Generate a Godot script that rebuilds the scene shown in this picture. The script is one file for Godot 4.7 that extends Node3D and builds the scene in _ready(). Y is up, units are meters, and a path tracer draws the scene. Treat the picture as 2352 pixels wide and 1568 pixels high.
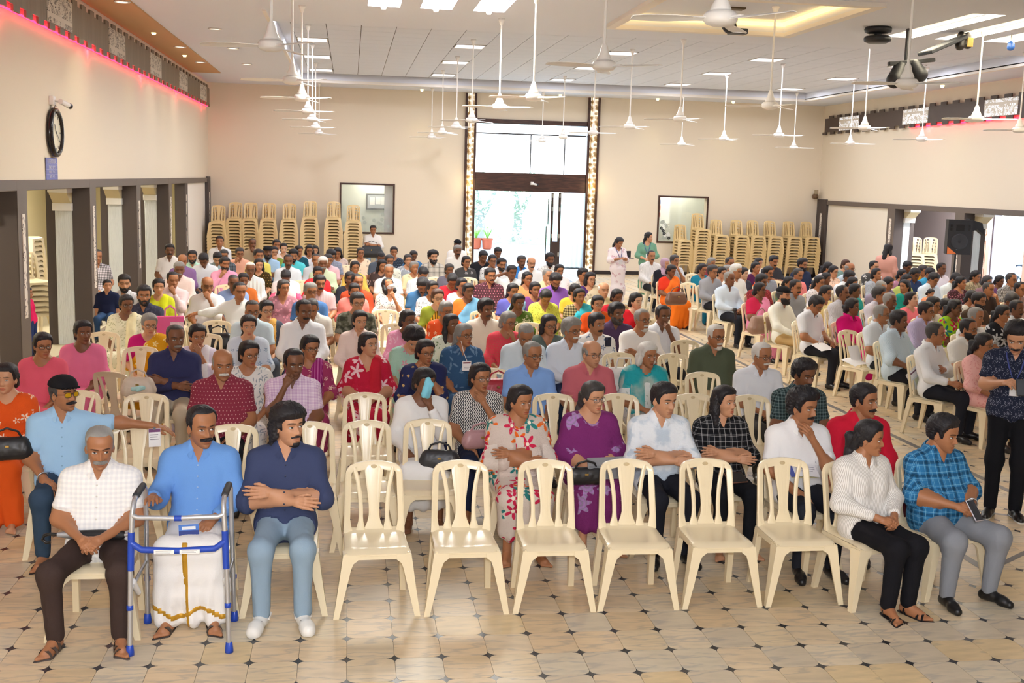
extends Node3D
# A community hall seen from the stage: rows of people on cream plastic chairs.
var noise3 := FastNoiseLite.new()
var weave: Texture2D
var strands: Texture2D
var eye_mat: StandardMaterial3D
const LAMP := 1.0

func _ready() -> void:
	# ---- camera
	var f := 2601.2 / 784.0
	var pitch := 0.1413
	var yaw := 0.1444
	var roll := 0.0278
	var fwd := Vector3(sin(yaw) * cos(pitch), -sin(pitch), -cos(yaw) * cos(pitch))
	var right := Vector3(cos(yaw), 0, sin(yaw))
	var up := right.cross(fwd)
	var r2 := right * cos(roll) + up * sin(roll)
	var u2 := up * cos(roll) - right * sin(roll)
	var cam := Camera3D.new()
	cam.name = "camera"
	cam.transform = Transform3D(Basis(r2, u2, -fwd), Vector3(0, 2.732, 0))
	cam.fov = rad_to_deg(2.0 * atan(1.0 / f))
	cam.near = 0.05
	cam.far = 400.0
	add_child(cam)
	# ---- sky and exposure
	var we := WorldEnvironment.new()
	we.name = "world"
	var e := Environment.new()
	e.background_mode = Environment.BG_SKY
	var sky := Sky.new()
	var sm := ProceduralSkyMaterial.new()
	sm.sky_top_color = Color("#9fc4ea")
	sm.sky_horizon_color = Color("#eef4fa")
	sm.ground_horizon_color = Color("#e6e8e2")
	sm.ground_bottom_color = Color("#b9b7ac")
	sm.sky_energy_multiplier = 1.0
	sky.sky_material = sm
	e.sky = sky
	e.background_energy_multiplier = 9.0
	e.tonemap_mode = Environment.TONE_MAPPER_LINEAR
	e.tonemap_exposure = 1.0
	e.sdfgi_enabled = true
	e.ssao_enabled = true
	e.ssil_enabled = true
	we.environment = e
	add_child(we)
	# ---- the photographer's flash, above the camera
	var fl := OmniLight3D.new()
	fl.name = "camera_flash"
	fl.position = Vector3(0.1, 3.0, 0.1)
	fl.light_color = Color("#f5f7ff")
	fl.light_energy = 20.0
	fl.light_size = 0.12
	fl.omni_range = 60
	fl.omni_attenuation = 2
	fl.shadow_enabled = true
	add_child(fl)
	noise3.frequency = 0.1
	noise3.seed = 3
	weave = noise_normal(70, 0.35)
	strands = strand_normal()
	eye_mat = StandardMaterial3D.new()
	eye_mat.vertex_color_use_as_albedo = true
	eye_mat.roughness = 0.2
	build_room()
	build_outside()
	build_fans()
	build_chairs()
	for line in PEOPLE: person(line)
	build_things()

func noise_normal(seed_n: int, freq: float) -> Texture2D:
	var t := NoiseTexture2D.new()
	var f := FastNoiseLite.new()
	f.seed = seed_n
	f.frequency = freq
	t.noise = f
	t.width = 128
	t.height = 128
	t.seamless = true
	t.as_normal_map = true
	t.bump_strength = 3.0
	return t

func strand_normal() -> Texture2D:
	var n := 128
	var im := Image.create(n, n, false, Image.FORMAT_RGB8)
	var rng := RandomNumberGenerator.new()
	rng.seed = 8
	var row := []
	for k in n: row.append(rng.randf())
	for y in n:
		for x in n:
			var v: float = row[(x + int(4.0 * sin(TAU * y / n))) % n] * 0.7 + row[(x * 3 + 17) % n] * 0.3
			im.set_pixel(x, y, Color(v, v, v))
	im.bump_map_to_normal_map(4.0)
	return ImageTexture.create_from_image(im)
const PEOPLE := [
	"-1.47 6.79 0 0.946 0.00|m|0|crop g|M g|-|3|check #e8e9eb #fafaf8 60|s collar|trouser #41332f|clasp,clasp|14 12|legs=wide old=1 shoes=foot id=umbrella_man|old man in white checked shirt and dark brown trousers clasping a folded umbrella",
	"-0.93 7.11 0 0.983 0.00|m|0|recede k|M k|-|3|plain #6fa0e2|l collar|dhoti #f4f3f2|A,B|30 4|shoes=foot id=walker_man|man in bright blue shirt and white gold-edged dhoti behind the walking frame",
	"-0.39 7.08 0 0.987 0.00|m|0|mop k|t k|-|2|plain #3d4768|h collar|jeans #8fa6b9|crossl,crossr|38 -3|legs=sit shoes=clog shoecol=#ecebe6 id=youth|long-haired young man in dark indigo shirt and pale jeans with folded arms",
	"3.46 6.95 14 0.936 0.00|f|0|pony k|-|-|3|stripe #f2f0ec #b9b3ac 22|l collar|trouser #17171c|clasp,clasp|38 4|legs=near id=girl|girl in white pin-striped shirt, black trousers and heeled sandals in front row",
	"4.06 7.09 12 0.931 0.00|m|0|full k|-|-|3|plaid #2f76ab #8cc3e0 90|h collar|trouser #878b93|hold,hold|24 8|fat=1 legs=wide shoes=shoe shoecol=#141416 id=boy|heavy boy in blue plaid shirt and grey trousers holding a phone",
	"-2.03 8.30 10 0.961 0.00|m|0|cap k|M k|y|3|plain #a5cdf0|s collar|trouser #364a61|C,lap|42 -4|shoes=foot id=capman|man in pale blue polo, black flat cap and yellow glasses with outstretched arm",
	"-2.65 9.13 0 0.936 0.00|f|0|tied k|-|-|2|floral #e2591f #f5e0d0 120|q round|skirt #df5a1e|clasp,clasp|-6 0|id=orange_woman|woman in bright orange printed dress with a black bag at the edge",
	"1.26 8.16 0 0.944 0.00|f|0|tied k|-|-|3|bigfloral #d8ccc2 #d6474d 170|q round|gown #d8ccc2|crossl,crossr|30 2|fat=0.6 drape=shawl:bigfloral_#cfc0b6_#e0662e_150 id=floral_woman|woman in beige dress and shawl with large red and orange flowers",
	"1.85 8.33 0 0.944 0.00|f|0|pony d|-|R|2|bloom #7d2f6e #b088c4 190|q round|gown #7d2f6e|clasp,clasp|26 4|fat=0.7 id=purple_woman|grey-haired woman with glasses in purple flowered tunic behind the front chairs",
	"2.33 8.06 0 0.970 0.00|m|0|short k|-|-|2|cloud #e9f0f7 #c3d3e2 200|h collar|trouser #20222b|crossl,crossr|26 6||boy with crew cut and folded arms in white and pale blue shirt",
	"2.86 8.20 0 0.936 0.00|f|0|loose k|-|-|2|plaid #1c1d22 #d9d9d6 95|h collar|trouser #181a20|crossl,crossr|32 0||smiling woman with folded arms in black and white plaid shirt",
	"3.29 7.71 0 0.979 0.00|m|0|wavy k|m k|-|3|plain #f3f4f6|s collar|trouser #23262f|chin,lap|30 2||young man with wavy hair in white polo shirt touching his chin",
	"3.90 8.00 0 0.970 0.00|m|0|short k|M k|-|3|plain #d01f3a|l collar|trouser #4b1c26|lap,lap|34 0|fat=0.5|moustached man in plain red shirt behind the girl in stripes",
	"3.91 9.21 0 0.970 0.00|m|0|full k|m k|-|4|plaid #33474b #a9bcbb 55|s collar|trouser #2a2624|lap,lap|18 10||dark-skinned man in small dark green and white plaid shirt",
	"3.93 10.29 0 0.961 0.00|m|1|recede w|m w|r|3|plain #e4e9f2|s collar|trouser #3c3a38|clasp,clasp|24 4||old white-haired man with round glasses in pale white shirt",
	"3.86 11.48 0 0.979 0.00|m|1|crop w|g w|r|3|plain #545c4b|s collar|trouser #c2ab85|side,side|22 4|fat=0.9|old man with white goatee and glasses in dark olive polo",
	"1.08 9.22 0 0.936 0.00|f|0|tied k|-|g|3|zigzag #e4e2dc #20222a 60|s round|trouser #232b45|chin,lap|24 0||woman in black and white zigzag kurta with cheek on hand",
	"0.59 8.96 0 0.944 0.00|f|0|tied k|-|-|4|plain #efefee|l round|gown #efefee|mouth,lap|24 10||woman in white kurta wiping her face with a blue cloth",
	"-1.05 9.50 0 0.983 0.00|m|0|fringe g|M w|-|3|dots #8a3345 #d9a8a6 40|s collar|trouser #1f2228|lap,lap|14 6|fat=1|bald heavy man with white moustache in maroon dotted shirt",
	"-0.48 9.71 0 0.961 0.00|m|1|recede k|-|-|4|check #f6e8f1 #c9a3cf 26|s collar|trouser #26272e|lap,mouth|20 6||dark man in pink and white checked shirt with hand over mouth",
	"-1.66 11.03 0 0.979 0.00|m|1|crop d|m g|-|4|plain #33365c|l collar|trouser #c0b49e|crossl,crossr|24 2||man in navy blue shirt with folded arms and beige trousers",
	"-0.91 10.31 0 0.953 0.00|f|1|bun k|-|g|3|leaf #e8e8e4 #97a3ab 70|c round|gown #e8e8e4|lap,lap|30 4||woman with glasses in sleeveless white and grey printed dress",
	"0.18 10.96 0 0.944 0.00|f|1|tied k|-|-|2|bigfloral #c2213f #f0ccd0 170|h vee|gown #c2213f|clasp,clasp|38 -6|fat=0.9 drape=one:plain_#c42638|large woman in crimson kurta with white flowers and red scarf",
	"-0.38 10.79 0 0.944 0.00|f|1|tied k|-|g|3|floral #a03a63 #e7c9b8 90|h round|gown #96385c|lap,lap|26 4|drape=one:stripe_#96246f_#c66aa8_60|woman with red forehead dot and glasses in plum flowered suit",
	"0.71 10.63 0 0.936 0.00|f|1|tied k|-|g|3|dots #2b315a #c8a36c 130|h round|skirt #2b315a|chin,lap|24 4|drape=sari:plain_#272d55|woman in navy blue sari with glasses resting chin on hand",
	"1.18 11.64 0 0.953 0.00|f|1|pony g|-|g|3|leaf #36587f #6d8bad 150|h collar|gown #36587f|lap,lap|34 -2|fat=0.4|grey-haired woman in blue embroidered tunic wearing a name badge",
	"1.68 10.26 0 0.961 0.00|m|1|crop g|-|g|3|plain #84acea|s collar|trouser #39414e|lap,lap|28 4||old man with cropped grey hair and glasses in sky blue shirt",
	"2.27 10.36 0 0.961 0.00|m|1|fringe g|-|g|2|plain #c56a74|s collar|trouser #3c4350|lap,lap|24 4|fat=0.6|balding man with glasses in dusty pink polo shirt",
	"2.84 10.45 0 0.944 0.00|f|1|bob w|-|-|3|leaf #e2e7e6 #b6c3bf 80|h round|gown #dfe5e3|clasp,clasp|24 4|fat=0.6 drape=shawl:cloud_#a8bdb6_#2aa3ad_500|white-haired woman wrapped in grey and teal shawl",
	"1.86 11.82 0 0.965 0.00|m|1|crop g|-|-|3|plain #dceaf3|l collar|trouser #4a505e|lap,lap|4 34||grey-haired man in pale blue shirt bowing his head",
	"2.36 11.83 0 0.979 0.00|m|1|full g|M w|g|3|plain #dde7f5|l collar|trouser #2f3e60|clasp,clasp|34 2||grey-haired man with white moustache in pale shirt and blue undershirt",
	"2.78 12.48 0 0.970 0.00|m|1|short k|M k|-|3|floral #f3f2f0 #6f86a3 140|s collar|trouser #41424a|lap,lap|28 2|fat=0.4|moustached man in white tropical print shirt with phone in pocket",
	"3.43 12.93 0 0.970 0.00|m|1|crop g|g w|g|3|plain #f4f2ef|h round|trouser #4a4440|crossl,crossr|28 0||grey-bearded man with clear glasses in white collarless kurta",
	"3.81 13.38 0 0.970 0.00|m|1|recede k|-|-|4|plain #eceff5|s collar|trouser #2a2a30|mouth,lap|16 4||man in open white shirt with wristwatch covering his mouth",
	"3.29 13.64 0 0.961 0.00|m|1|full k|B d|-|4|plain #54405e|s collar|trouser #33313a|lap,lap|20 2||bearded dark man in dark plum shirt",
	"3.36 15.03 0 0.936 0.00|f|1|tied k|-|g|2|plain #e2571f|s round|skirt #de5a22|lap,lap|6 4|drape=sari:plain_#e8641f|woman with glasses in orange sari behind the print-shirt man",
	"3.97 15.34 0 0.944 0.00|f|2|tied k|-|-|1|plain #cf1f2b|l round|gown #cf1f2b|lap,lap|32 0||fair woman in bright red kurta near the aisle",
	"2.26 12.64 0 0.944 0.00|f|1|bob k|-|g|3|plain #63716c|h vee|gown #63716c|lap,lap|18 4|fat=0.5|curly-haired woman with glasses in grey-green top",
	"1.82 12.92 0 0.944 0.00|f|1|bun g|-|g|3|dots #dd4a5b #b77a54 40|q round|gown #dd4a5b|mouth,lap|34 6||grey-haired woman in coral red kurta with hand at mouth",
	"0.64 11.63 0 0.955 0.00|f|1|shock k|-|-|2|floral #a9d3c4 #d993a6 130|h round|gown #a9d3c4|lap,lap|14 42||bushy-haired woman in mint flowered kurta looking down",
	"0.66 13.03 0 0.936 0.00|f|1|tied k|-|r|4|leaf #eba0c2 #f4c9dc 120|q round|gown #eba0c2|lap,lap|34 2||young woman with glasses in candy pink kurta",
	"0.11 12.86 0 0.944 0.00|f|1|pony k|-|-|2|plain #efdcd6|l collar|gown #efdcd6|lap,lap|18 4||young woman in pale blush blouse with tied hair",
	"0.09 14.38 0 0.979 0.00|m|1|short d|-|g|2|camo #5f6353 #3c4038 160|s round|trouser #34363a|lap,lap|18 6||man with glasses in camouflage tee behind the blush blouse",
	"1.13 12.56 0 0.944 0.00|f|1|loose k|-|-|4|leaf #dfe6d6 #6f8a62 70|h round|gown #dfe6d6|lap,lap|32 -4||long-haired woman in white and green leaf print kurta",
	"1.67 13.82 0 0.970 0.00|m|1|full k|M d|-|4|plain #ece5d6|s collar|trouser #494540|lap,lap|22 4||moustached man in cream shirt",
	"2.27 15.13 0 0.936 0.00|f|1|pony k|-|-|4|floral #56742c #e9e4c8 110|h round|gown #56742c|lap,lap|22 6||dark young woman in green kurta with cream flowers",
	"1.20 14.15 0 0.927 0.00|f|1|bun g|-|g|3|floral #e2582c #f3d5b8 100|h round|skirt #e2582c|lap,lap|22 4|drape=sari:floral_#e0562a_#f3d5b8_100|elderly woman with glasses in orange and white sari",
	"1.20 15.52 0 0.944 0.00|f|2|tied h|-|g|1|plain #8a9432|h round|skirt #c9972b|lap,lap|16 4|drape=sari:stripe_#d39a2a_#53561f_70|fair woman in olive blouse and mustard striped sari",
	"-0.53 13.09 0 1.004 0.00|m|1|recede k|m k|-|4|plain #eef2f8|l collar|trouser #2d3550|lap,lap|24 4|fat=0.8|broad man in crisp white shirt with moustache",
	"-1.08 12.33 0 0.944 0.00|f|1|pony k|-|-|2|floral #cfdcec #87a0c0 100|h round|gown #cfdcec|lap,lap|12 4||girl with pulled-back hair in pale blue flowered top",
	"-1.13 13.42 0 0.970 0.00|m|1|crop d|-|g|3|plain #c9dce6|s collar|trouser #4b5058|lap,lap|10 6||grey-haired man in pale blue shirt half hidden by girl",
	"-1.01 13.90 0 0.936 0.00|f|1|pony k|-|g|2|plain #4c5463|s round|skirt #4c5463|lap,lap|24 4|drape=one:dots_#e9b562_#c98f3e_90|woman with glasses and mustard yellow scarf",
	"-2.66 11.71 0 0.944 0.00|f|1|bun k|-|-|4|plain #e8799f|q round|gown #e8799f|lap,lap|30 0|fat=0.7|woman in rose pink kurta with embroidered yoke",
	"-2.84 10.89 0 0.936 0.00|f|1|plait k|-|R|3|plain #e8637a|q round|gown #e8637a|lap,lap|30 4|fat=0.4|woman with glasses and long plait in coral pink kurta",
	"-2.16 12.58 0 0.927 0.00|f|1|tied g|-|g|2|plain #c41d74|h round|skirt #d99d22|lap,lap|20 8|drape=sari:floral_#dfa11f_#f0dca0_140|old woman in yellow sari and magenta blouse with glasses",
	"-1.53 11.63 0 0.936 0.00|f|1|tied k|-|-|3|plain #e9dff0|q round|gown #e4d8ee|mouth,lap|22 8|drape=one:plain_#f2eef4|woman in white and lilac with fingers on her lips",
	"-2.73 14.33 0 0.936 0.00|f|1|tied k|-|g|4|leaf #e4e2c9 #b3b58f 60|h round|gown #e4e2c9|lap,lap|26 4|fat=0.6 drape=one:plain_#ece3b9|dark older woman in cream print kurta and cream scarf",
	"-2.61 14.89 0 0.979 0.00|m|1|short k|b k|-|3|leaf #3d3f53 #55586f 60|s collar|trouser #26262c|lap,lap|14 2|fat=0.3|bearded young man in charcoal shirt",
	"-2.68 16.45 0 0.944 0.00|f|2|tied k|-|-|2|plain #c8cf2e|q round|gown #c8cf2e|lap,lap|16 2|drape=one:plain_#dbe02a|woman in bright yellow-green suit and scarf",
	"-3.23 15.76 0 0.620 0.45|m|2|short k|-|-|2|plain #1f2745|h collar|jeans #35527a|side,side|24 -4||small boy in navy shirt perched on a lap",
	"-3.17 16.57 0 0.970 0.00|m|2|short k|b k|-|2|stripe #e9eaf0 #b4b8c6 30|s collar|trouser #2c2f3a|lap,lap|14 4||bearded man in white striped shirt beside the small boy",
	"-2.61 17.25 0 0.961 0.00|m|2|recede k|-|-|3|plain #e9d3d6|l collar|trouser #2b2b30|mouth,lap|24 4||balding man in pale pink shirt with hand over mouth",
	"-2.77 19.07 0 0.970 0.00|m|2|short g|M g|-|4|plain #f0ddd8|l collar|trouser #40404a|lap,lap|10 4||grey-haired dark man with white moustache in off-white shirt",
	"-3.02 21.21 0 0.953 0.00|m|2|fringe k|-|-|3|plain #8a6a9c|l collar|trouser #333|lap,lap|14 8||bald man in violet shirt hidden behind grey-haired man",
	"-3.50 22.93 0 1.004 0.00|m|2|short k|M k|-|4|plain #ece9e6|s collar|trouser #3a3a40|lap,lap|8 -2|fat=0.8|heavy moustached man in white polo by the pillars",
	"-2.97 22.20 0 0.954 0.00|m|2|short k|b k|-|3|plain #bfe7d6|l collar|trouser #33363c|lap,lap|4 2||bearded man in mint green shirt",
	"-2.67 21.61 0 0.975 0.00|m|2|short k|-|-|4|plain #dfe6ee|s collar|trouser #33363c|lap,lap|-8 36||man in white shirt with head bowed low",
	"-2.91 26.26 0 0.996 0.00|m|2|short k|-|-|3|stripe #e6e9ec #cfd5db 30|l collar|trouser #33363c|lap,lap|6 -10||man in pale striped shirt looking up before chair stacks",
	"-2.55 22.53 0 0.937 0.00|m|2|short k|-|-|2|plain #9fb3bb|s collar|trouser #33363c|lap,lap|10 30||youth in dull blue shirt looking down behind pink-shirt man",
	"-2.49 23.12 0 0.928 0.00|m|2|short d|-|-|3|plaid #4c5a6a #8794a0 60|s collar|trouser #33363c|lap,lap|16 4||grey-haired man in blue-grey checked shirt",
	"-2.22 20.66 0 0.953 0.00|m|2|short k|b k|-|3|plain #eba6c6|l collar|trouser #33363c|lap,chin|30 4||bearded man in bubblegum pink shirt with hand on chin",
	"-2.25 23.83 0 0.928 0.00|m|2|short d|-|g|3|plain #f0b59b|l collar|trouser #33363c|lap,mouth|16 6||man with glasses in peach shirt with hand on face",
	"-2.20 26.33 0 0.970 0.00|m|2|crop d|-|-|4|plain #b8a58a|s collar|trouser #33363c|mouth,lap|20 -2||dark man in khaki shirt holding his jaw",
	"-1.66 19.41 0 0.961 0.00|m|2|crop w|-|g|4|stripe #f0f0ef #8a8d94 45|l collar|trouser #33363c|lap,lap|10 4||old white-haired man with glasses in bold striped shirt",
	"-1.78 22.60 0 0.970 0.00|m|2|short k|-|-|3|plain #e2d56c|s round|trouser #33363c|lap,lap|26 2||man in lemon yellow tee",
	"-1.64 20.97 0 0.927 0.00|f|2|loose k|-|-|2|dots #222437 #b58f45 70|h round|gown #222437|lap,lap|14 4||woman in black and gold suit behind the striped-shirt old man",
	"-1.64 23.25 0 0.979 0.00|m|2|ballcap k|B k|-|4|plain #a9c9ea|s collar|trouser #33363c|crossl,crossr|14 -8||bearded man in cap and pale blue shirt with folded arms",
	"-1.59 24.42 0 0.936 0.00|f|2|tied k|-|g|2|plain #7a8a3a|h round|gown #7a8a3a|mouth,lap|14 4||woman with glasses holding a tissue to her face",
	"-1.65 26.17 0 0.962 0.00|m|2|short k|-|-|3|plain #edeff2|s collar|trouser #33363c|lap,lap|18 0||man in white shirt beside the woman with tissue",
	"-1.45 25.47 0 0.944 0.00|f|2|tied k|-|-|1|plain #e7dcd8|h round|gown #d8cfca|lap,lap|10 4||fair woman glimpsed behind the man in white",
	"-1.13 21.27 0 0.970 0.00|m|2|crop k|m d|-|4|plain #dfe6ee|l collar|trouser #33363c|lap,lap|10 2||bald dark man with moustache in white shirt",
	"-1.12 23.06 0 0.953 0.00|m|2|full k|b k|-|3|plain #5cd0dc|s collar|trouser #33363c|lap,lap|6 8||thick-haired man in turquoise shirt",
	"-1.10 24.69 0 0.944 0.00|f|2|pony k|-|-|3|plain #1f5263|h round|gown #1f5263|lap,lap|34 6||woman in dark teal top with ponytail",
	"-0.88 25.35 0 0.927 0.00|f|2|bob k|-|g|3|plain #dfe6f2|h round|gown #dfe6f2|lap,lap|4 8||short-haired woman with glasses in white top",
	"-0.79 26.15 0 0.884 0.00|f|2|bob k|-|-|2|plain #c98d74|h round|gown #c98d74|lap,lap|10 10||woman in tan top behind the short-haired woman",
	"-0.48 20.65 0 0.979 0.00|m|2|short w|M g|-|4|plain #c9d8ba|l collar|trouser #33363c|crossl,crossr|8 0||white-haired dark man with moustache in pale green shirt, arms folded",
	"-0.43 22.44 0 0.927 0.00|m|2|short d|-|-|3|plain #edc3cb|s collar|trouser #33363c|lap,lap|20 8||man in pale pink shirt behind the pale green shirt",
	"-0.39 23.25 0 0.967 0.00|m|2|full k|-|-|3|check #2d4a92 #c8d2ec 34|s collar|trouser #33363c|lap,lap|14 26||man in blue checked shirt with head lowered",
	"-0.25 24.66 0 0.934 0.00|f|2|loose k|-|-|3|floral #d8c5bd #b7868a 90|h round|gown #d8c5bd|lap,lap|-6 18||woman with long loose hair in beige print looking down",
	"-0.64 21.99 0 0.953 0.00|m|2|crop d|-|-|3|plain #cdd3dc|l collar|trouser #33363c|lap,lap|6 4||man in light grey shirt between others",
	"-1.04 18.95 0 0.939 0.00|f|2|bun k|-|-|4|plain #ea6f9c|h round|gown #ea6f9c|lap,lap|2 44|drape=shawl:plain_#efe8ec|woman in pink with white scarf bending her head",
	"-0.96 16.67 0 0.936 0.00|f|2|pony d|-|g|3|floral #c9627e #e5a2b3 70|h vee|gown #c9627e|lap,lap|30 0||older woman with glasses in rose kurta with black strap",
	"-0.54 15.71 0 0.970 0.00|m|2|short g|-|R|3|plain #4b74ad|s collar|trouser #33363c|lap,lap|22 0||grey-haired man with dark glasses in denim blue shirt",
	"-0.45 17.00 0 0.970 0.00|m|2|short k|M k|g|3|stripe #ee8c9b #f8d7da 26|s collar|trouser #33363c|lap,lap|18 4||moustached man with glasses in pink striped shirt",
	"-0.55 19.73 0 0.910 0.00|f|2|tied k|-|-|3|plain #dd2f37|h round|gown #dd2f37|lap,lap|12 10|drape=shawl:plain_#e0323a|woman in red shawl behind pink striped shirt",
	"-1.49 15.64 0 0.970 0.00|m|2|recede k|-|-|3|plain #eef4f5|l collar|trouser #33363c|lap,C2|24 4||man in white shirt with dark inner collar stretching an arm",
	"-1.75 17.47 0 0.927 0.00|m|2|crop d|-|-|4|plain #8ea6d6|s collar|trouser #33363c|lap,lap|16 8||man in pale blue shirt hidden behind dark-collared man",
	"-1.65 18.03 0 0.918 0.00|f|2|tied k|-|-|4|plain #b9642c|s round|skirt #b9642c|lap,lap|14 6||dark woman in rust orange sari behind white shirt",
	"-2.01 16.42 0 0.970 0.00|m|2|fringe w|-|g|3|plain #f0f1f3|h collar|trouser #26282f|mouth,lap|22 6||bald man with glasses in white shirt pinching his nose",
	"-0.45 14.36 0 0.936 0.00|m|1|crop d|-|-|3|plain #e6e3da|s collar|trouser #33363c|lap,lap|-10 30||bald brown man bent behind the broad white-shirted man",
	"0.11 17.22 0 0.970 0.00|m|2|recede k|-|-|3|plain #b9492a|l collar|trouser #33363c|lap,lap|24 0|fat=0.4|balding man in rust red shirt",
	"-0.00 18.42 0 0.927 0.00|f|2|tied k|-|g|4|plain #2b2d38|h round|gown #2b2d38|lap,lap|14 4||woman in black suit with glasses beside rust shirt",
	"0.06 16.73 0 0.910 0.00|f|2|tied k|-|-|3|plain #ea7f7a|h round|gown #ea7f7a|lap,lap|14 10|drape=shawl:plain_#ee8a82|woman in salmon scarf behind camouflage tee",
	"0.09 20.61 0 0.936 0.00|f|2|tied k|-|g|3|plain #e3c062|h round|gown #b7b7bb|lap,lap|16 2|drape=one:dots_#edc32a_#d09a1a_60|woman with glasses and yellow dotted scarf",
	"0.23 24.36 0 0.944 0.00|f|2|tied d|-|g|3|floral #f0d9bd #e2b0a0 80|h round|gown #f0d9bd|lap,lap|10 -2|fat=0.6|woman with glasses in cream and peach flowered kurta",
	"0.96 24.98 0 0.944 0.00|f|2|pony k|-|-|3|dots #34507f #8fa6c8 50|h round|gown #34507f|lap,lap|4 4||woman in dark blue dotted kurta by back wall",
	"0.63 23.43 0 0.953 0.00|m|2|crop k|-|-|4|plain #56606e|s round|trouser #33363c|lap,lap|6 40||person with close-cropped hair bending low",
	"0.59 21.48 0 0.918 0.00|f|2|loose k|-|-|3|floral #1e2030 #d8b0a8 110|h round|gown #1e2030|lap,lap|24 10||woman in black dress with pale flowers",
	"0.75 21.96 0 0.953 0.00|m|2|short d|-|R|3|leaf #e4e7da #7a9a5c 90|s collar|trouser #33363c|lap,lap|18 2||man with glasses in white shirt with green leaves",
	"0.67 19.63 0 0.953 0.00|m|2|crop g|-|-|3|plain #e1e6ea|s collar|trouser #33363c|lap,lap|10 4||gaunt grey-haired man in white shirt behind drinking woman",
	"0.61 17.13 0 0.944 0.00|f|2|bob k|-|-|3|spots #efece6 #24242a 50|h vee|gown #efece6|mouth,lap|26 -48||woman in black-spotted white blouse tilting head back to drink",
	"1.15 22.69 0 0.936 0.00|f|2|tied d|-|-|2|floral #79aede #e4eefa 70|h round|gown #79aede|lap,lap|14 2||grey-haired woman in sky blue flowered kurta",
	"1.18 20.96 0 0.927 0.00|f|2|bun g|-|-|3|floral #efe2b8 #c88a3a 90|h round|gown #efe2b8|lap,lap|18 0||old woman in cream kurta with yellow flowers",
	"1.34 24.28 0 0.924 0.00|f|2|tied k|-|-|4|plain #3d6f9f|h round|gown #3d6f9f|lap,lap|16 16||dark girl behind the grey-haired blue-print woman",
	"1.67 22.97 0 0.979 0.00|m|2|wavy k|B k|-|2|plaid #d7d0c4 #8a8577 110|l collar|trouser #33363c|lap,lap|18 2||bushy-haired bearded man in cream and grey plaid shirt",
	"1.12 17.51 0 0.940 0.00|m|2|full k|M k|g|3|plain #3d6690|s collar|trouser #33363c|lap,lap|4 34|fat=0.5|man with glasses in steel blue shirt reading downward",
	"1.23 19.65 0 0.949 0.00|m|2|short k|-|-|3|stripe #e4e9f0 #8ea2ba 30|s collar|trouser #33363c|lap,lap|24 36||man in blue and white striped shirt bowing behind steel blue shirt",
	"1.21 16.75 0 0.944 0.00|f|2|tied k|-|-|3|spots #dfe2e8 #34363f 45|h round|gown #dfe2e8|lap,lap|26 4||woman in grey spotted kurta behind the olive blouse",
	"1.66 18.47 0 0.953 0.00|f|2|bun k|-|g|3|plain #a8222f|h round|gown #a8222f|lap,lap|6 40||woman with glasses in deep red top looking down",
	"1.73 17.58 0 0.927 0.00|f|2|tied k|-|g|3|plain #e6bcd8|h round|gown #e6bcd8|lap,lap|24 4||woman with glasses in pale pink sari",
	"1.75 16.69 0 0.927 0.00|f|2|bun k|-|-|4|plain #d9702a|s round|skirt #6f9fc0|lap,lap|16 4|fat=0.5 drape=sari:plain_#6fa3c6|woman in orange blouse and light blue sari with forehead dot",
	"2.35 24.91 0 0.987 0.00|m|2|short g|M k|-|4|plain #e9e6df|s collar|trouser #33363c|lap,lap|14 4||lean moustached man in white shirt beside the gold column",
	"2.60 27.56 0 0.970 0.00|m|2|ballcap k|-|-|4|plain #efeeec|s collar|trouser #33363c|lap,lap|10 2||man in dark cap seated against the back wall",
	"2.30 22.49 0 0.936 0.00|f|2|tied k|-|g|3|floral #22232b #c8c6c6 160|h collar|gown #22232b|lap,lap|22 2||woman with glasses in black blouse with white motifs",
	"1.82 20.84 0 0.910 0.00|f|2|tied d|-|-|4|plain #6d6a78|h round|gown #6d6a78|lap,lap|14 6||grey-haired person with white mask",
	"2.75 23.52 0 0.979 0.00|m|2|short k|-|-|4|plain #202127|s round|trouser #33363c|lap,lap|14 20|fat=0.4|dark man in black tee with gold chain",
	"3.30 25.34 0 0.951 0.00|m|2|short k|-|-|4|plain #7c8aa0|s collar|trouser #33363c|lap,lap|10 18||dark-skinned man against the bright doorway",
	"2.86 22.72 0 0.944 0.00|m|2|short k|-|g|3|spots #e8e8e8 #26262c 50|s round|trouser #33363c|lap,lap|10 4||youth with glasses in white tee with black spots",
	"2.90 21.68 0 0.953 0.00|m|2|short k|b k|g|3|plain #dfe3ea|s collar|trouser #33363c|lap,lap|20 6||bearded man with glasses behind the crimson shirt",
	"2.31 18.63 0 0.979 0.00|m|2|short k|m k|R|3|dots #b5274f #e08a9f 60|l collar|trouser #33363c|lap,lap|20 0|fat=0.4|moustached man with glasses in crimson patterned shirt and badge",
	"2.85 19.87 0 0.953 0.00|m|2|short k|-|-|4|plain #dfe5ea|s collar|trouser #33363c|lap,back|16 6||dark man in white shirt with hand behind his head",
	"3.42 22.48 0 0.953 0.00|m|2|short d|m k|-|4|plain #3b86d6|s collar|trouser #33363c|lap,lap|16 2||man with grey hair in bright blue shirt before doorway",
	"3.51 21.78 0 0.970 0.00|m|2|fringe k|M k|g|2|plain #e9ecf0|s collar|trouser #33363c|lap,lap|10 2|fat=0.3|bald man with glasses and black moustache in white shirt",
	"4.06 22.82 0 0.979 0.00|m|2|full k|B k|-|4|leaf #ecebe6 #b4b6b0 60|s collar|trouser #33363c|lap,lap|8 2||black-bearded man in white print shirt by the door",
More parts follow.
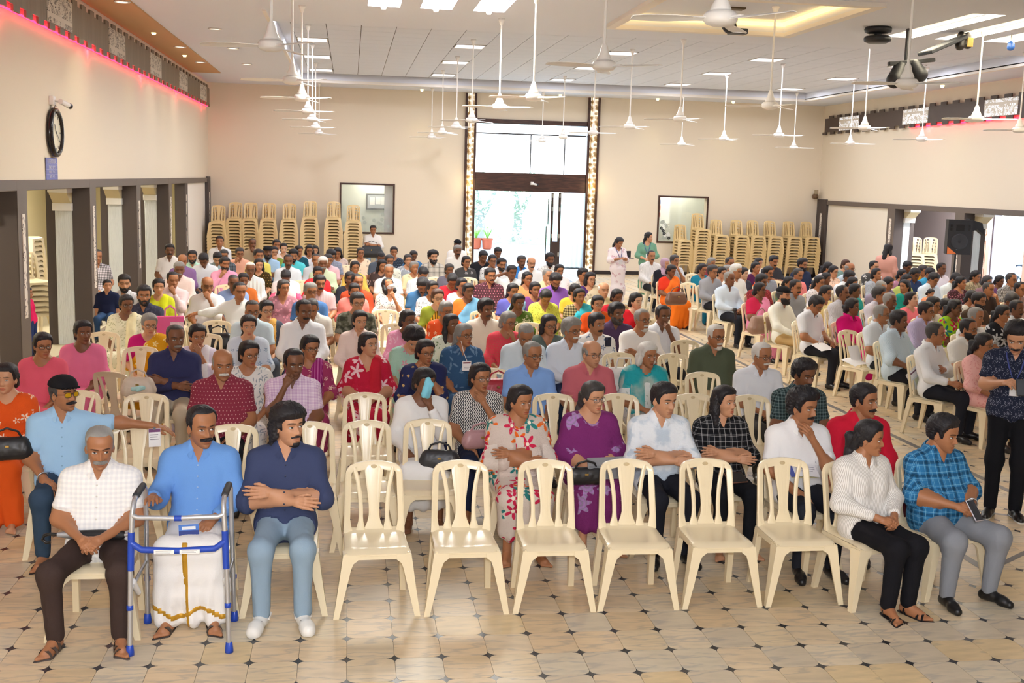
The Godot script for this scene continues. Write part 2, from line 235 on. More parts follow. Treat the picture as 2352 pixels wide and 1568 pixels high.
	"3.86 20.68 0 0.936 0.00|f|2|tied k|-|R|3|floral #f0e6ea #dc7f9e 110|h round|gown #f0e6ea|lap,lap|14 4|fat=0.6|woman with glasses in white kurta with pink flowers",
	"3.44 19.61 0 0.927 0.00|m|2|crop g|-|-|2|plain #ebe0b4|s collar|trouser #33363c|mouth,lap|30 6||old man in pale yellow shirt with hand on cheek",
	"3.34 18.26 0 0.968 0.00|m|2|full k|b k|g|3|plain #8a5cb4|s collar|trouser #33363c|lap,lap|10 28||bearded man in violet-purple shirt looking down",
	"2.97 18.81 0 0.936 0.00|f|2|pony k|-|g|3|plain #f0925e|h round|gown #f0925e|lap,lap|18 0||woman with glasses in apricot orange top",
	"2.84 17.21 0 0.918 0.00|f|2|tied k|-|-|3|plain #6d3a74|s round|skirt #6d3a74|lap,lap|14 4||woman with red forehead dot in purple and green sari",
	"2.81 16.12 0 0.944 0.00|f|2|bun k|-|-|3|leaf #d6d95a #8a9a34 50|h vee|gown #d6d95a|lap,lap|8 40|fat=0.6|woman in lime yellow print top bending her head",
	"2.43 16.79 0 0.927 0.00|f|2|pony k|-|-|3|plain #5857a4|s round|skirt #8fb4d6|lap,lap|20 6|drape=sari:plain_#90b8da|woman in indigo blouse and pale blue sari",
	"4.05 19.46 0 0.953 0.00|m|2|short k|-|-|3|check #eee6dd #8d7f78 50|s collar|trouser #33363c|lap,lap|30 4||man in cream checked shirt turned aside",
	"4.05 18.80 0 0.944 0.00|f|2|bob k|-|g|2|plain #4c2c66|s round|skirt #6c5a6e|lap,lap|20 2|fat=0.4 drape=sari:floral_#cbbca0_#7a6a58_90|woman with bobbed hair and glasses in purple and beige sari",
	"3.87 16.95 0 0.936 0.00|m|2|fringe w|-|-|2|plain #e4d9ad|s collar|trouser #33363c|lap,lap|14 0||bald old man in cream shirt",
	"3.50 17.40 0 0.893 0.00|f|2|tied k|-|-|3|plain #d2b43c|s round|skirt #a53443|lap,lap|30 10||woman in mustard sari facing away",
	"3.32 16.09 0 0.927 0.00|f|2|tied k|-|-|3|check #2e2e30 #b9a778 80|s wide|skirt #39b3c8|lap,lap|14 0|drape=sari:plain_#3fb9cd|woman in turquoise sari with black checked blouse",
	"3.91 16.25 0 0.918 0.00|f|2|tied k|-|-|4|plain #b5202e|s round|skirt #d79a3c|lap,lap|20 8|drape=sari:floral_#e9c79a_#c8603a_90|dark woman in red blouse with yellowish sari",
	"6.55 24.06 12 0.996 0.00|m|2|crop k|m k|-|3|stripe #eeecea #cfcbc6 30|l collar|trouser #2d2e34|lap,lap|0 -2||moustached man in white striped shirt seated below standing women",
	"6.51 22.84 14 0.944 0.00|f|2|hijab l|-|-|2|plain #22222a|l round|gown #22222a|lap,lap|24 2||woman in mauve headscarf and black dress",
	"6.15 21.13 16 0.939 0.00|f|2|tied k|-|-|4|plain #dd3a22|s round|skirt #f07a22|clasp,clasp|14 14|drape=sari:plain_#f2772a|woman in orange sari and red blouse with brown handbag",
	"6.88 23.39 14 0.961 0.00|m|2|short d|-|g|3|leaf #cfd3d8 #8a93a0 60|s collar|trouser #33363c|chin,lap|16 0||grey-haired man with glasses touching his mouth in grey print",
	"7.01 21.86 16 0.919 0.00|f|2|bun k|-|g|3|plain #1e7c98|s vee|skirt #1f6f8e|lap,lap|14 4||woman with glasses in peacock blue sari",
	"7.77 23.63 14 0.927 0.00|f|2|tied g|-|-|3|plain #8a3a44|s round|gown #8a3a44|lap,lap|14 6||grey-haired person before chair stacks in maroon",
	"6.77 20.46 20 0.971 0.00|m|2|short d|-|R|3|plain #9a9ca3|l collar|trouser #26272d|clasp,clasp|14 2||grey-haired man with dark glasses in grey shirt at aisle",
	"6.53 18.78 22 0.979 0.00|m|2|crop g|-|-|4|plain #cfdff2|l collar|trouser #22242c|clasp,clasp|14 0||old man with closed eyes in light blue shirt",
	"7.23 21.31 16 0.902 0.00|f|2|tied k|-|g|2|floral #ecd3d6 #c98a92 70|h round|gown #ecd3d6|lap,lap|14 4||woman with glasses in pale pink print behind grey shirt",
	"7.50 21.76 16 0.910 0.00|f|2|tied g|-|-|2|plain #d9c1b0|h round|gown #d9c1b0|lap,lap|14 4||fair grey-haired woman peeping between two men",
	"7.10 20.07 20 1.003 0.00|m|2|full w|-|-|3|plain #e7e9ea|s collar|trouser #33363c|lap,lap|20 0||white-haired man in white half-sleeved shirt",
	"7.98 23.03 16 0.961 0.00|m|2|recede d|-|g|3|plain #b6bcc4|s collar|trouser #33363c|lap,lap|10 4||balding man with glasses in front of the stacks",
	"7.50 20.81 16 0.927 0.00|f|2|tied k|-|-|1|plain #3e3d49|h round|gown #3e3d49|lap,lap|24 4||pale woman next to white-haired man",
	"8.21 22.06 16 0.944 0.00|f|2|tied k|-|-|3|plain #52214a|s vee|skirt #ea6a2a|lap,lap|10 -4|drape=sari:plain_#ee6c2e|woman with closed eyes in maroon blouse and orange sari",
	"8.99 24.04 16 0.919 0.00|f|2|bun k|-|-|2|plain #f2efe6|h round|gown #f2efe6|lap,lap|14 6||woman adorned with flowers in her hair in white",
	"9.02 23.24 14 0.995 0.00|m|2|short k|m k|-|3|plain #3a3a40|h collar|trouser #33363c|crossl,crossr|6 10||man in black shirt with folded arms by stacks",
	"7.88 20.51 18 0.961 0.00|m|2|short k|m k|g|3|check #6d7d92 #a4b0bf 34|s collar|trouser #33363c|lap,lap|16 2||moustached man with glasses in slate checked shirt",
	"7.03 18.58 18 0.961 0.00|m|2|full k|-|-|4|leaf #a92a36 #c24a50 60|s collar|trouser #33363c|lap,lap|14 6||man in dark red print shirt behind pink sari",
	"6.54 17.29 26 0.944 0.00|f|2|tied k|-|g|4|plain #c62850|s wide|skirt #e58fb4|clasp,clasp|24 -2|fat=0.4 drape=sari:plain_#e58db4|woman with glasses in pink sari with crimson blouse",
	"6.44 16.02 34 0.979 0.00|m|2|ballcap k|B k|-|2|plain #f0f1e6|l collar|trouser #c5a874|knee,knee|14 -2||bearded man in black cap, white shirt and khaki trousers",
	"7.21 17.51 20 0.970 0.00|m|2|recede k|M k|g|3|plain #8d9099|s collar|trouser #33363c|lap,lap|14 6||balding moustached man with glasses in grey shirt",
	"8.34 20.21 18 0.963 0.00|m|2|recede d|-|-|3|plain #f08b8b|s collar|trouser #33363c|lap,lap|12 12||balding man in salmon pink shirt",
	"7.83 19.38 18 0.901 0.00|f|2|tied k|-|-|3|plain #5c7250|h round|gown #5c7250|lap,lap|12 10||dark-haired woman behind the man in black cap",
	"9.43 22.61 16 0.979 0.00|m|2|full k|b k|g|3|plain #2a3450|s collar|trouser #33363c|lap,lap|12 2||bearded man with glasses in navy shirt before last stacks",
	"6.46 14.96 34 0.987 0.00|m|1|short k|-|g|3|plain #e9edf4|s collar|trouser #23252c|lap,lap|4 30||man with glasses in white shirt writing on papers",
	"8.27 19.02 18 0.936 0.00|f|2|pony k|-|g|3|leaf #e3dfe6 #a79cb6 60|h round|gown #e3dfe6|lap,lap|14 2||woman with glasses in pale lavender print",
	"7.56 17.11 22 0.936 0.00|f|2|plait k|-|R|3|floral #ecd89a #d9b860 60|h round|gown #ecd89a|lap,lap|18 6||woman with dark-rimmed glasses in pale yellow dress",
	"8.97 20.37 18 0.901 0.00|f|2|tied k|-|-|4|plain #574f57|h round|gown #574f57|lap,lap|30 6||dark woman in profile with tied hair",
	"10.00 22.67 16 0.936 0.00|f|2|pony k|-|-|3|plain #d7c8c2|h round|gown #d7c8c2|lap,lap|40 8||ponytailed woman near the white panel",
	"9.61 21.48 18 0.944 0.00|f|2|tied k|-|g|2|floral #f1d0bb #e0a88c 60|h collar|gown #d8a24a|crossl,crossr|14 6||woman with glasses and crossed arms in peach blouse",
	"10.19 22.00 16 0.961 0.00|m|2|fringe g|-|R|3|plain #b9cad6|s collar|trouser #33363c|lap,lap|16 4||bald man with glasses in pale blue shirt near panel",
	"9.14 19.78 18 0.978 0.00|m|2|short k|m k|-|4|plain #e8ebf2|s collar|trouser #33363c|lap,lap|12 20||dark man in white shirt looking downward",
	"10.81 23.56 14 0.936 0.00|f|2|tied h|-|-|2|plain #7a9690|h round|gown #7a9690|lap,lap|10 4||person with reddish hair behind bald man",
	"8.95 19.18 18 0.920 0.00|f|2|tied k|-|g|3|plain #7f9aa6|h round|gown #7f9aa6|lap,lap|14 12||woman with glasses looking down in front of white shirt",
	"8.30 17.66 20 0.927 0.00|f|2|pony k|-|g|4|plain #1f8a86|h round|gown #1f8a86|lap,lap|36 6||woman with glasses in sea green kurta",
	"7.65 16.63 22 0.961 0.00|m|2|recede k|M k|-|4|stripe #d7d6de #a9a9b6 26|l collar|trouser #33363c|lap,lap|22 -8||moustached dark man in pale grey striped shirt",
	"6.99 14.86 28 0.953 0.00|f|1|bun k|-|-|4|plain #e0187c|h collar|gown #e0187c|lap,lap|20 0||woman in hot magenta shirt behind the aisle chair",
	"10.88 22.34 16 0.979 0.00|m|2|recede k|-|-|2|bigfloral #2a4a44 #eeeeea 160|s round|trouser #33363c|lap,lap|16 2||long-haired man in dark green and white tee",
	"11.38 23.06 16 0.953 0.00|m|2|full k|B k|-|4|plain #33373f|s collar|trouser #33363c|lap,lap|14 6||black-bearded man next to standing woman in pink",
	"10.26 20.89 18 0.944 0.00|f|2|tied k|-|-|3|spots #a9afba #555d6c 45|h round|gown #a9afba|lap,lap|14 -8||woman in grey speckled top with raised face",
	"9.63 19.18 20 0.930 0.00|f|2|pony k|-|g|3|plain #7b6d86|h round|gown #7b6d86|lap,lap|24 14||woman with glasses in dusky mauve turned sideways",
	"9.03 18.28 20 0.939 0.00|m|2|crop g|-|-|3|plain #8d8398|s collar|trouser #33363c|lap,lap|10 24||grey-cropped man in muted mauve shirt",
	"8.18 16.50 24 0.961 0.00|m|2|full d|M k|g|3|plain #ddd9e6|l collar|trouser #33363c|lap,lap|22 2||moustached man with glasses in pale lilac shirt",
	"7.90 15.60 24 0.961 0.00|m|2|crop g|M g|-|4|plain #b7c6d4|s collar|trouser #33363c|lap,lap|22 2||grey-haired dark man with grey moustache in dull blue",
	"6.89 13.79 28 0.970 0.00|m|1|crop g|M w|g|3|plain #e3ecf4|s collar|trouser #33363c|lap,lap|26 2||bald man with white moustache and glasses in white shirt",
	"6.71 12.94 32 0.987 0.00|m|1|short k|m k|-|4|stripe #d6e7f2 #a9c7dc 20|h collar|trouser #26272d|knee,knee|16 2|fat=0.6|dark heavyset man in pale blue pin-striped shirt",
	"10.96 21.26 16 0.919 0.00|f|2|tied k|-|-|3|floral #e23d86 #f3b0cf 80|h round|gown #e23d86|lap,lap|20 4||woman in hot pink flowered top",
	"12.04 23.21 16 0.956 0.00|m|2|short k|-|-|4|plain #5a6f7a|s collar|trouser #33363c|lap,lap|10 24||dark-haired person in shade below the brown pillar",
	"10.47 20.14 18 0.913 0.00|f|2|loose k|-|-|3|plain #b3c06a|h round|gown #b3c06a|lap,lap|10 14||woman with loose dark hair in pale lime top",
	"9.62 18.42 20 0.936 0.00|f|2|bun k|-|-|3|floral #1f8f86 #2f5f6b 80|h round|gown #1f8f86|lap,lap|-90 0||woman with bun in teal kurta turned in profile",
	"10.90 20.66 16 0.980 0.00|m|2|short k|-|-|4|plain #2f4068|s collar|trouser #33363c|lap,lap|4 22||man in dark navy shirt resting his arm",
	"8.62 16.29 22 0.927 0.00|f|2|tied k|-|-|1|plain #f07f8c|h round|gown #f07f8c|lap,lap|18 -10||fair woman in salmon pink tee looking up",
	"12.12 22.66 14 0.913 0.00|m|2|short d|-|g|3|plain #d19a1e|s collar|trouser #33363c|lap,lap|20 12||man with glasses in mustard yellow shirt",
	"10.70 19.59 18 0.983 0.00|m|2|short k|-|-|3|plain #d5e4f5|l collar|trouser #33363c|lap,lap|10 26||man in pale blue formal shirt looking down",
	"10.09 18.52 18 0.620 0.26|f|2|tied k|-|-|2|plain #f2a07c|s round|gown #f2a07c|lap,lap|6 20||small girl in peach dress among adults",
	"12.22 22.04 14 0.987 0.00|m|2|crop k|-|-|4|stripe #efe6ee #dccbdc 26|l collar|trouser #33363c|lap,lap|16 4||dark man in pale pinkish white shirt by speaker",
	"11.31 19.91 16 0.975 0.00|m|2|short k|-|-|3|plain #dfe7ea|s collar|trouser #33363c|lap,lap|10 36||man in white shirt hunched under the speaker",
	"11.04 19.16 18 0.953 0.00|f|2|pony k|-|-|3|leaf #7d1f38 #c77f90 70|h round|gown #7d1f38|lap,lap|16 2|fat=0.4|woman in maroon paisley kurta",
	"12.23 20.73 14 0.953 0.00|f|2|tied k|-|-|3|camo #7c6a4e #b5a583 90|h collar|gown #7c6a4e|lap,lap|18 8||woman in brown patterned top tilting her head",
	"11.71 21.59 16 0.936 0.00|m|2|short k|-|-|3|plain #3f9dc6|s collar|trouser #33363c|lap,lap|10 20||person in bright blue behind pale formal shirt",
	"12.05 20.01 14 0.919 0.00|f|2|tied d|-|-|3|plain #8a6a72|h round|gown #8a6a72|lap,lap|12 8||older woman silhouetted in front of doorway",
	"10.84 17.93 18 0.953 0.00|m|2|crop d|-|-|3|plain #3b302c|s collar|trouser #33363c|mouth,lap|10 6||man in dark brown shirt with fist on chin",
	"12.47 20.28 14 0.910 0.00|f|2|tied k|-|-|4|plain #6f4a78|h round|gown #6f4a78|mouth,lap|10 8||woman in purple shading her face with hand",
	"12.13 19.33 16 0.995 0.00|m|2|crop d|m k|R|3|check #e6e6e4 #26282c 40|s collar|trouser #33363c|lap,lap|14 0||man with glasses in black and white gingham shirt",
	"9.32 15.63 20 0.979 0.00|m|2|short k|B k|-|3|plain #4a3a2e|s collar|trouser #33363c|crossl,crossr|12 6|fat=0.5|bearded man in chocolate brown polo with folded arms",
	"9.92 16.86 18 0.918 0.00|f|2|tied k|-|-|3|zigzag #e9e8e4 #7d8288 40|h round|gown #e9e8e4|lap,lap|16 6||woman in white patterned top leaning behind bearded man",
	"7.75 14.25 24 0.970 0.00|m|1|short k|-|g|3|stripe #cfc6e4 #b1a6d0 26|l collar|trouser #33363c|lap,lap|20 4||man with glasses in lilac striped shirt",
	"8.47 15.40 20 0.936 0.00|m|2|short k|-|g|3|floral #dfd7cf #a7988a 60|s collar|trouser #33363c|lap,lap|20 6||man with glasses and big wristwatch in beige print",
	"8.85 15.74 20 0.902 0.00|f|2|pony k|-|-|3|plain #5a2a62|h round|gown #5a2a62|lap,lap|20 10||woman in deep purple beside lime blouse",
	"8.50 14.83 22 0.961 0.00|f|1|pony k|-|g|4|bigfloral #9ccb28 #eef0d8 160|h round|gown #9ccb28|lap,lap|18 4|fat=0.4|woman with glasses in lime green and white blouse",
	"8.13 13.66 24 0.970 0.00|m|1|crop g|-|-|3|plain #eef0f2|s collar|trouser #33363c|lap,lap|10 6||bald grey man in white shirt behind bearded bald man",
	"7.31 12.41 26 0.970 0.00|m|1|crop k|b k|g|3|plain #ecebe4|s collar|trouser #33363c|lap,lap|14 4||bald bearded man with glasses in ivory shirt",
	"6.57 11.81 34 0.987 0.00|m|1|crop d|-|R|3|plain #eef1f4|l collar|trouser #24262e|crossl,C3|22 4||man with glasses in white long-sleeved shirt holding out a leaflet",
	"6.91 11.39 24 0.944 0.00|f|1|pony k|-|g|3|leaf #f0b9b4 #e39a98 60|q round|gown #f0b9b4|lap,lap|16 6||woman with glasses in light peach kurta behind standing man",
	"8.94 14.36 20 0.944 0.00|f|1|pony k|-|g|3|bigfloral #23252b #c9ced4 150|h round|gown #23252b|lap,lap|16 4||woman with glasses in black top with white swirls",
	"10.05 15.99 18 0.963 0.00|m|2|short d|-|R|4|plain #8c2438|s collar|trouser #33363c|lap,lap|4 22||grey-haired man with glasses in wine red shirt",
	"9.33 14.66 18 0.970 0.00|m|1|crop k|m k|-|4|plain #e9edf2|s collar|trouser #33363c|lap,lap|12 2||dark bald man in white shirt at the far end",
	"11.41 17.91 14 0.961 0.00|m|2|recede k|-|R|3|plain #ab8f86|s collar|trouser #33363c|lap,lap|10 4||man with glasses at the last visible seat near door",
	"0.66 32.83 0 1.030 0.00|m|2|short k|-|-|3|plain #efece9|h collar|jeans #8fa9c0|crossl,crossr|4 2|id=wallman|man in white shirt with black bag on lap against back wall",
	"5.53 8.68 -28 0.985 0|m|0|full k|m k|-|2|spots #23293d #8b90a0 30|s collar|trouser #16171c|phone,phone|-6 26|stand=1 shoes=shoe id=standman|standing young man in dark speckled navy shirt looking at his phone",
	"5.79 24.02 16 0.93 0|f|1|pony k|-|-|3|floral #ece3e6 #c79aa6 140|q round|gown #ece3e6|phone,phone|6 24|stand=1 id=white_standing|standing woman in white and pink kurta reading papers, blue lanyard",
	"6.89 25.82 -10 0.945 0|f|1|plait k|-|-|2|plain #6f9c82|q round|gown #6f9c82|clasp,clasp|70 2|stand=1 drape=one:floral_#7faab4_#d5e4e4_80 id=green_standing|standing woman in sage green kurta looking towards the window",
	"11.35 22.82 150 0.945 0|f|1|loose k|-|-|2|plain #e2a99b|q round|gown #e2a99b|hang,hang|-30 8|stand=1|standing curly-haired woman in salmon pink kurta seen from behind",
	"-4.42 16.60 80 0.62 0|f|1|loose k|-|-|3|plain #d81f5c|c round|jeans #2a3a66|hang,hang|10 0|stand=1|child in hot pink frilled top and jeans walking in the side passage",
	"-4.45 21.10 30 1.0 0|m|2|recede d|-|-|3|check #e9e2ea #8f3550 60|s collar|trouser #c9c9cc|lap,lap|0 0|sit=1|man in white and red checked shirt sitting in the side passage",
]
const SEAT_CHAIRS := [
	[-1.47, 6.81, 0],
	[-0.93, 7.13, 0],
	[-0.39, 7.10, 0],
	[3.46, 6.97, 14],
	[4.06, 7.11, 12],
	[-2.03, 8.32, 10],
	[-2.65, 9.15, 0],
	[1.26, 8.18, 0],
	[1.85, 8.35, 0],
	[2.33, 8.08, 0],
	[2.86, 8.22, 0],
	[3.29, 7.73, 0],
	[3.90, 8.02, 0],
	[3.91, 9.23, 0],
	[3.93, 10.31, 0],
	[3.86, 11.50, 0],
	[1.08, 9.24, 0],
	[0.59, 8.98, 0],
	[-1.05, 9.52, 0],
	[-0.48, 9.73, 0],
	[-1.66, 11.05, 0],
	[-0.91, 10.33, 0],
	[0.18, 10.98, 0],
	[-0.38, 10.81, 0],
	[0.71, 10.65, 0],
	[1.18, 11.66, 0],
	[1.68, 10.28, 0],
	[2.27, 10.38, 0],
	[2.84, 10.47, 0],
	[1.86, 11.84, 0],
	[2.36, 11.85, 0],
	[2.78, 12.50, 0],
	[3.43, 12.95, 0],
	[3.81, 13.40, 0],
	[3.29, 13.66, 0],
	[3.36, 15.05, 0],
	[3.97, 15.36, 0],
	[2.26, 12.66, 0],
	[1.82, 12.94, 0],
	[0.64, 11.65, 0],
	[0.66, 13.05, 0],
	[0.11, 12.88, 0],
	[0.09, 14.40, 0],
	[1.13, 12.58, 0],
	[1.67, 13.84, 0],
	[2.27, 15.15, 0],
	[1.20, 14.17, 0],
	[1.20, 15.54, 0],
	[-0.53, 13.11, 0],
	[-1.08, 12.35, 0],
	[-1.13, 13.44, 0],
	[-1.01, 13.92, 0],
	[-2.66, 11.73, 0],
	[-2.84, 10.91, 0],
	[-2.16, 12.60, 0],
	[-1.53, 11.65, 0],
	[-2.73, 14.35, 0],
	[-2.61, 14.91, 0],
	[-2.68, 16.47, 0],
	[-3.17, 16.59, 0],
	[-2.61, 17.27, 0],
	[-2.77, 19.09, 0],
	[-3.02, 21.23, 0],
	[-3.50, 22.95, 0],
	[-2.97, 22.22, 0],
	[-2.67, 21.63, 0],
	[-2.91, 26.28, 0],
	[-2.55, 22.55, 0],
	[-2.49, 23.14, 0],
	[-2.22, 20.68, 0],
	[-2.25, 23.85, 0],
	[-2.20, 26.35, 0],
	[-1.66, 19.43, 0],
	[-1.78, 22.62, 0],
	[-1.64, 20.99, 0],
	[-1.64, 23.27, 0],
	[-1.59, 24.44, 0],
	[-1.65, 26.19, 0],
	[-1.45, 25.49, 0],
	[-1.13, 21.29, 0],
	[-1.12, 23.08, 0],
	[-1.10, 24.71, 0],
	[-0.88, 25.37, 0],
	[-0.79, 26.17, 0],
	[-0.48, 20.67, 0],
	[-0.43, 22.46, 0],
	[-0.39, 23.27, 0],
	[-0.25, 24.68, 0],
	[-0.64, 22.01, 0],
	[-1.04, 18.97, 0],
	[-0.96, 16.69, 0],
	[-0.54, 15.73, 0],
	[-0.45, 17.02, 0],
	[-0.55, 19.75, 0],
	[-1.49, 15.66, 0],
	[-1.75, 17.49, 0],
	[-1.65, 18.05, 0],
	[-2.01, 16.44, 0],
	[-0.45, 14.38, 0],
	[0.11, 17.24, 0],
	[-0.00, 18.44, 0],
	[0.06, 16.75, 0],
	[0.09, 20.63, 0],
	[0.23, 24.38, 0],
	[0.96, 25.00, 0],
	[0.63, 23.45, 0],
	[0.59, 21.50, 0],
	[0.75, 21.98, 0],
	[0.67, 19.65, 0],
	[0.61, 17.15, 0],
	[1.15, 22.71, 0],
	[1.18, 20.98, 0],
	[1.34, 24.30, 0],
	[1.67, 22.99, 0],
	[1.12, 17.53, 0],
	[1.23, 19.67, 0],
	[1.21, 16.77, 0],
	[1.66, 18.49, 0],
	[1.73, 17.60, 0],
	[1.75, 16.71, 0],
	[2.35, 24.93, 0],
	[2.60, 27.58, 0],
	[2.30, 22.51, 0],
	[1.82, 20.86, 0],
	[2.75, 23.54, 0],
	[3.30, 25.36, 0],
	[2.86, 22.74, 0],
	[2.90, 21.70, 0],
	[2.31, 18.65, 0],
	[2.85, 19.89, 0],
	[3.42, 22.50, 0],
	[3.51, 21.80, 0],
	[4.06, 22.84, 0],
	[3.86, 20.70, 0],
	[3.44, 19.63, 0],
	[3.34, 18.28, 0],
	[2.97, 18.83, 0],
	[2.84, 17.23, 0],
	[2.81, 16.14, 0],
	[2.43, 16.81, 0],
	[4.05, 19.48, 0],
	[4.05, 18.82, 0],
	[3.87, 16.97, 0],
	[3.50, 17.42, 0],
	[3.32, 16.11, 0],
	[3.91, 16.27, 0],
	[6.55, 24.08, 12],
	[6.51, 22.86, 14],
	[6.15, 21.15, 16],
	[6.88, 23.41, 14],
	[7.01, 21.88, 16],
	[7.77, 23.65, 14],
	[6.77, 20.48, 20],
	[6.53, 18.80, 22],
	[7.23, 21.33, 16],
	[7.50, 21.78, 16],
	[7.10, 20.09, 20],
	[7.98, 23.05, 16],
	[7.50, 20.83, 16],
	[8.21, 22.08, 16],
	[8.99, 24.06, 16],
	[9.02, 23.26, 14],
	[7.88, 20.53, 18],
	[7.03, 18.60, 18],
	[6.54, 17.31, 26],
	[6.44, 16.04, 34],
	[7.21, 17.53, 20],
	[8.34, 20.23, 18],
	[7.83, 19.40, 18],
	[9.43, 22.63, 16],
	[6.46, 14.98, 34],
	[8.27, 19.04, 18],
	[7.56, 17.13, 22],
	[8.97, 20.39, 18],
	[10.00, 22.69, 16],
	[9.61, 21.50, 18],
	[10.19, 22.02, 16],
	[9.14, 19.80, 18],
	[10.81, 23.58, 14],
	[8.95, 19.20, 18],
	[8.30, 17.68, 20],
	[7.65, 16.65, 22],
	[6.99, 14.88, 28],
	[10.88, 22.36, 16],
	[11.38, 23.08, 16],
	[10.26, 20.91, 18],
	[9.63, 19.20, 20],
	[9.03, 18.30, 20],
	[8.18, 16.52, 24],
	[7.90, 15.62, 24],
	[6.89, 13.81, 28],
	[6.71, 12.96, 32],
	[10.96, 21.28, 16],
	[12.04, 23.23, 16],
	[10.47, 20.16, 18],
	[9.62, 18.44, 20],
	[10.90, 20.68, 16],
	[8.62, 16.31, 22],
	[12.12, 22.68, 14],
	[10.70, 19.61, 18],
	[12.22, 22.06, 14],
	[11.31, 19.93, 16],
	[11.04, 19.18, 18],
	[12.23, 20.75, 14],
	[11.71, 21.61, 16],
	[12.05, 20.03, 14],
	[10.84, 17.95, 18],
	[12.47, 20.30, 14],
	[12.13, 19.35, 16],
	[9.32, 15.65, 20],
	[9.92, 16.88, 18],
	[7.75, 14.27, 24],
	[8.47, 15.42, 20],
	[8.85, 15.76, 20],
	[8.50, 14.85, 22],
	[8.13, 13.68, 24],
	[7.31, 12.43, 26],
	[6.57, 11.83, 34],
	[6.91, 11.41, 24],
	[8.94, 14.38, 20],
	[10.05, 16.01, 18],
	[9.33, 14.68, 18],
	[11.41, 17.93, 14],
	[0.66, 32.85, 0],
]
const FRONT_CHAIRS := [
	[0.178, 7.05, 2, "empty cream plastic chair of the front row, nearest the indigo shirt youth"],
	[0.746, 7.05, 1, "empty cream plastic chair of the front row, next after it towards the aisle"],
	[1.314, 7.05, 0, "empty cream plastic chair of the front row, third along"],
	[1.870, 7.05, -1, "empty cream plastic chair of the front row, fourth along, before the crew-cut boy"],
	[2.430, 7.05, 0, "empty cream plastic chair of the front row, fifth along, before the plaid shirt woman"],
	[2.990, 7.05, 1, "empty cream plastic chair of the front row, nearest the girl in pin stripes"],
	[0.14, 8.32, 0, "empty cream chair in second row behind the first empty front chair"],
	[0.61, 8.36, 0, "empty cream chair in second row in front of white kurta woman"],
	[0.14, 9.45, 0, "empty cream chair in front of the crimson kurta woman"],
	[1.79, 9.42, 0, "empty cream chair between floral shawl woman and sky blue shirt man"],
	[2.38, 9.42, 0, "empty cream chair just behind the purple tunic woman"],
	[3.07, 9.42, 0, "empty cream chair behind the crew-cut boy"],
	[3.58, 9.36, 0, "empty cream chair between plaid shirt woman and white polo youth"],
	[3.54, 10.58, 4, "empty cream chair in front of olive polo man"],
	[2.96, 11.84, 0, "empty cream chair with white cloth bag behind it"],
	[3.59, 11.80, 4, "empty cream chair beside white-haired shawl woman"],
	[4.06, 12.88, 8, "empty cream chair in front of white shirt with wristwatch"],
	[-1.54, 8.26, 0, "empty cream chair held by outstretched arm of flat-cap man"],
	[-1.68, 9.41, 0, "empty cream chair in front of navy shirt man"],
	[-2.26, 9.54, 0, "empty cream chair behind flat-cap man"],
	[-2.10, 11.04, 160, "greyish chair turned backwards among the cream ones", "old"],  # its greyer tone carries the shadow the chair stands in
	[-2.19, 12.07, 0, "empty cream chair between rose kurta woman and navy shirt man"],
	[-2.80, 13.19, 0, "empty cream chair in front of cream scarf woman"],
	[-2.31, 14.26, 0, "cream chair carrying the pink gift bag"],
	[-1.66, 14.32, 0, "empty cream chair holding a black bag"],
	[-1.64, 13.11, 0, "empty cream chair behind woman with fingers on lips"],
	[-0.85, 8.19, 0, "empty cream chair between blue shirt man and indigo shirt youth"],
	[-0.29, 8.27, 0, "empty cream chair behind the indigo shirt youth"],
	[1.40, 10.76, 0, "empty cream chair before sky blue shirt man with red bag"],
	[6.70, 13.97, 24, "lone empty aisle chair with papers on its seat"],
	[6.55, 20.83, 18, "lone empty chair beside grey shirt man at the aisle"],
	[7.31, 23.05, 16, "empty chair behind the orange sari woman"],
	[0.51, 15.76, 0, "empty cream chair beside the drinking woman"],
	[0.59, 14.22, 0, "empty cream chair in front of young pink kurta woman"],
	[1.89, 15.73, 0, "empty cream chair around cream shirt man"],
	[2.36, 14.44, 0, "empty cream chair near green-grey top woman"],
	[-2.04, 19.09, 0, "empty cream chair behind white shirt bald man"],
	[-0.86, 20.08, 0, "empty cream chair behind rose kurta old woman"],
	[-0.07, 23.73, 0, "empty chair before peach flowered kurta woman"],
	[2.24, 21.23, 0, "empty chair behind crimson shirt man"],
	[1.62, 21.21, 0, "empty chair beside the plaid bearded man"],
	[3.21, 14.84, 0, "empty chair just behind tropical print shirt"],
	[9.20, 17.04, 20, "empty chair beside pink tee woman"],
	[11.32, 19.01, 18, "empty chair behind lime blouse woman"],
	[8.62, 21.63, 18, "empty chair behind the black cap man's row"],
	[4.20, 14.92, 10, "empty chair near grey-bearded kurta man"],
]
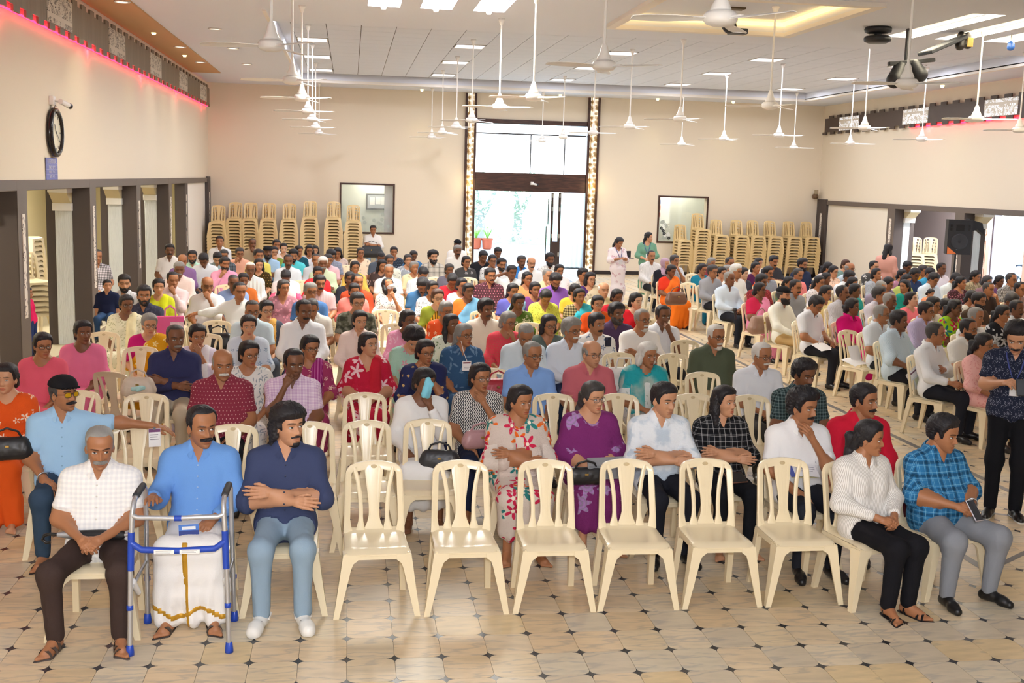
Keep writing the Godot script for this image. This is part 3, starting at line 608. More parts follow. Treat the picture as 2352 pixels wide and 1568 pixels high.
const STACKS := [
	[-3.62, 32.40, 0, 12, "by the back wall touching the corner post", true],
	[-3.20, 32.90, 0, 13, "by the back wall second from the corner post", true],
	[-2.78, 32.90, 0, 13, "by the back wall third from the corner post", true],
	[-2.27, 32.90, 0, 13, "by the back wall fourth from the corner post", true],
	[-1.70, 32.90, 0, 13, "by the back wall fifth from the corner post", true],
	[-1.12, 32.90, 0, 14, "by the back wall sixth from the corner post, tallest", true],
	[-0.46, 32.90, 0, 14, "by the back wall just before the framed window", true],
	[0.10, 32.90, 0, 13, "by the back wall in front of the framed window", true],
	[9.82, 32.85, 8, 9, "at the back wall, lowest one under the poster window", true],
	[10.33, 32.85, 8, 13, "at the back wall, tallest one at the poster window", true],
	[10.92, 32.85, 8, 11, "at the back wall, third from the poster window", true],
	[11.55, 32.85, 8, 11, "at the back wall, fourth from the poster window", true],
	[12.06, 32.85, 8, 11, "at the back wall, fifth from the poster window", true],
	[12.60, 32.85, 8, 11, "at the back wall, sixth from the poster window", true],
	[13.20, 32.85, 8, 11, "at the back wall, last but one before the white panel", true],
	[13.76, 32.85, 8, 11, "at the back wall, last one before the white panel", true],
	[15.5, 29.6, -20, 8, "outside on the veranda, nearer the doorway post", false],
	[15.98, 29.7, -30, 8, "outside on the veranda, beside the first", false],
	[-5.0, 19.0, 40, 7, "in the side passage behind dark pillars", false],
	[-5.5, 20.6, 80, 14, "tall in the side passage, tilted sideways", false],
]
const FANS := [
	[-0.71, 10.66, 0.61, "nearest along the line beside the clock wall"],
	[-0.71, 14.44, 0.69, "second along the line beside the clock wall"],
	[-0.73, 17.69, 0.73, "third along the line beside the clock wall"],
	[-0.77, 21.29, 0.83, "fourth along the line beside the clock wall"],
	[-0.79, 24.37, 0.69, "fifth along the line beside the clock wall"],
	[-0.84, 28.26, 0.82, "sixth along the line beside the clock wall"],
	[-0.86, 32.17, 0.19, "seventh along the line beside the clock wall"],
	[2.51, 7.74, 0.50, "nearest along the second line from the clock wall"],
	[2.46, 11.17, 0.83, "second along the second line from the clock wall"],
	[2.49, 15.72, 0.62, "third along the second line from the clock wall"],
	[2.32, 18.05, 0.80, "fourth along the second line from the clock wall"],
	[2.34, 22.38, 0.25, "fifth along the second line from the clock wall"],
	[2.33, 25.57, 0.50, "sixth along the second line from the clock wall"],
	[2.28, 28.89, 0.34, "seventh along the second line from the clock wall"],
	[2.26, 32.35, 0.55, "eighth along the second line from the clock wall"],
	[5.88, 11.66, 0.57, "nearest along the middle line"],
	[5.84, 15.58, 0.18, "second along the middle line"],
	[5.69, 19.51, 0.32, "third along the middle line"],
	[5.60, 22.80, 0.37, "fourth along the middle line"],
	[5.56, 26.11, 0.81, "fifth along the middle line"],
	[5.41, 29.11, 0.71, "sixth along the middle line"],
	[5.39, 32.24, 0.28, "seventh along the middle line"],
	[9.61, 16.71, 0.73, "nearest along the fourth line from the clock wall"],
	[9.41, 20.18, 0.27, "second along the fourth line from the clock wall"],
	[9.31, 24.19, 0.60, "third along the fourth line from the clock wall"],
	[9.02, 27.06, 0.26, "fourth along the fourth line from the clock wall"],
	[9.22, 31.35, 0.17, "fifth along the fourth line from the clock wall"],
	[9.02, 34.74, 0.78, "sixth along the fourth line from the clock wall"],
	[11.82, 19.09, 0.32, "nearest along the line beside the loudspeaker wall"],
	[12.40, 23.71, 0.32, "second along the line beside the loudspeaker wall"],
	[12.30, 27.12, 0.86, "third along the line beside the loudspeaker wall"],
	[12.46, 31.18, 0.78, "fourth along the line beside the loudspeaker wall"],
	[12.13, 33.99, 0.37, "fifth along the line beside the loudspeaker wall"],
]
# ---------------------------------------------------------------- geometry core
func tab(xs: Array, vs: Array, x: float) -> float:
	var n := xs.size()
	if x <= xs[0]: return vs[0]
	if x >= xs[n - 1]: return vs[n - 1]
	var i := 0
	while x > xs[i + 1]: i += 1
	var t: float = (x - xs[i]) / (xs[i + 1] - xs[i])
	return cubic_interpolate(vs[i], vs[i + 1], vs[maxi(i - 1, 0)], vs[mini(i + 2, n - 1)], t)

func gauss(a: float) -> float:
	return exp(-a * a)

# per-vertex normals of an indexed clockwise mesh
func normals_of(v: PackedVector3Array, idx: PackedInt32Array) -> PackedVector3Array:
	var n := PackedVector3Array()
	n.resize(v.size())
	for k in range(0, idx.size(), 3):
		var a := idx[k]
		var b := idx[k + 1]
		var c := idx[k + 2]
		var f := (v[c] - v[a]).cross(v[b] - v[a])
		n[a] += f
		n[b] += f
		n[c] += f
	for k in n.size():
		n[k] = n[k].normalized()
	return n

# a bag of geometry: positions, normals, colours, uvs, indices
class Geo:
	var v := PackedVector3Array()
	var n := PackedVector3Array()
	var c := PackedColorArray()
	var u := PackedVector2Array()
	var i := PackedInt32Array()
	func add(g: Geo, t := Transform3D(), mirrored := false) -> Geo:
		var base := v.size()
		v.append_array(t * g.v)
		var nt := Transform3D(t.basis.inverse().transposed(), Vector3.ZERO)
		var nn := nt * g.n
		n.append_array(nn)
		if g.c.size() == g.v.size(): c.append_array(g.c)
		else:
			var w := PackedColorArray()
			w.resize(g.v.size())
			w.fill(Color.WHITE)
			c.append_array(w)
		if g.u.size() == g.v.size(): u.append_array(g.u)
		else:
			var w2 := PackedVector2Array()
			w2.resize(g.v.size())
			u.append_array(w2)
		var m := g.i.size()
		var start := i.size()
		i.resize(start + m)
		if mirrored:
			for k in range(0, m, 3):
				i[start + k] = g.i[k] + base
				i[start + k + 1] = g.i[k + 2] + base
				i[start + k + 2] = g.i[k + 1] + base
		else:
			for k in m: i[start + k] = g.i[k] + base
		return self
	func tint(col: Color) -> Geo:
		c.resize(v.size())
		c.fill(col)
		return self
	func arrays() -> Array:
		var a := []
		a.resize(Mesh.ARRAY_MAX)
		a[Mesh.ARRAY_VERTEX] = v
		var nn := n
		for k in nn.size():
			if nn[k].length_squared() < 0.5: nn[k] = nn[k].normalized() if nn[k].length_squared() > 1e-12 else Vector3.UP
		a[Mesh.ARRAY_NORMAL] = nn
		if c.size() == v.size(): a[Mesh.ARRAY_COLOR] = c
		if u.size() == v.size(): a[Mesh.ARRAY_TEX_UV] = u
		a[Mesh.ARRAY_INDEX] = i
		return a
	func mesh(into: ArrayMesh = null, mat: Material = null) -> ArrayMesh:
		var m := into if into else ArrayMesh.new()
		if v.size() == 0 or i.size() == 0: return m
		m.add_surface_from_arrays(Mesh.PRIMITIVE_TRIANGLES, arrays())
		if mat: m.surface_set_material(m.get_surface_count() - 1, mat)
		return m

# signed distance of tapered capsules, joined smoothly, meshed as surface nets
class Field:
	var A: Array[Vector3] = []
	var D: Array[Vector3] = []
	var inv: Array[float] = []
	var ra: Array[float] = []
	var dr: Array[float] = []
	var lab: Array[int] = []
	var grp: Array[int] = []
	func bone(a: Vector3, b: Vector3, r0: float, r1: float, label := 0, group := 0) -> void:
		A.append(a)
		D.append(b - a)
		var l := (b - a).length_squared()
		inv.append(1.0 / l if l > 1e-9 else 0.0)
		ra.append(r0)
		dr.append(r1 - r0)
		lab.append(label)
		grp.append(group)
	func raw(k: int, p: Vector3) -> float:
		var q := p - A[k]
		var t := clampf(q.dot(D[k]) * inv[k], 0.0, 1.0)
		return (q - D[k] * t).length() - ra[k] - dr[k] * t
	func at(p: Vector3, sm: float) -> float:
		var d := 9.0
		for k in A.size():
			var e := raw(k, p)
			var h := maxf(sm - absf(d - e), 0.0)
			d = minf(d, e) - h * h * 0.25 / sm
		return d
	# {v, n, i, lab, t}: t is the place along the nearest bone
	func net(cell: float, sm: float) -> Dictionary:
		var lo := Vector3(1e9, 1e9, 1e9)
		var hi := -lo
		for k in A.size():
			var r := maxf(ra[k], ra[k] + dr[k]) + cell * 2.0 + sm * 0.3
			for p in [A[k], A[k] + D[k]]:
				lo = lo.min(p - Vector3(r, r, r))
				hi = hi.max(p + Vector3(r, r, r))
		var bs := 4
		var bx := int(ceil((hi.x - lo.x) / cell / bs)) + 1
		var by := int(ceil((hi.y - lo.y) / cell / bs)) + 1
		var bz := int(ceil((hi.z - lo.z) / cell / bs)) + 1
		var nx := bx * bs
		var ny := by * bs
		var nz := bz * bs
		var sy := nx
		var sz := nx * ny
		var f := PackedFloat32Array()
		f.resize(nx * ny * nz)
		f.fill(9.0)
		var active: Array[Vector3i] = []
		var half := cell * bs * 0.5
		var diag := half * 1.7321 + cell * 1.8
		var nb := A.size()
		var near := PackedInt32Array()
		var ds := PackedFloat32Array()
		ds.resize(nb)
		for cz in bz:
			for cy in by:
				for cx in bx:
					var o := lo + Vector3(cx, cy, cz) * (cell * bs)
					var mid := o + Vector3(half, half, half)
					var dm := 9.0
					for k in nb:
						var q := mid - A[k]
						var t := clampf(q.dot(D[k]) * inv[k], 0.0, 1.0)
						var e := (q - D[k] * t).length() - ra[k] - dr[k] * t
						ds[k] = e
						if e < dm: dm = e
					if dm > diag + sm * 0.3 or dm < -diag: continue
					near.clear()
					for k in nb:
						if ds[k] < dm + sm + diag * 1.2: near.append(k)
					if dm < 0.0:
						var dd := 9.0
						for k in near:
							var h2 := maxf(sm - absf(dd - ds[k]), 0.0)
							dd = minf(dd, ds[k]) - h2 * h2 * 0.25 / sm
						if dd < -diag: continue
					active.append(Vector3i(cx, cy, cz))
					for z in bs:
						for y in bs:
							var p := o + Vector3(0, y, z) * cell
							var at_i := (cz * bs + z) * sz + (cy * bs + y) * sy + cx * bs
							for x in bs:
								var d := 9.0
								for k in near:
									var q2 := p - A[k]
									var t2 := clampf(q2.dot(D[k]) * inv[k], 0.0, 1.0)
									var e2 := (q2 - D[k] * t2).length() - ra[k] - dr[k] * t2
									var h := sm - absf(d - e2)
									d = minf(d, e2)
									if h > 0.0: d -= h * h * 0.25 / sm
								f[at_i + x] = d
								p.x += cell
		var where := {}
		var v := PackedVector3Array()
		var n := PackedVector3Array()
		var idx := PackedInt32Array()
		var cells := PackedInt32Array()
		for b in active:
			for z in bs:
				var gz := b.z * bs + z
				if gz >= nz - 1: continue
				for y in bs:
					var gy := b.y * bs + y
					if gy >= ny - 1: continue
					for x in bs:
						var gx := b.x * bs + x
						if gx >= nx - 1: continue
						var i0 := gz * sz + gy * sy + gx
						var a0 := f[i0]
						var a1 := f[i0 + 1]
						var a2 := f[i0 + sy]
						var a3 := f[i0 + sy + 1]
						var a4 := f[i0 + sz]
						var a5 := f[i0 + sz + 1]
						var a6 := f[i0 + sz + sy]
						var a7 := f[i0 + sz + sy + 1]
						var cnt := int(a0 < 0) + int(a1 < 0) + int(a2 < 0) + int(a3 < 0) + int(a4 < 0) + int(a5 < 0) + int(a6 < 0) + int(a7 < 0)
						if cnt == 0 or cnt == 8: continue
						var g := Vector3(a1 + a3 + a5 + a7 - a0 - a2 - a4 - a6, a2 + a3 + a6 + a7 - a0 - a1 - a4 - a5, a4 + a5 + a6 + a7 - a0 - a1 - a2 - a3)
						var gl := g.length()
						if gl < 1e-9: continue
						var mean := (a0 + a1 + a2 + a3 + a4 + a5 + a6 + a7) * 0.125
						var nn := g / gl
						var slope := gl * 0.25 / cell
						var off := nn * clampf(mean / maxf(slope, 0.3), -cell * 0.7, cell * 0.7)
						where[i0] = v.size()
						cells.append(i0)
						v.append(lo + Vector3(gx + 0.5, gy + 0.5, gz + 0.5) * cell - off)
						n.append(nn)
		for i0 in cells:
			var s0 := f[i0] < 0.0
			if s0 != (f[i0 + 1] < 0.0) and where.has(i0 - sy) and where.has(i0 - sz) and where.has(i0 - sy - sz):
				var q := [where[i0], where[i0 - sy], where[i0 - sy - sz], where[i0 - sz]]
				quad(idx, q, s0)
			if s0 != (f[i0 + sy] < 0.0) and where.has(i0 - 1) and where.has(i0 - sz) and where.has(i0 - 1 - sz):
				var q := [where[i0], where[i0 - sz], where[i0 - 1 - sz], where[i0 - 1]]
				quad(idx, q, s0)
			if s0 != (f[i0 + sz] < 0.0) and where.has(i0 - 1) and where.has(i0 - sy) and where.has(i0 - 1 - sy):
				var q := [where[i0], where[i0 - 1], where[i0 - 1 - sy], where[i0 - sy]]
				quad(idx, q, s0)
		var lb := PackedByteArray()
		var tt := PackedFloat32Array()
		lb.resize(v.size())
		tt.resize(v.size())
		for m in v.size():
			var best := 9.0
			var p := v[m]
			for k in nb:
				var q := p - A[k]
				var t := clampf(q.dot(D[k]) * inv[k], 0.0, 1.0)
				var e := (q - D[k] * t).length() - ra[k] - dr[k] * t
				if e < best:
					best = e
					lb[m] = lab[k]
					tt[m] = t
		return {"v": v, "n": n, "i": idx, "lab": lb, "t": tt}
	func quad(idx: PackedInt32Array, q: Array, flip: bool) -> void:
		if flip:
			idx.append_array([q[0], q[2], q[1], q[0], q[3], q[2]])
		else:
			idx.append_array([q[0], q[1], q[2], q[0], q[2], q[3]])
# ---------------------------------------------------------------- heads
# origin between the eyes' height and the skull's middle; y up, face towards +z
const HY := [-0.121, -0.117, -0.108, -0.095, -0.078, -0.055, -0.03, 0.0, 0.03, 0.06, 0.085, 0.1, 0.112, 0.119, 0.1225]

# shape: jaw, cheek, long, nose, brow, round (0 = usual)
func head_geo(lod: int, sh: Dictionary) -> Dictionary:
	var jaw: float = sh.get("jaw", 0.0)
	var fat: float = sh.get("fat", 0.0)
	var nose: float = sh.get("nose", 1.0)
	var brow: float = sh.get("brow", 0.2 if sh.get("fem", 0.0) > 0.5 else 1.0)
	var thin: float = sh.get("thin", 0.0)
	var fem: float = sh.get("fem", 0.0)
	var W := [0.0, 0.017, 0.033 + jaw * 0.4, 0.0435 + jaw * 0.8 + fat * 0.4, 0.0515 + jaw + fat * 0.8, 0.0585 + jaw * 0.7 + fat, 0.0655 + fat * 0.7 - thin * 0.3, 0.0695 + fat * 0.3, 0.0725, 0.0735, 0.068, 0.058, 0.041, 0.023, 0.0]
	var F := [0.055, 0.071, 0.079, 0.0825, 0.0835, 0.084, 0.085, 0.0865, 0.0885, 0.086, 0.0745, 0.0605, 0.041, 0.021, 0.0]
	var B := [-0.045, -0.02, 0.0, 0.018, 0.036, 0.058, 0.077, 0.0905, 0.097, 0.0955, 0.085, 0.071, 0.05, 0.027, 0.0]
	var ys: Array[float] = []
	var segs: int
	if lod == 0:
		segs = 70
		var y := -0.121
		while y < 0.1225:
			ys.append(y)
			y += 0.003 if y > -0.1 and y < 0.035 else 0.0045
			if y > 0.1: y += 0.0 if y < 0.112 else -0.002
		ys.append(0.1225)
	elif lod == 1:
		segs = 42
		var y := -0.121
		while y < 0.1225:
			ys.append(y)
			y += 0.0052 if y > -0.1 and y < 0.035 else 0.008
		ys.append(0.1225)
	else:
		segs = 24
		var y := -0.121
		while y < 0.1225:
			ys.append(y)
			y += 0.009 if y > -0.1 and y < 0.04 else 0.014
		ys.append(0.1225)
	var g := Geo.new()
	var rings := ys.size()
	for r in rings:
		var y: float = ys[r]
		var w := tab(HY, W, y)
		var zf := tab(HY, F, y)
		var zb := tab(HY, B, y)
		for s in segs:
			var u := 2.0 * s / segs - 1.0
			var a := PI * signf(u) * pow(absf(u), 1.3)
			var sn := sin(a)
			var cs := cos(a)
			var x := w * signf(sn) * pow(absf(sn), 0.88)
			var z := zf * pow(maxf(cs, 0.0), 0.78) if cs > 0 else -zb * pow(-cs, 0.9)
			var p := Vector3(x, y, z)
			var col := Color(1, 1, 1)
			if cs > 0.15 and y < 0.06 and y > -0.119:
				var fr := smoothstep(0.15, 0.55, cs)
				var ax := absf(x)
				# nose
				var ny := 0.0
				if y < 0.014 and y > -0.052:
					ny = smoothstep(0.014, -0.034, y) if y > -0.034 else smoothstep(-0.052, -0.036, y)
				var nw := lerpf(0.0075, 0.0125, smoothstep(0.0, -0.034, y))
				var dz := 0.025 * nose * ny * gauss(x / nw)
				dz += 0.009 * gauss((ax - 0.0135) / 0.0065) * gauss((y + 0.0375) / 0.0085)
				# eye sockets, brow, cheeks
				dz -= 0.0095 * gauss((ax - 0.031) / 0.0165) * gauss((y + 0.001) / 0.0125)
				dz -= 0.004 * gauss((ax - 0.014) / 0.008) * gauss((y - 0.002) / 0.016)
				dz += 0.0045 * brow * gauss((y - 0.022) / 0.0085) * smoothstep(0.058, 0.04, ax)
				dz += (0.0045 + fat * 0.1) * gauss((ax - 0.044) / 0.016) * gauss((y + 0.028) / 0.017)
				dz -= (0.002 + thin * 0.3) * gauss((ax - 0.043) / 0.014) * gauss((y + 0.066) / 0.018)
				# lips and chin
				var lw := smoothstep(0.0265, 0.012, ax)
				dz += 0.0062 * lw * gauss((y + 0.0655) / 0.0055)
				dz += 0.0072 * lw * gauss((y + 0.0775) / 0.006)
				dz -= 0.0042 * smoothstep(0.027, 0.02, ax) * gauss((y + 0.0712) / 0.0024)
				dz -= 0.003 * gauss((y + 0.0885) / 0.0055) * smoothstep(0.03, 0.01, ax)
				dz += 0.0055 * gauss((y + 0.106) / 0.011) * gauss(x / 0.02)
				dz -= 0.0025 * gauss((ax - 0.004 - (-0.04 - y) * 0.65 - 0.02) / 0.005) * smoothstep(-0.035, -0.045, y) * smoothstep(-0.078, -0.062, y)
				p.z += dz * fr
				# tints by place: lips, mouth line, sockets, nostrils, brows, jaw
				var lip := smoothstep(0.027 - absf(y + 0.0715) * 0.9, 0.019 - absf(y + 0.0715) * 0.9, ax) * smoothstep(-0.0865, -0.082, y) * smoothstep(-0.0575, -0.0625, y)
				var lc: Color = Color(0.93, 0.42, 0.4) if fem > 0.5 else Color(0.8, 0.6, 0.58)
				col = col.lerp(lc, lip * (0.85 if fem > 0.5 else 0.75))
				col = col.lerp(Color(0.45, 0.38, 0.38), 0.75 * gauss((y + 0.0712) / 0.0018) * smoothstep(0.026, 0.02, ax))
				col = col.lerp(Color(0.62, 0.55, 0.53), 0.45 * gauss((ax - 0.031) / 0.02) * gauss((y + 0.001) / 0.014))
				col = col.lerp(Color(0.5, 0.4, 0.38), 0.6 * gauss((ax - 0.009) / 0.004) * gauss((y + 0.047) / 0.003))
				var by := 0.0225 + 0.003 * gauss((ax - 0.036) / 0.012) - 0.0006 * smoothstep(0.04, 0.055, ax) * 6.0
				var bt := (0.0042 if fem < 0.5 else 0.003) * (1.0 + (0.5 if lod == 2 else 0.0))
				var bro := smoothstep(1.25, 0.75, absf(y - by) / bt) * smoothstep(0.0075, 0.013, ax) * smoothstep(0.057, 0.049, ax)
				col = col.lerp(Color(0.05, 0.04, 0.04), 0.95 * bro)
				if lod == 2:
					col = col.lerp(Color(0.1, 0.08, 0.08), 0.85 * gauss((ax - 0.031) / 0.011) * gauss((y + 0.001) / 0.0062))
				if fem < 0.5:
					col = col.lerp(Color(0.72, 0.72, 0.74), 0.35 * smoothstep(-0.05, -0.07, y) * (1.0 - lip))
			g.v.append(p)
			g.c.append(col)
	for r in rings - 1:
		for s in segs:
			var a := r * segs + s
			var b := r * segs + (s + 1) % segs
			var c := a + segs
			var d := b + segs
			g.i.append_array([a, c, b, b, c, d])
	g.n = normals_of(g.v, g.i)
	# the seam at the back and the poles share positions, not normals; near enough to smooth
	var skull := Geo.new()
	skull.add(g)
	# ears
	var er := 10 if lod == 0 else (7 if lod == 1 else 5)
	for side in [-1.0, 1.0]:
		var e := ball(Vector3(0.0095, 0.031, 0.0175), er, er + 3)
		for k in e.v.size():
			var q := e.v[k]
			q.z += q.y * 0.18
			if q.x > 0.0: q.x -= 0.006 * gauss(q.y / 0.016) * gauss(q.z / 0.009)
			if q.y < -0.012: q.z *= 0.75
			e.v[k] = q
		e.n = normals_of(e.v, e.i)
		var t := Transform3D(Basis(Vector3.UP, -0.5).scaled(Vector3(1, 1, 1)), Vector3(0.0715 + fat * 0.3, -0.012, -0.006))
		if side < 0: skull.add(e, Transform3D(Basis(Vector3(-1, 0, 0), Vector3.UP, Vector3(0, 0, 1)), Vector3.ZERO) * t, true)
		else: skull.add(e, t)
	var eyes := Geo.new()
	if lod < 2:
		for side in [-1.0, 1.0]:
			var e := ball(Vector3(0.0142, 0.0072, 0.0105), 12 if lod == 0 else 8, 16 if lod == 0 else 10)
			for k in e.v.size():
				var q := e.v[k]
				var look := Vector2(q.x - 0.0022, q.y - 0.0005).length()
				var col := Color(0.62, 0.6, 0.57)
				if q.z < 0.0: col = Color(0.4, 0.3, 0.28)
				elif q.y > 0.0048: col = Color(0.03, 0.02, 0.02)
				elif look < 0.0044: col = Color(0.022, 0.012, 0.008)
				e.c.append(col)
			eyes.add(e, Transform3D(Basis(Vector3.UP, side * 0.22), Vector3(side * 0.0312, -0.0008, 0.0705)))
	return {"skin": skull, "grid": g, "eyes": eyes, "segs": segs}

func ball(r: Vector3, rings: int, segs: int) -> Geo:
	var g := Geo.new()
	for j in rings + 1:
		var th := PI * j / rings
		for s in segs:
			var ph := TAU * s / segs
			var d := Vector3(sin(th) * cos(ph), cos(th), sin(th) * sin(ph))
			g.v.append(d * r)
			g.n.append((d / r).normalized())
	for j in rings:
		for s in segs:
			var a := j * segs + s
			var b := j * segs + (s + 1) % segs
			g.i.append_array([a, a + segs, b, b, a + segs, b + segs])
	return g

# hair, beard, cap: a copy of part of the skin, lifted where want(p) > 0 and sunk below the skin elsewhere
func lifted(src: Geo, want: Callable, thick: float, soft: float, rough := 0.0, seed_n := 1) -> Geo:
	var ok := PackedFloat32Array()
	ok.resize(src.v.size())
	for k in src.v.size():
		ok[k] = want.call(src.v[k])
	var g := Geo.new()
	var map := {}
	for k in range(0, src.i.size(), 3):
		if maxf(ok[src.i[k]], maxf(ok[src.i[k + 1]], ok[src.i[k + 2]])) <= 0.0: continue
		for m in 3:
			var j := src.i[k + m]
			if not map.has(j):
				map[j] = g.v.size()
				var h := thick * smoothstep(0.0, soft, ok[j]) + 0.0012
				if ok[j] < 0.0: h = -0.004
				if rough > 0.0: h += rough * noise3.get_noise_3dv(src.v[j] * 900.0 + Vector3(seed_n * 31, 0, 0)) * smoothstep(0.0, soft, ok[j])
				g.v.append(src.v[j] + src.n[j] * h)
			g.i.append(map[j])
	g.n = normals_of(g.v, g.i)
	return g

func line_y(p: Vector3, pts: Array) -> float:   # height of the hair line at depth z
	var zs := []
	var vs := []
	for q in pts:
		zs.append(q[0])
		vs.append(q[1])
	var n := zs.size()
	if p.z <= zs[0]: return vs[0]
	if p.z >= zs[n - 1]: return vs[n - 1]
	var i := 0
	while p.z > zs[i + 1]: i += 1
	return lerpf(vs[i], vs[i + 1], (p.z - zs[i]) / (zs[i + 1] - zs[i]))

const LINE_MAN := [[-0.1, -0.07], [-0.05, -0.062], [-0.03, -0.045], [-0.02, 0.012], [0.0, 0.018], [0.012, -0.02], [0.03, -0.02], [0.034, 0.02], [0.05, 0.045], [0.062, 0.066], [0.09, 0.07]]
const LINE_RECEDE := [[-0.1, -0.07], [-0.05, -0.062], [-0.03, -0.045], [-0.02, 0.012], [0.0, 0.018], [0.012, -0.015], [0.026, -0.015], [0.03, 0.03], [0.038, 0.06], [0.045, 0.09], [0.062, 0.092], [0.09, 0.088]]
const LINE_WOMAN := [[-0.1, -0.085], [-0.05, -0.08], [-0.03, -0.06], [-0.01, -0.01], [0.012, -0.02], [0.026, -0.01], [0.04, 0.03], [0.055, 0.058], [0.066, 0.068], [0.09, 0.073]]

func hair_geo(kind: String, head: Dictionary, lod: int) -> Geo:
	var src: Geo = head.grid
	var g := Geo.new()
	var rough := 0.004 if lod == 0 else 0.003
	match kind:
		"short":
			g = lifted(src, func(p): return p.y - line_y(p, LINE_MAN), 0.012, 0.03, rough)
		"full":
			g = lifted(src, func(p): return p.y - line_y(p, LINE_MAN), 0.024, 0.045, rough * 2.2)
		"wavy":
			g = lifted(src, func(p): return p.y - line_y(p, LINE_MAN) + 0.008, 0.03, 0.04, rough * 4.0)
		"recede":
			g = lifted(src, func(p): return p.y - line_y(p, LINE_RECEDE), 0.008, 0.03, rough)
		"fringe":
			g = lifted(src, func(p): return minf(p.y - line_y(p, LINE_RECEDE), 0.062 - p.y - maxf(p.z, 0.0) * 0.6), 0.007, 0.02, rough)
		"crop":
			g = lifted(src, func(p): return p.y - line_y(p, LINE_RECEDE), 0.0035, 0.02, 0.0)
		"mop":
			g = lifted(src, func(p): return p.y - line_y(p, LINE_MAN) + 0.02 * smoothstep(0.03, 0.07, p.z), 0.026, 0.03, rough * 2.5)
			var f := Field.new()
			for s in [-1.0, 1.0]:
				f.bone(Vector3(s * 0.07, 0.04, -0.02), Vector3(s * 0.079, -0.06, -0.025), 0.026, 0.02)
				f.bone(Vector3(s * 0.05, 0.0, -0.075), Vector3(s * 0.062, -0.125, -0.075), 0.04, 0.02)
			f.bone(Vector3(0, 0.0, -0.09), Vector3(0, -0.12, -0.1), 0.04, 0.025)
			g.add(net_geo(f, 0.006 if lod == 0 else 0.01, 0.03, rough * 2.0))
		"tied", "bun", "pony", "plait", "loose", "bob":
			var th := 0.015 if kind != "bob" else 0.02
			g = lifted(src, func(p): return p.y - line_y(p, LINE_WOMAN), th, 0.03, rough * 0.6)
			var f := Field.new()
			if kind != "loose" and kind != "bob":
				for s in [-1.0, 1.0]: f.bone(Vector3(s * 0.05, 0.02, -0.055), Vector3(s * 0.035, -0.06, -0.085), 0.036, 0.034)
			if kind == "bun" or kind == "tied":
				f.bone(Vector3(-0.014, -0.005 if kind == "bun" else -0.045, -0.112), Vector3(0.014, -0.005 if kind == "bun" else -0.045, -0.112), 0.036 if kind == "bun" else 0.03, 0.03)
			elif kind == "pony":
				f.bone(Vector3(0, 0.0, -0.1), Vector3(0.0, -0.01, -0.135), 0.022, 0.028)
				f.bone(Vector3(0.0, -0.01, -0.135), Vector3(-0.035, -0.13, -0.12), 0.03, 0.028)
				f.bone(Vector3(-0.035, -0.13, -0.12), Vector3(-0.06, -0.27, -0.085), 0.028, 0.01)
			elif kind == "plait":
				f.bone(Vector3(0, -0.05, -0.1), Vector3(-0.05, -0.15, -0.1), 0.026, 0.022)
				f.bone(Vector3(-0.05, -0.15, -0.1), Vector3(-0.1, -0.3, -0.02), 0.022, 0.014)
			elif kind == "loose":
				for s in [-1.0, 1.0]:
					f.bone(Vector3(s * 0.066, 0.05, -0.02), Vector3(s * 0.082, -0.08, -0.02), 0.03, 0.028)
					f.bone(Vector3(s * 0.082, -0.08, -0.02), Vector3(s * 0.09, -0.24, 0.0), 0.03, 0.016)
				f.bone(Vector3(0, 0.02, -0.075), Vector3(0, -0.2, -0.1), 0.055, 0.05)
			else:
				for s in [-1.0, 1.0]:
					f.bone(Vector3(s * 0.064, 0.055, -0.01), Vector3(s * 0.086, -0.075, -0.018), 0.032, 0.034)
					f.bone(Vector3(s * 0.05, -0.02, -0.06), Vector3(s * 0.06, -0.11, -0.06), 0.045, 0.032)
				f.bone(Vector3(0, 0.03, -0.06), Vector3(0, -0.09, -0.08), 0.06, 0.05)
			g.add(net_geo(f, [0.0065, 0.01, 0.015][lod], 0.03, rough * (2.5 if kind == "bob" or kind == "loose" else 1.2)))
		"shock":
			g = lifted(src, func(p): return p.y - line_y(p, LINE_WOMAN), 0.045, 0.05, rough * 4.0)
		"hijab":
			g = lifted(src, func(p): return maxf(p.y - 0.062, maxf(0.042 - p.z, -0.09 - p.y)) + 0.0, 0.012, 0.012, 0.0)
			var f := Field.new()
			f.bone(Vector3(0, -0.1, -0.02), Vector3(0, -0.2, -0.03), 0.068, 0.1)
			f.bone(Vector3(-0.05, -0.22, -0.01), Vector3(0.05, -0.22, -0.01), 0.08, 0.08)
			g.add(net_geo(f, 0.014, 0.05, 0.003))
		"cap", "ballcap":
			g = lifted(src, func(p): return p.y - 0.048 + p.z * 0.12, 0.014, 0.012, 0.0)
			var f := Field.new()
			for k in 9:
				var a := lerpf(-0.95, 0.95, k / 8.0)
				f.bone(Vector3(sin(a) * 0.07, 0.052, cos(a) * 0.075), Vector3(sin(a) * 0.082, 0.045, cos(a) * 0.088 + 0.05 * cos(a)), 0.0055, 0.005)
			g.add(net_geo(f, 0.0045 if lod == 0 else 0.007, 0.008))
	return g

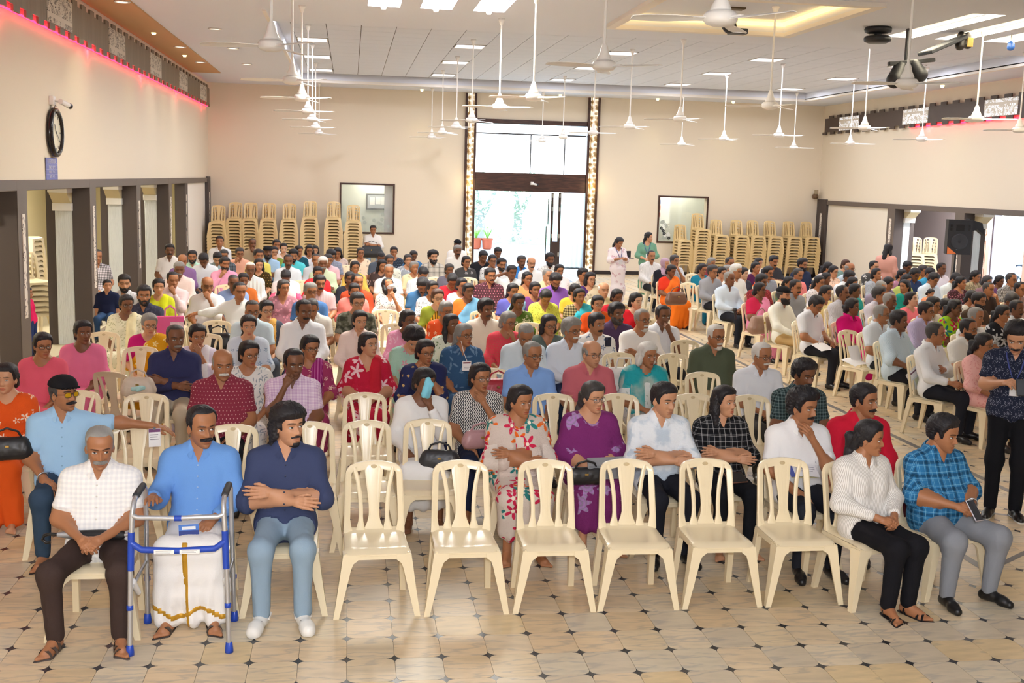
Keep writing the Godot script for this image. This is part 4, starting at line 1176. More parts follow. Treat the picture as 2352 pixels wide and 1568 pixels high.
func beard_geo(kind: String, head: Dictionary, lod: int) -> Geo:
	var src: Geo = head.grid
	var must := func(p): return minf(0.0105 - absf(p.y + 0.0555 + absf(p.x) * 0.16) - absf(p.x) * 0.1, 0.035 - absf(p.x)) if p.z > 0.03 else -1.0
	var beard := func(p): return minf(minf(-0.066 + 0.03 * smoothstep(0.03, 0.055, absf(p.x)) - p.y + 0.004, 0.06), p.z + 0.012) if not (absf(p.x) < 0.017 and p.y > -0.083) else -1.0
	var goatee := func(p): return minf(minf(-0.084 - p.y, 0.03 - absf(p.x)), p.z - 0.02)
	match kind:
		"m": return lifted(src, must, 0.0085, 0.006, 0.002)
		"t": return lifted(src, func(p): return maxf(must.call(p) - 0.002, goatee.call(p) - 0.006), 0.003, 0.006, 0.001)
		"M": return lifted(src, func(p): return must.call(p) + 0.002, 0.0125, 0.007, 0.003)
		"b": return lifted(src, func(p): return maxf(must.call(p), beard.call(p)), 0.006, 0.012, 0.002)
		"B": return lifted(src, func(p): return maxf(must.call(p), beard.call(p)), 0.017, 0.016, 0.004)
		"g": return lifted(src, func(p): return maxf(must.call(p), goatee.call(p)), 0.011, 0.01, 0.003)
	return Geo.new()

func net_geo(f: Field, cell: float, sm: float, rough := 0.0, scale := 400.0) -> Geo:
	var r := f.net(cell, sm)
	var g := Geo.new()
	g.v = r.v
	g.n = r.n
	g.i = r.i
	if rough > 0.0:
		for k in g.v.size():
			g.v[k] += g.n[k] * rough * noise3.get_noise_3dv(g.v[k] * scale)
		g.n = normals_of(g.v, g.i)
	return g

# a tube of round section along points
func tube(pts: Array, r: Variant, segs := 8, closed := false, caps := true) -> Geo:
	var g := Geo.new()
	var n := pts.size()
	var up := Vector3.ZERO
	for k in n:
		var a: Vector3 = pts[(k - 1 + n) % n] if closed else pts[maxi(k - 1, 0)]
		var b: Vector3 = pts[(k + 1) % n] if closed else pts[mini(k + 1, n - 1)]
		var d := (b - a).normalized()
		if up == Vector3.ZERO: up = d.cross(Vector3.RIGHT if absf(d.x) < 0.8 else Vector3.UP).normalized()
		up = (up - d * up.dot(d)).normalized()
		var side := d.cross(up)
		var rr: float = r[k] if r is Array else r
		for s in segs:
			var ph := TAU * s / segs
			var o := up * cos(ph) + side * sin(ph)
			g.v.append(pts[k] + o * rr)
			g.n.append(o)
	var m := n if closed else n - 1
	for k in m:
		for s in segs:
			var a := k * segs + s
			var b := k * segs + (s + 1) % segs
			var c := ((k + 1) % n) * segs + s
			var d := ((k + 1) % n) * segs + (s + 1) % segs
			g.i.append_array([a, c, b, b, c, d])
	if caps and not closed:
		for e in 2:
			var k := 0 if e == 0 else n - 1
			var d: Vector3 = (pts[0] - pts[1]).normalized() if e == 0 else (pts[n - 1] - pts[n - 2]).normalized()
			var base := g.v.size()
			for s in segs:
				g.v.append(g.v[k * segs + s])
				g.n.append(d)
			for s in range(1, segs - 1):
				if e == 0: g.i.append_array([base, base + s, base + s + 1])
				else: g.i.append_array([base, base + s + 1, base + s])
	return g

# spectacles: rims, bridge, temples
func glasses_geo(lod: int, round_lens := false) -> Geo:
	var g := Geo.new()
	var sg := 5 if lod == 0 else 4
	var r := 0.0016 if lod == 0 else 0.0021
	for s in [-1.0, 1.0]:
		var pts := []
		for k in 14:
			var a := TAU * k / 14
			var e := 0.7 if not round_lens else 1.0
			pts.append(Vector3(s * 0.0325 + 0.0235 * signf(cos(a)) * pow(absf(cos(a)), e), -0.002 + 0.0165 * signf(sin(a)) * pow(absf(sin(a)), e), 0.094 - absf(cos(a)) * 0.0 - 0.004 * (1.0 + s * cos(a))))
		g.add(tube(pts, r, sg, true))
		g.add(tube([Vector3(s * 0.056, 0.004, 0.087), Vector3(s * 0.0735, 0.005, 0.06), Vector3(s * 0.0775, 0.003, 0.0), Vector3(s * 0.077, -0.012, -0.02)], r * 0.9, sg))
	g.add(tube([Vector3(-0.0095, 0.004, 0.0945), Vector3(0, 0.0065, 0.0965), Vector3(0.0095, 0.004, 0.0945)], r, sg))
	return g

func lens_geo() -> Geo:
	var g := Geo.new()
	for s in [-1.0, 1.0]:
		var b := g.v.size()
		g.v.append(Vector3(s * 0.0325, -0.002, 0.0905))
		g.n.append(Vector3(0, 0, 1))
		for k in 14:
			var a := TAU * k / 14
			g.v.append(Vector3(s * 0.0325 + 0.0225 * signf(cos(a)) * pow(absf(cos(a)), 0.7), -0.002 + 0.0155 * signf(sin(a)) * pow(absf(sin(a)), 0.7), 0.0935 - 0.004 * (1.0 + s * cos(a))))
			g.n.append(Vector3(0, 0, 1))
		for k in 14: g.i.append_array([b, b + 1 + (k + 1) % 14, b + 1 + k])
	return g
# ---------------------------------------------------------------- hands, feet
var hand_cache := {}
# wrist at the origin, fingers towards +z, back of the hand up (+y), thumb on the +x side
func hand_geo(kind: String, lod: int) -> Geo:
	var key := kind + str(lod)
	if hand_cache.has(key): return hand_cache[key]
	var f := Field.new()
	var curl: float = {"flat": 0.12, "rest": 0.3, "hold": 0.85, "fist": 1.25, "chin": 0.55}[kind]
	f.bone(Vector3(0, 0, -0.03), Vector3(0, 0.002, 0.02), 0.026, 0.023)
	for k in 4:
		var x := 0.029 - 0.0195 * k
		f.bone(Vector3(x * 0.6, 0.0, 0.012), Vector3(x, 0.004, 0.078 - 0.006 * absf(k - 1.2)), 0.0145, 0.0115)
		var p := Vector3(x, 0.003, 0.08 - 0.006 * absf(k - 1.2))
		var ln: float = [0.04, 0.045, 0.041, 0.032][k]
		var ang := curl * (0.7 + 0.12 * k)
		var yaw := (1.5 - k) * 0.07
		for j in 3:
			var d := Vector3(sin(yaw) * cos(ang), -sin(ang), cos(yaw) * cos(ang))
			var l: float = ln * [1.0, 0.66, 0.5][j]
			f.bone(p, p + d * l, 0.0098 - 0.0009 * j - (0.001 if k == 3 else 0.0), 0.0092 - 0.001 * j - (0.001 if k == 3 else 0.0))
			p += d * l
			ang += curl * (0.9 if j == 0 else 0.65)
	f.bone(Vector3(0.012, -0.006, 0.006), Vector3(0.041, -0.012, 0.04), 0.0165, 0.012)
	var tq := Vector3(0.041, -0.012, 0.04)
	f.bone(tq, tq + Vector3(0.014 - curl * 0.014, -0.006 - curl * 0.012, 0.03), 0.0115, 0.0105)
	tq += Vector3(0.014 - curl * 0.014, -0.006 - curl * 0.012, 0.03)
	f.bone(tq, tq + Vector3(0.002 - curl * 0.014, -0.004 - curl * 0.006, 0.025), 0.0105, 0.0085)
	var g := net_geo(f, [0.0052, 0.0085, 0.0145][lod], 0.007 if lod < 2 else 0.012)
	hand_cache[key] = g
	return g

# ankle over the origin, toes towards +z, sole on y = 0
func foot_geo(lod: int) -> Geo:
	if hand_cache.has("foot%d" % lod): return hand_cache["foot%d" % lod]
	var f := Field.new()
	f.bone(Vector3(0, 0.13, 0), Vector3(0, 0.06, 0.0), 0.034, 0.036)
	f.bone(Vector3(0, 0.04, -0.03), Vector3(0, 0.05, 0.03), 0.034, 0.034)
	f.bone(Vector3(0, 0.052, 0.03), Vector3(0.004, 0.03, 0.12), 0.033, 0.026)
	f.bone(Vector3(-0.014, 0.02, 0.02), Vector3(-0.022, 0.018, 0.12), 0.02, 0.018)
	for k in 5:
		var x := 0.03 - 0.0155 * k
		f.bone(Vector3(x * 0.8, 0.02, 0.12), Vector3(x, 0.013, 0.178 - 0.011 * k - (0.0 if k else 0.002)), 0.014, 0.0125 if k == 0 else 0.0095)
	var g := net_geo(f, [0.0068, 0.009, 0.016][lod], 0.012)
	for k in g.v.size(): g.v[k].y = maxf(g.v[k].y, 0.002)
	hand_cache["foot%d" % lod] = g
	return g

func shoe_geo(lod: int, kind := "shoe") -> Geo:
	var key := "%s%d" % [kind, lod]
	if hand_cache.has(key): return hand_cache[key]
	var f := Field.new()
	f.bone(Vector3(0, 0.085, -0.01), Vector3(0, 0.06, -0.015), 0.037, 0.041)
	f.bone(Vector3(0, 0.04, -0.04), Vector3(0, 0.045, 0.03), 0.039, 0.039)
	f.bone(Vector3(0, 0.06, 0.02), Vector3(0.003, 0.036, 0.12), 0.037, 0.034)
	f.bone(Vector3(0.006, 0.033, 0.11), Vector3(0.004, 0.026, 0.17 if kind == "shoe" else 0.15), 0.042 if kind != "clog" else 0.05, 0.03 if kind != "clog" else 0.046)
	var g := net_geo(f, [0.007, 0.011, 0.018][lod], 0.02)
	for k in g.v.size(): g.v[k].y = maxf(g.v[k].y, 0.004)
	hand_cache[key] = g
	return g

# ---------------------------------------------------------------- the body as joints
# arm: [elbow, wrist, palm normal, hand kind] for the +x arm, mirrored for the -x arm
const ARMS := {
	"lap": [[0.232, 0.7, -0.03], [0.115, 0.6, 0.215], [0.2, 1.0, 0.1], "rest"],
	"clasp": [[0.24, 0.71, -0.02], [0.06, 0.645, 0.2], [0.6, 0.9, 0.3], "hold"],
	"knee": [[0.25, 0.71, 0.03], [0.14, 0.61, 0.3], [0.2, 1.0, 0.2], "rest"],
	"crossl": [[0.235, 0.715, 0.03], [-0.085, 0.785, 0.125], [0.1, 0.3, 1.0], "flat"],
	"crossr": [[0.235, 0.7, 0.03], [-0.06, 0.735, 0.165], [0.1, 0.3, 1.0], "flat"],
	"chin": [[0.175, 0.735, 0.11], [0.035, 0.955, 0.1], [0.5, 0.1, 0.9], "chin"],
	"mouth": [[0.17, 0.75, 0.12], [0.05, 1.0, 0.115], [0.4, 0.0, 1.0], "fist"],
	"hold": [[0.25, 0.73, 0.0], [0.075, 0.7, 0.23], [0.8, 0.6, 0.0], "hold"],
	"side": [[0.225, 0.69, -0.1], [0.24, 0.46, -0.02], [1.0, 0.0, 0.1], "rest"],
	"hang": [[0.215, 0.68, -0.12], [0.2, 0.44, -0.06], [1.0, 0.0, 0.0], "rest"],
	"A": [[0.25, 0.71, 0.0], [0.11, 0.63, 0.2], [0.3, 1.0, 0.2], "rest"],
	"B": [[0.25, 0.73, 0.05], [0.235, 0.8, 0.27], [0.1, 1.0, 0.1], "rest"],
	"C": [[0.42, 0.93, -0.1], [0.66, 0.9, -0.06], [0.0, 1.0, 0.1], "rest"],
	"C2": [[0.4, 0.86, -0.12], [0.6, 0.84, -0.16], [0.0, 1.0, 0.1], "rest"],
	"C3": [[0.25, 0.7, 0.05], [0.19, 0.66, 0.28], [0.8, 0.5, 0.0], "hold"],
	"back": [[0.34, 1.07, -0.06], [0.11, 1.13, -0.19], [0.0, 0.0, -1.0], "rest"],
	"phone": [[0.225, 0.73, -0.05], [0.085, 0.79, 0.2], [0.7, 0.7, 0.0], "hold"],
}
const LEGS := {
	"sit": [[0.125, 0.5, 0.4], [0.125, 0.095, 0.37]],
	"near": [[0.085, 0.5, 0.41], [0.085, 0.095, 0.37]],
	"wide": [[0.2, 0.49, 0.38], [0.19, 0.095, 0.34]],
	"back": [[0.12, 0.5, 0.4], [0.11, 0.1, 0.24]],
}

func flip(p: Vector3) -> Vector3:
	return Vector3(-p.x, p.y, p.z)

func vec(a) -> Vector3:
	return a if a is Vector3 else Vector3(a[0], a[1], a[2])

# spec: sex, fat, arm_l, arm_r (name or list), legs, low (trouser, skirt, gown, dhoti), sleeve, stand, lean, lod
func joints(sp: Dictionary) -> Dictionary:
	var up := 0.42 if sp.get("stand", false) else 0.0
	var fem: bool = sp.sex == "f"
	var lean: float = sp.get("lean", 0.0)
	var j := {}
	var rot := Transform3D(Basis(Vector3.RIGHT, lean), Vector3.ZERO)
	var piv := Vector3(0, 0.53, -0.05)
	var T := func(p: Vector3) -> Vector3: return rot * (p - piv) + piv + Vector3(0, up, 0)
	j.T = T
	j.up = up
	j.pel = Vector3(0, 0.535 + up, -0.04)
	j.belly = T.call(Vector3(0, 0.65, -0.055))
	j.chest = T.call(Vector3(0, 0.85, -0.1))
	j.neck = T.call(Vector3(0, 1.0, -0.115))
	j.head = T.call(Vector3(0, 1.16, -0.07))
	j.sh = T.call(Vector3(0.153 if fem else 0.175, 0.94, -0.11))
	for s in ["l", "r"]:
		var a = sp.get("arm_" + s, "lap")
		var spec: Array = ARMS[a] if a is String else a
		var e := vec(spec[0])
		var w := vec(spec[1])
		var n := vec(spec[2])
		if s == "r":
			e = flip(e)
			w = flip(w)
			n = flip(n)
		j["el_" + s] = T.call(e)
		j["wr_" + s] = T.call(w)
		j["pn_" + s] = n
		j["hk_" + s] = spec[3]
		var lg = sp.get("legs_" + s, sp.get("legs", "sit"))
		var ls: Array = LEGS[lg] if lg is String else lg
		var kn := vec(ls[0])
		var an := vec(ls[1])
		if sp.get("stand", false):
			kn = Vector3(0.1, 0.5, 0.0)
			an = Vector3(0.1, 0.09, -0.03)
		if s == "r" and not (ls.size() > 2):
			kn = flip(kn)
			an = flip(an)
		j["kn_" + s] = kn
		j["an_" + s] = an
	return j

var body_cache := {}

func upper_field(sp: Dictionary, j: Dictionary) -> Field:
	var f := Field.new()
	var fat: float = sp.get("fat", 0.0)
	var fem: bool = sp.sex == "f"
	var T: Callable = j.T
	var hw := 0.075 if fem else 0.07
	f.bone(j.pel + Vector3(-hw, 0, 0), j.pel + Vector3(hw, 0, 0), 0.108 + fat * 0.03, 0.108 + fat * 0.03, 0)
	var bw := 0.06 + fat * 0.03
	f.bone(j.belly + Vector3(-bw, 0.0, 0.015 + fat * 0.03), j.belly + Vector3(bw, 0.0, 0.015 + fat * 0.03), 0.1 + fat * 0.045, 0.1 + fat * 0.045, 0)
	var m: Vector3 = T.call(Vector3(0, 0.75, -0.085))
	f.bone(m + Vector3(-0.065, 0, fat * 0.02), m + Vector3(0.065, 0, fat * 0.02), 0.1 + fat * 0.03, 0.1 + fat * 0.03, 0)
	f.bone(j.chest + Vector3(-0.085, 0, 0), j.chest + Vector3(0.085, 0, 0), 0.1 + fat * 0.015, 0.1 + fat * 0.015, 0)
	f.bone(T.call(Vector3(-0.1, 0.92, -0.11)), T.call(Vector3(0.1, 0.92, -0.11)), 0.08, 0.08, 0)
	if fem:
		for s in [-1.0, 1.0]: f.bone(T.call(Vector3(s * 0.072, 0.845, -0.03)), T.call(Vector3(s * 0.078, 0.82, -0.012)), 0.058 + fat * 0.012, 0.052 + fat * 0.012, 0)
	var nr := 0.041 if fem else 0.049
	nr += fat * 0.012
	for s in [-1.0, 1.0]:
		var sh: Vector3 = j.sh
		if s < 0: sh = flip(sh)
		f.bone(j.neck + Vector3(s * 0.025, 0.012, 0.0), sh + Vector3(0, 0.003, 0), nr - 0.004, 0.05, 0)
	f.bone(j.neck + Vector3(0, -0.03, 0), j.neck.lerp(j.head, 0.78), nr + 0.006, nr, 3)
	for q in [["l", 1.0], ["r", -1.0]]:
		var sh: Vector3 = j.sh
		if q[1] < 0: sh = flip(sh)
		var ar := 0.047 if fem else 0.05
		ar += fat * 0.01
		f.bone(sh, j["el_" + q[0]], ar + 0.004, ar - 0.01, 1)
		f.bone(j["el_" + q[0]], j["wr_" + q[0]], ar - 0.011, 0.027, 2)
		if sp.get("lod", 1) == 0:      # the legs go on under the cloth
			f.bone(j.pel + Vector3(q[1] * 0.085, -0.01, 0.02), j["kn_" + q[0]], 0.066, 0.048, 4)
			f.bone(j["kn_" + q[0]], j["an_" + q[0]] + Vector3(0, -0.02, 0), 0.046, 0.034, 4)
	return f

func lower_field(sp: Dictionary, j: Dictionary) -> Field:
	var f := Field.new()
	var fat: float = sp.get("fat", 0.0)
	var low: String = sp.get("low", "trouser")
	var st: bool = sp.get("stand", false)
	var pel: Vector3 = j.pel
	f.bone(pel + Vector3(-0.075, -0.0, 0), pel + Vector3(0.075, 0.0, 0), 0.113 + fat * 0.03, 0.113 + fat * 0.03, 0)
	var skirt := low == "skirt" or low == "gown" or low == "dhoti"
	for q in [["l", 1.0], ["r", -1.0]]:
		var hip := pel + Vector3(q[1] * 0.085, -0.01, 0.02)
		var kn: Vector3 = j["kn_" + q[0]]
		var an: Vector3 = j["an_" + q[0]]
		f.bone(hip, kn, 0.092 + fat * 0.02, 0.068 + fat * 0.012, 1)
		if not skirt:
			f.bone(kn, an + Vector3(0, 0.0, 0), 0.067 + fat * 0.012, sp.get("hem", 0.054), 2)
		else:
			var end := an + Vector3(q[1] * 0.02, 0.3 if low == "gown" else -0.02, 0.02)
			if low == "gown" and not st: end = kn.lerp(an, 0.45)
			f.bone(kn, end, 0.085 + fat * 0.01, 0.07, 2)
	if skirt:
		var kl: Vector3 = j.kn_l
		var kr: Vector3 = j.kn_r
		var al: Vector3 = j.an_l
		var arr: Vector3 = j.an_r
		var km := (kl + kr) * 0.5
		var am := (al + arr) * 0.5 + Vector3(0, -0.02 if low != "gown" else 0.25, 0.0)
		f.bone(pel + Vector3(0, 0.0, 0.05), km + Vector3(0, -0.005, 0), 0.1, 0.075, 1)
		f.bone(km, am, 0.085, 0.07, 2)
		for t in [0.33, 0.66]:
			f.bone(kl.lerp(al, t), kr.lerp(arr, t), 0.072, 0.072, 2)
		f.bone(kl, kr, 0.07, 0.07, 1)
	return f

# garment pieces and skin of one pose, shared by all who have it
func body_parts(sp: Dictionary) -> Dictionary:
	var key := str(sp)
	if body_cache.has(key): return body_cache[key]
	var lod: int = sp.lod
	var cell: float = [0.0138, 0.02, 0.03][lod]
	var j := joints(sp)
	var up: Dictionary = upper_field(sp, j).net(cell, 0.07)
	var sleeve: String = sp.get("sleeve", "s")
	var neckline: String = sp.get("neckline", "collar")
	var out := {"j": j}
	var v: PackedVector3Array = up.v
	var n: PackedVector3Array = up.n
	var lab: PackedByteArray = up.lab
	var tt: PackedFloat32Array = up.t
	var cover := PackedFloat32Array()
	cover.resize(v.size())
	var inv: Transform3D = Transform3D(Basis(Vector3.RIGHT, -float(sp.get("lean", 0.0))), Vector3.ZERO)
	var piv := Vector3(0, 0.53, -0.05)
	var fat_r: float = float(sp.get("fat", 0.0)) * 0.012
	for k in v.size():
		var p := inv * (v[k] - Vector3(0, j.up, 0) - piv) + piv
		var ax := absf(p.x)
		var rad := Vector2(p.x * 0.95, p.z + 0.105).length()
		var g := 0.2
		if p.y > 0.86:
			var open: float = {"collar": 0.061, "round": 0.083, "vee": 0.078, "wide": 0.1}[neckline] + fat_r
			g = rad - open if p.y > 0.93 or lab[k] == 3 else 0.1
			if p.z > -0.1:
				var yv: float = {"collar": 0.945, "round": 0.975, "vee": 0.885, "wide": 0.9}[neckline]
				var sl: float = {"collar": 0.42, "round": 1.4, "vee": 0.5, "wide": 0.95}[neckline]
				g = minf(g, ax - (p.y - yv) * sl)
		if lab[k] == 1 or lab[k] == 2:
			var along := (tt[k] if lab[k] == 1 else 1.0 + tt[k]) * 0.27
			var stop: float = {"n": 0.03, "c": 0.11, "s": 0.215, "h": 0.3, "q": 0.4, "l": 0.5}[sleeve]
			g = minf(g, stop - along) if lab[k] == 2 or tt[k] > 0.3 else minf(g + 0.06, stop - along)
		if lab[k] == 4: g = -1.0
		cover[k] = g
	# skin
	var skin := Geo.new()
	var top_g := Geo.new()
	var ms := PackedInt32Array()
	var mt := PackedInt32Array()
	ms.resize(v.size())
	mt.resize(v.size())
	ms.fill(-1)
	mt.fill(-1)
	var ii: PackedInt32Array = up.i
	var loose: float = sp.get("loose", 0.009)
	var wr := 0.006 if lod < 2 else 0.004
	for k in range(0, ii.size(), 3):
		var a := ii[k]
		var b := ii[k + 1]
		var c := ii[k + 2]
		var lo := minf(cover[a], minf(cover[b], cover[c]))
		var hi := maxf(cover[a], maxf(cover[b], cover[c]))
		if lo < 0.022 or lod == 0:
			for m in [a, b, c]:
				if ms[m] < 0:
					ms[m] = skin.v.size()
					skin.v.append(v[m])
					skin.n.append(n[m])
				skin.i.append(ms[m])
		if hi > 0.0:
			for m in [a, b, c]:
				if mt[m] < 0:
					mt[m] = top_g.v.size()
					var g := cover[m]
					var h := loose
					if lab[m] == 1 or lab[m] == 2:
						h = loose + (0.014 if sleeve in ["s", "h", "c"] else 0.009) * smoothstep(0.1, 0.9, tt[m] if lab[m] == 1 else 1.0 - tt[m] * 0.5)
						h = clampf(g * 1.2, -0.014, h)
					else: h = clampf(g * 1.1, -0.014, h)
					if lab[m] == 0 and v[m].y - j.up < 0.66: h += 0.012 * smoothstep(0.66, 0.58, v[m].y - j.up)
					var q := v[m]
					var w := noise3.get_noise_3dv(Vector3(q.x * 90.0, q.y * 55.0 + q.x * 40.0, q.z * 90.0) + Vector3(sp.get("seed", 0) * 17.0, 0, 0))
					if g > 0.0: h += wr * w
					top_g.v.append(q + n[m] * h)
				top_g.i.append(mt[m])
	top_g.n = normals_of(top_g.v, top_g.i)
	out.skin = skin
	out.top = top_g
	var lk := "low%s%s%s%s%s%s%d" % [sp.get("legs"), sp.get("low"), fat_r, sp.get("stand", false), sp.sex if sp.has("seed") else "", sp.get("seed", 0), lod]
	if not body_cache.has(lk):
		body_cache[lk] = lower_geo(sp, j, cell * 1.1)
	var low: Geo = body_cache[lk]
	out.low_key = lk
	out.low = low
	# collar
	if neckline == "collar" and lod < 2:
		out.collar = collar_geo(j, sp, v, n, lab)
	body_cache[key] = out
	return out

func lower_geo(sp: Dictionary, j: Dictionary, cell: float) -> Geo:
	var lo_net: Dictionary = lower_field(sp, j).net(cell, 0.06)
	var low := Geo.new()
	low.v = lo_net.v
	low.i = lo_net.i
	var folds: bool = sp.get("low", "trouser") in ["skirt", "gown", "dhoti"]
	for k in low.v.size():
		var q := low.v[k]
		var w := noise3.get_noise_3dv(Vector3(q.x * 80.0, q.y * 45.0, q.z * 80.0) + Vector3(7, sp.get("seed", 0) * 13.0, 0)) * 0.006
		if folds and q.y < 0.5: w += 0.011 * sin(q.x * 60.0 + 2.0 * sin(q.y * 9.0)) * smoothstep(0.5, 0.1, q.y)
		low.v[k] = q + lo_net.n[k] * w
	low.n = normals_of(low.v, low.i)
	return low

func collar_geo(j: Dictionary, sp: Dictionary, _v, _n, _lab) -> Geo:
	var g := Geo.new()
	var segs := 22
	var T: Callable = j.T
	var r0: float = 0.058 + float(sp.get("fat", 0.0)) * 0.012
	for k in segs + 1:
		var a := lerpf(-2.72, 2.72, float(k) / segs)     # 0 = at the back
		var fr := (1.0 - cos(a)) * 0.5                      # 1 at the front
		var d := Vector3(sin(a), 0, -cos(a))
		var y_in := 1.094 - fr * 0.07
		var c := Vector3(0, 0, -0.108 + fr * 0.012)
		var tip := smoothstep(0.72, 1.0, fr)
		var pts := [
			c + d * (r0 + 0.002) + Vector3(0, y_in - 0.02, 0),
			c + d * (r0 + 0.004) + Vector3(0, y_in, 0),
			c + d * (r0 + 0.012) + Vector3(0, y_in + 0.001, 0),
			c + d * (r0 + 0.034 + tip * 0.012) + Vector3(0, y_in - 0.032 - tip * 0.028, 0.004 * tip),
			c + d * (r0 + 0.028 + tip * 0.01) + Vector3(0, y_in - 0.036 - tip * 0.03, 0)]
		for p in pts: g.v.append(T.call(p))
	for k in segs:
		for m in 4:
			var a := k * 5 + m
			g.i.append_array([a, a + 1, a + 5, a + 1, a + 6, a + 5])
	g.n = normals_of(g.v, g.i)
	return g

# a band of cloth laid over the clothed torso: keep(p) > 0 where it lies
func drape_geo(src: Geo, keep: Callable, thick := 0.012) -> Geo:
	return lifted(src, keep, thick, 0.03, 0.004, 5)

func hand_xf(j: Dictionary, s: String) -> Transform3D:
	var d: Vector3 = (j["wr_" + s] - j["el_" + s]).normalized()
	if j["hk_" + s] == "rest" or j["hk_" + s] == "flat": d = (d + Vector3(0, -0.12, 0)).normalized()
	var nrm: Vector3 = j["pn_" + s]
	nrm = (nrm - d * nrm.dot(d)).normalized()
	var x := nrm.cross(d)
	return Transform3D(Basis(x, nrm, d), j["wr_" + s])
# ---------------------------------------------------------------- cloth and skin materials
var mats := {}
func mat(hex: String, rough := 0.6, metal := 0.0) -> StandardMaterial3D:
	var key := "%s/%s/%s" % [hex, rough, metal]
	if mats.has(key): return mats[key]
	var m := StandardMaterial3D.new()
	m.albedo_color = Color(hex)
	m.roughness = rough
	m.metallic = metal
	mats[key] = m
	return m

# cloth: "kind #base #second period_in_mm"
func cloth(spec: String, lod := 0) -> StandardMaterial3D:
	var far := lod == 2
	if mats.has(spec + str(far)): return mats[spec + str(far)]
	var q := spec.split(" ")
	var m := StandardMaterial3D.new()
	m.roughness = 0.85
	m.metallic_specular = 0.3
	var a := Color(q[1])
	if q[0] == "plain" or q.size() < 4:
		m.albedo_color = a
	else:
		var tile := float(q[3]) / 1000.0
		var many := 1.0
		if q[0] in ["check", "stripe", "plaid", "zigzag"]: many = 1.0
		else: many = 3.0
		if far:      # far away: one grey print shared by all cloth of the kind, in the cloth's colour
			var b := Color(q[2])
			var ratio := clampf(b.get_luminance() / maxf(a.get_luminance(), 0.02), 0.15, 6.0)
			var step := snappedf(ratio if ratio < 1.0 else 1.0 / ratio, 0.35)
			var key := "print %s %s %s" % [q[0], ratio < 1.0, step]
			var gr := Color(step, step, step)
			if not mats.has(key): mats[key] = ImageTexture.create_from_image(pattern(q[0], Color.WHITE if ratio < 1.0 else gr, gr if ratio < 1.0 else Color.WHITE))
			m.albedo_texture = mats[key]
			m.albedo_color = a if ratio < 1.0 else b
		else:
			m.albedo_texture = ImageTexture.create_from_image(pattern(q[0], a, Color(q[2])))
		m.uv1_triplanar = true
		m.uv1_triplanar_sharpness = 24.0
		var s := 1.0 / (tile * many)
		m.uv1_scale = Vector3(s, s, s)
	if not far:      # the weave shows on the nearer people only
		m.normal_enabled = true
		m.normal_texture = weave
		m.normal_scale = 0.35
	if m.uv1_triplanar == false and not far:
		m.uv1_triplanar = true
		m.uv1_scale = Vector3(6, 6, 6)
	mats[spec + str(far)] = m
	return m

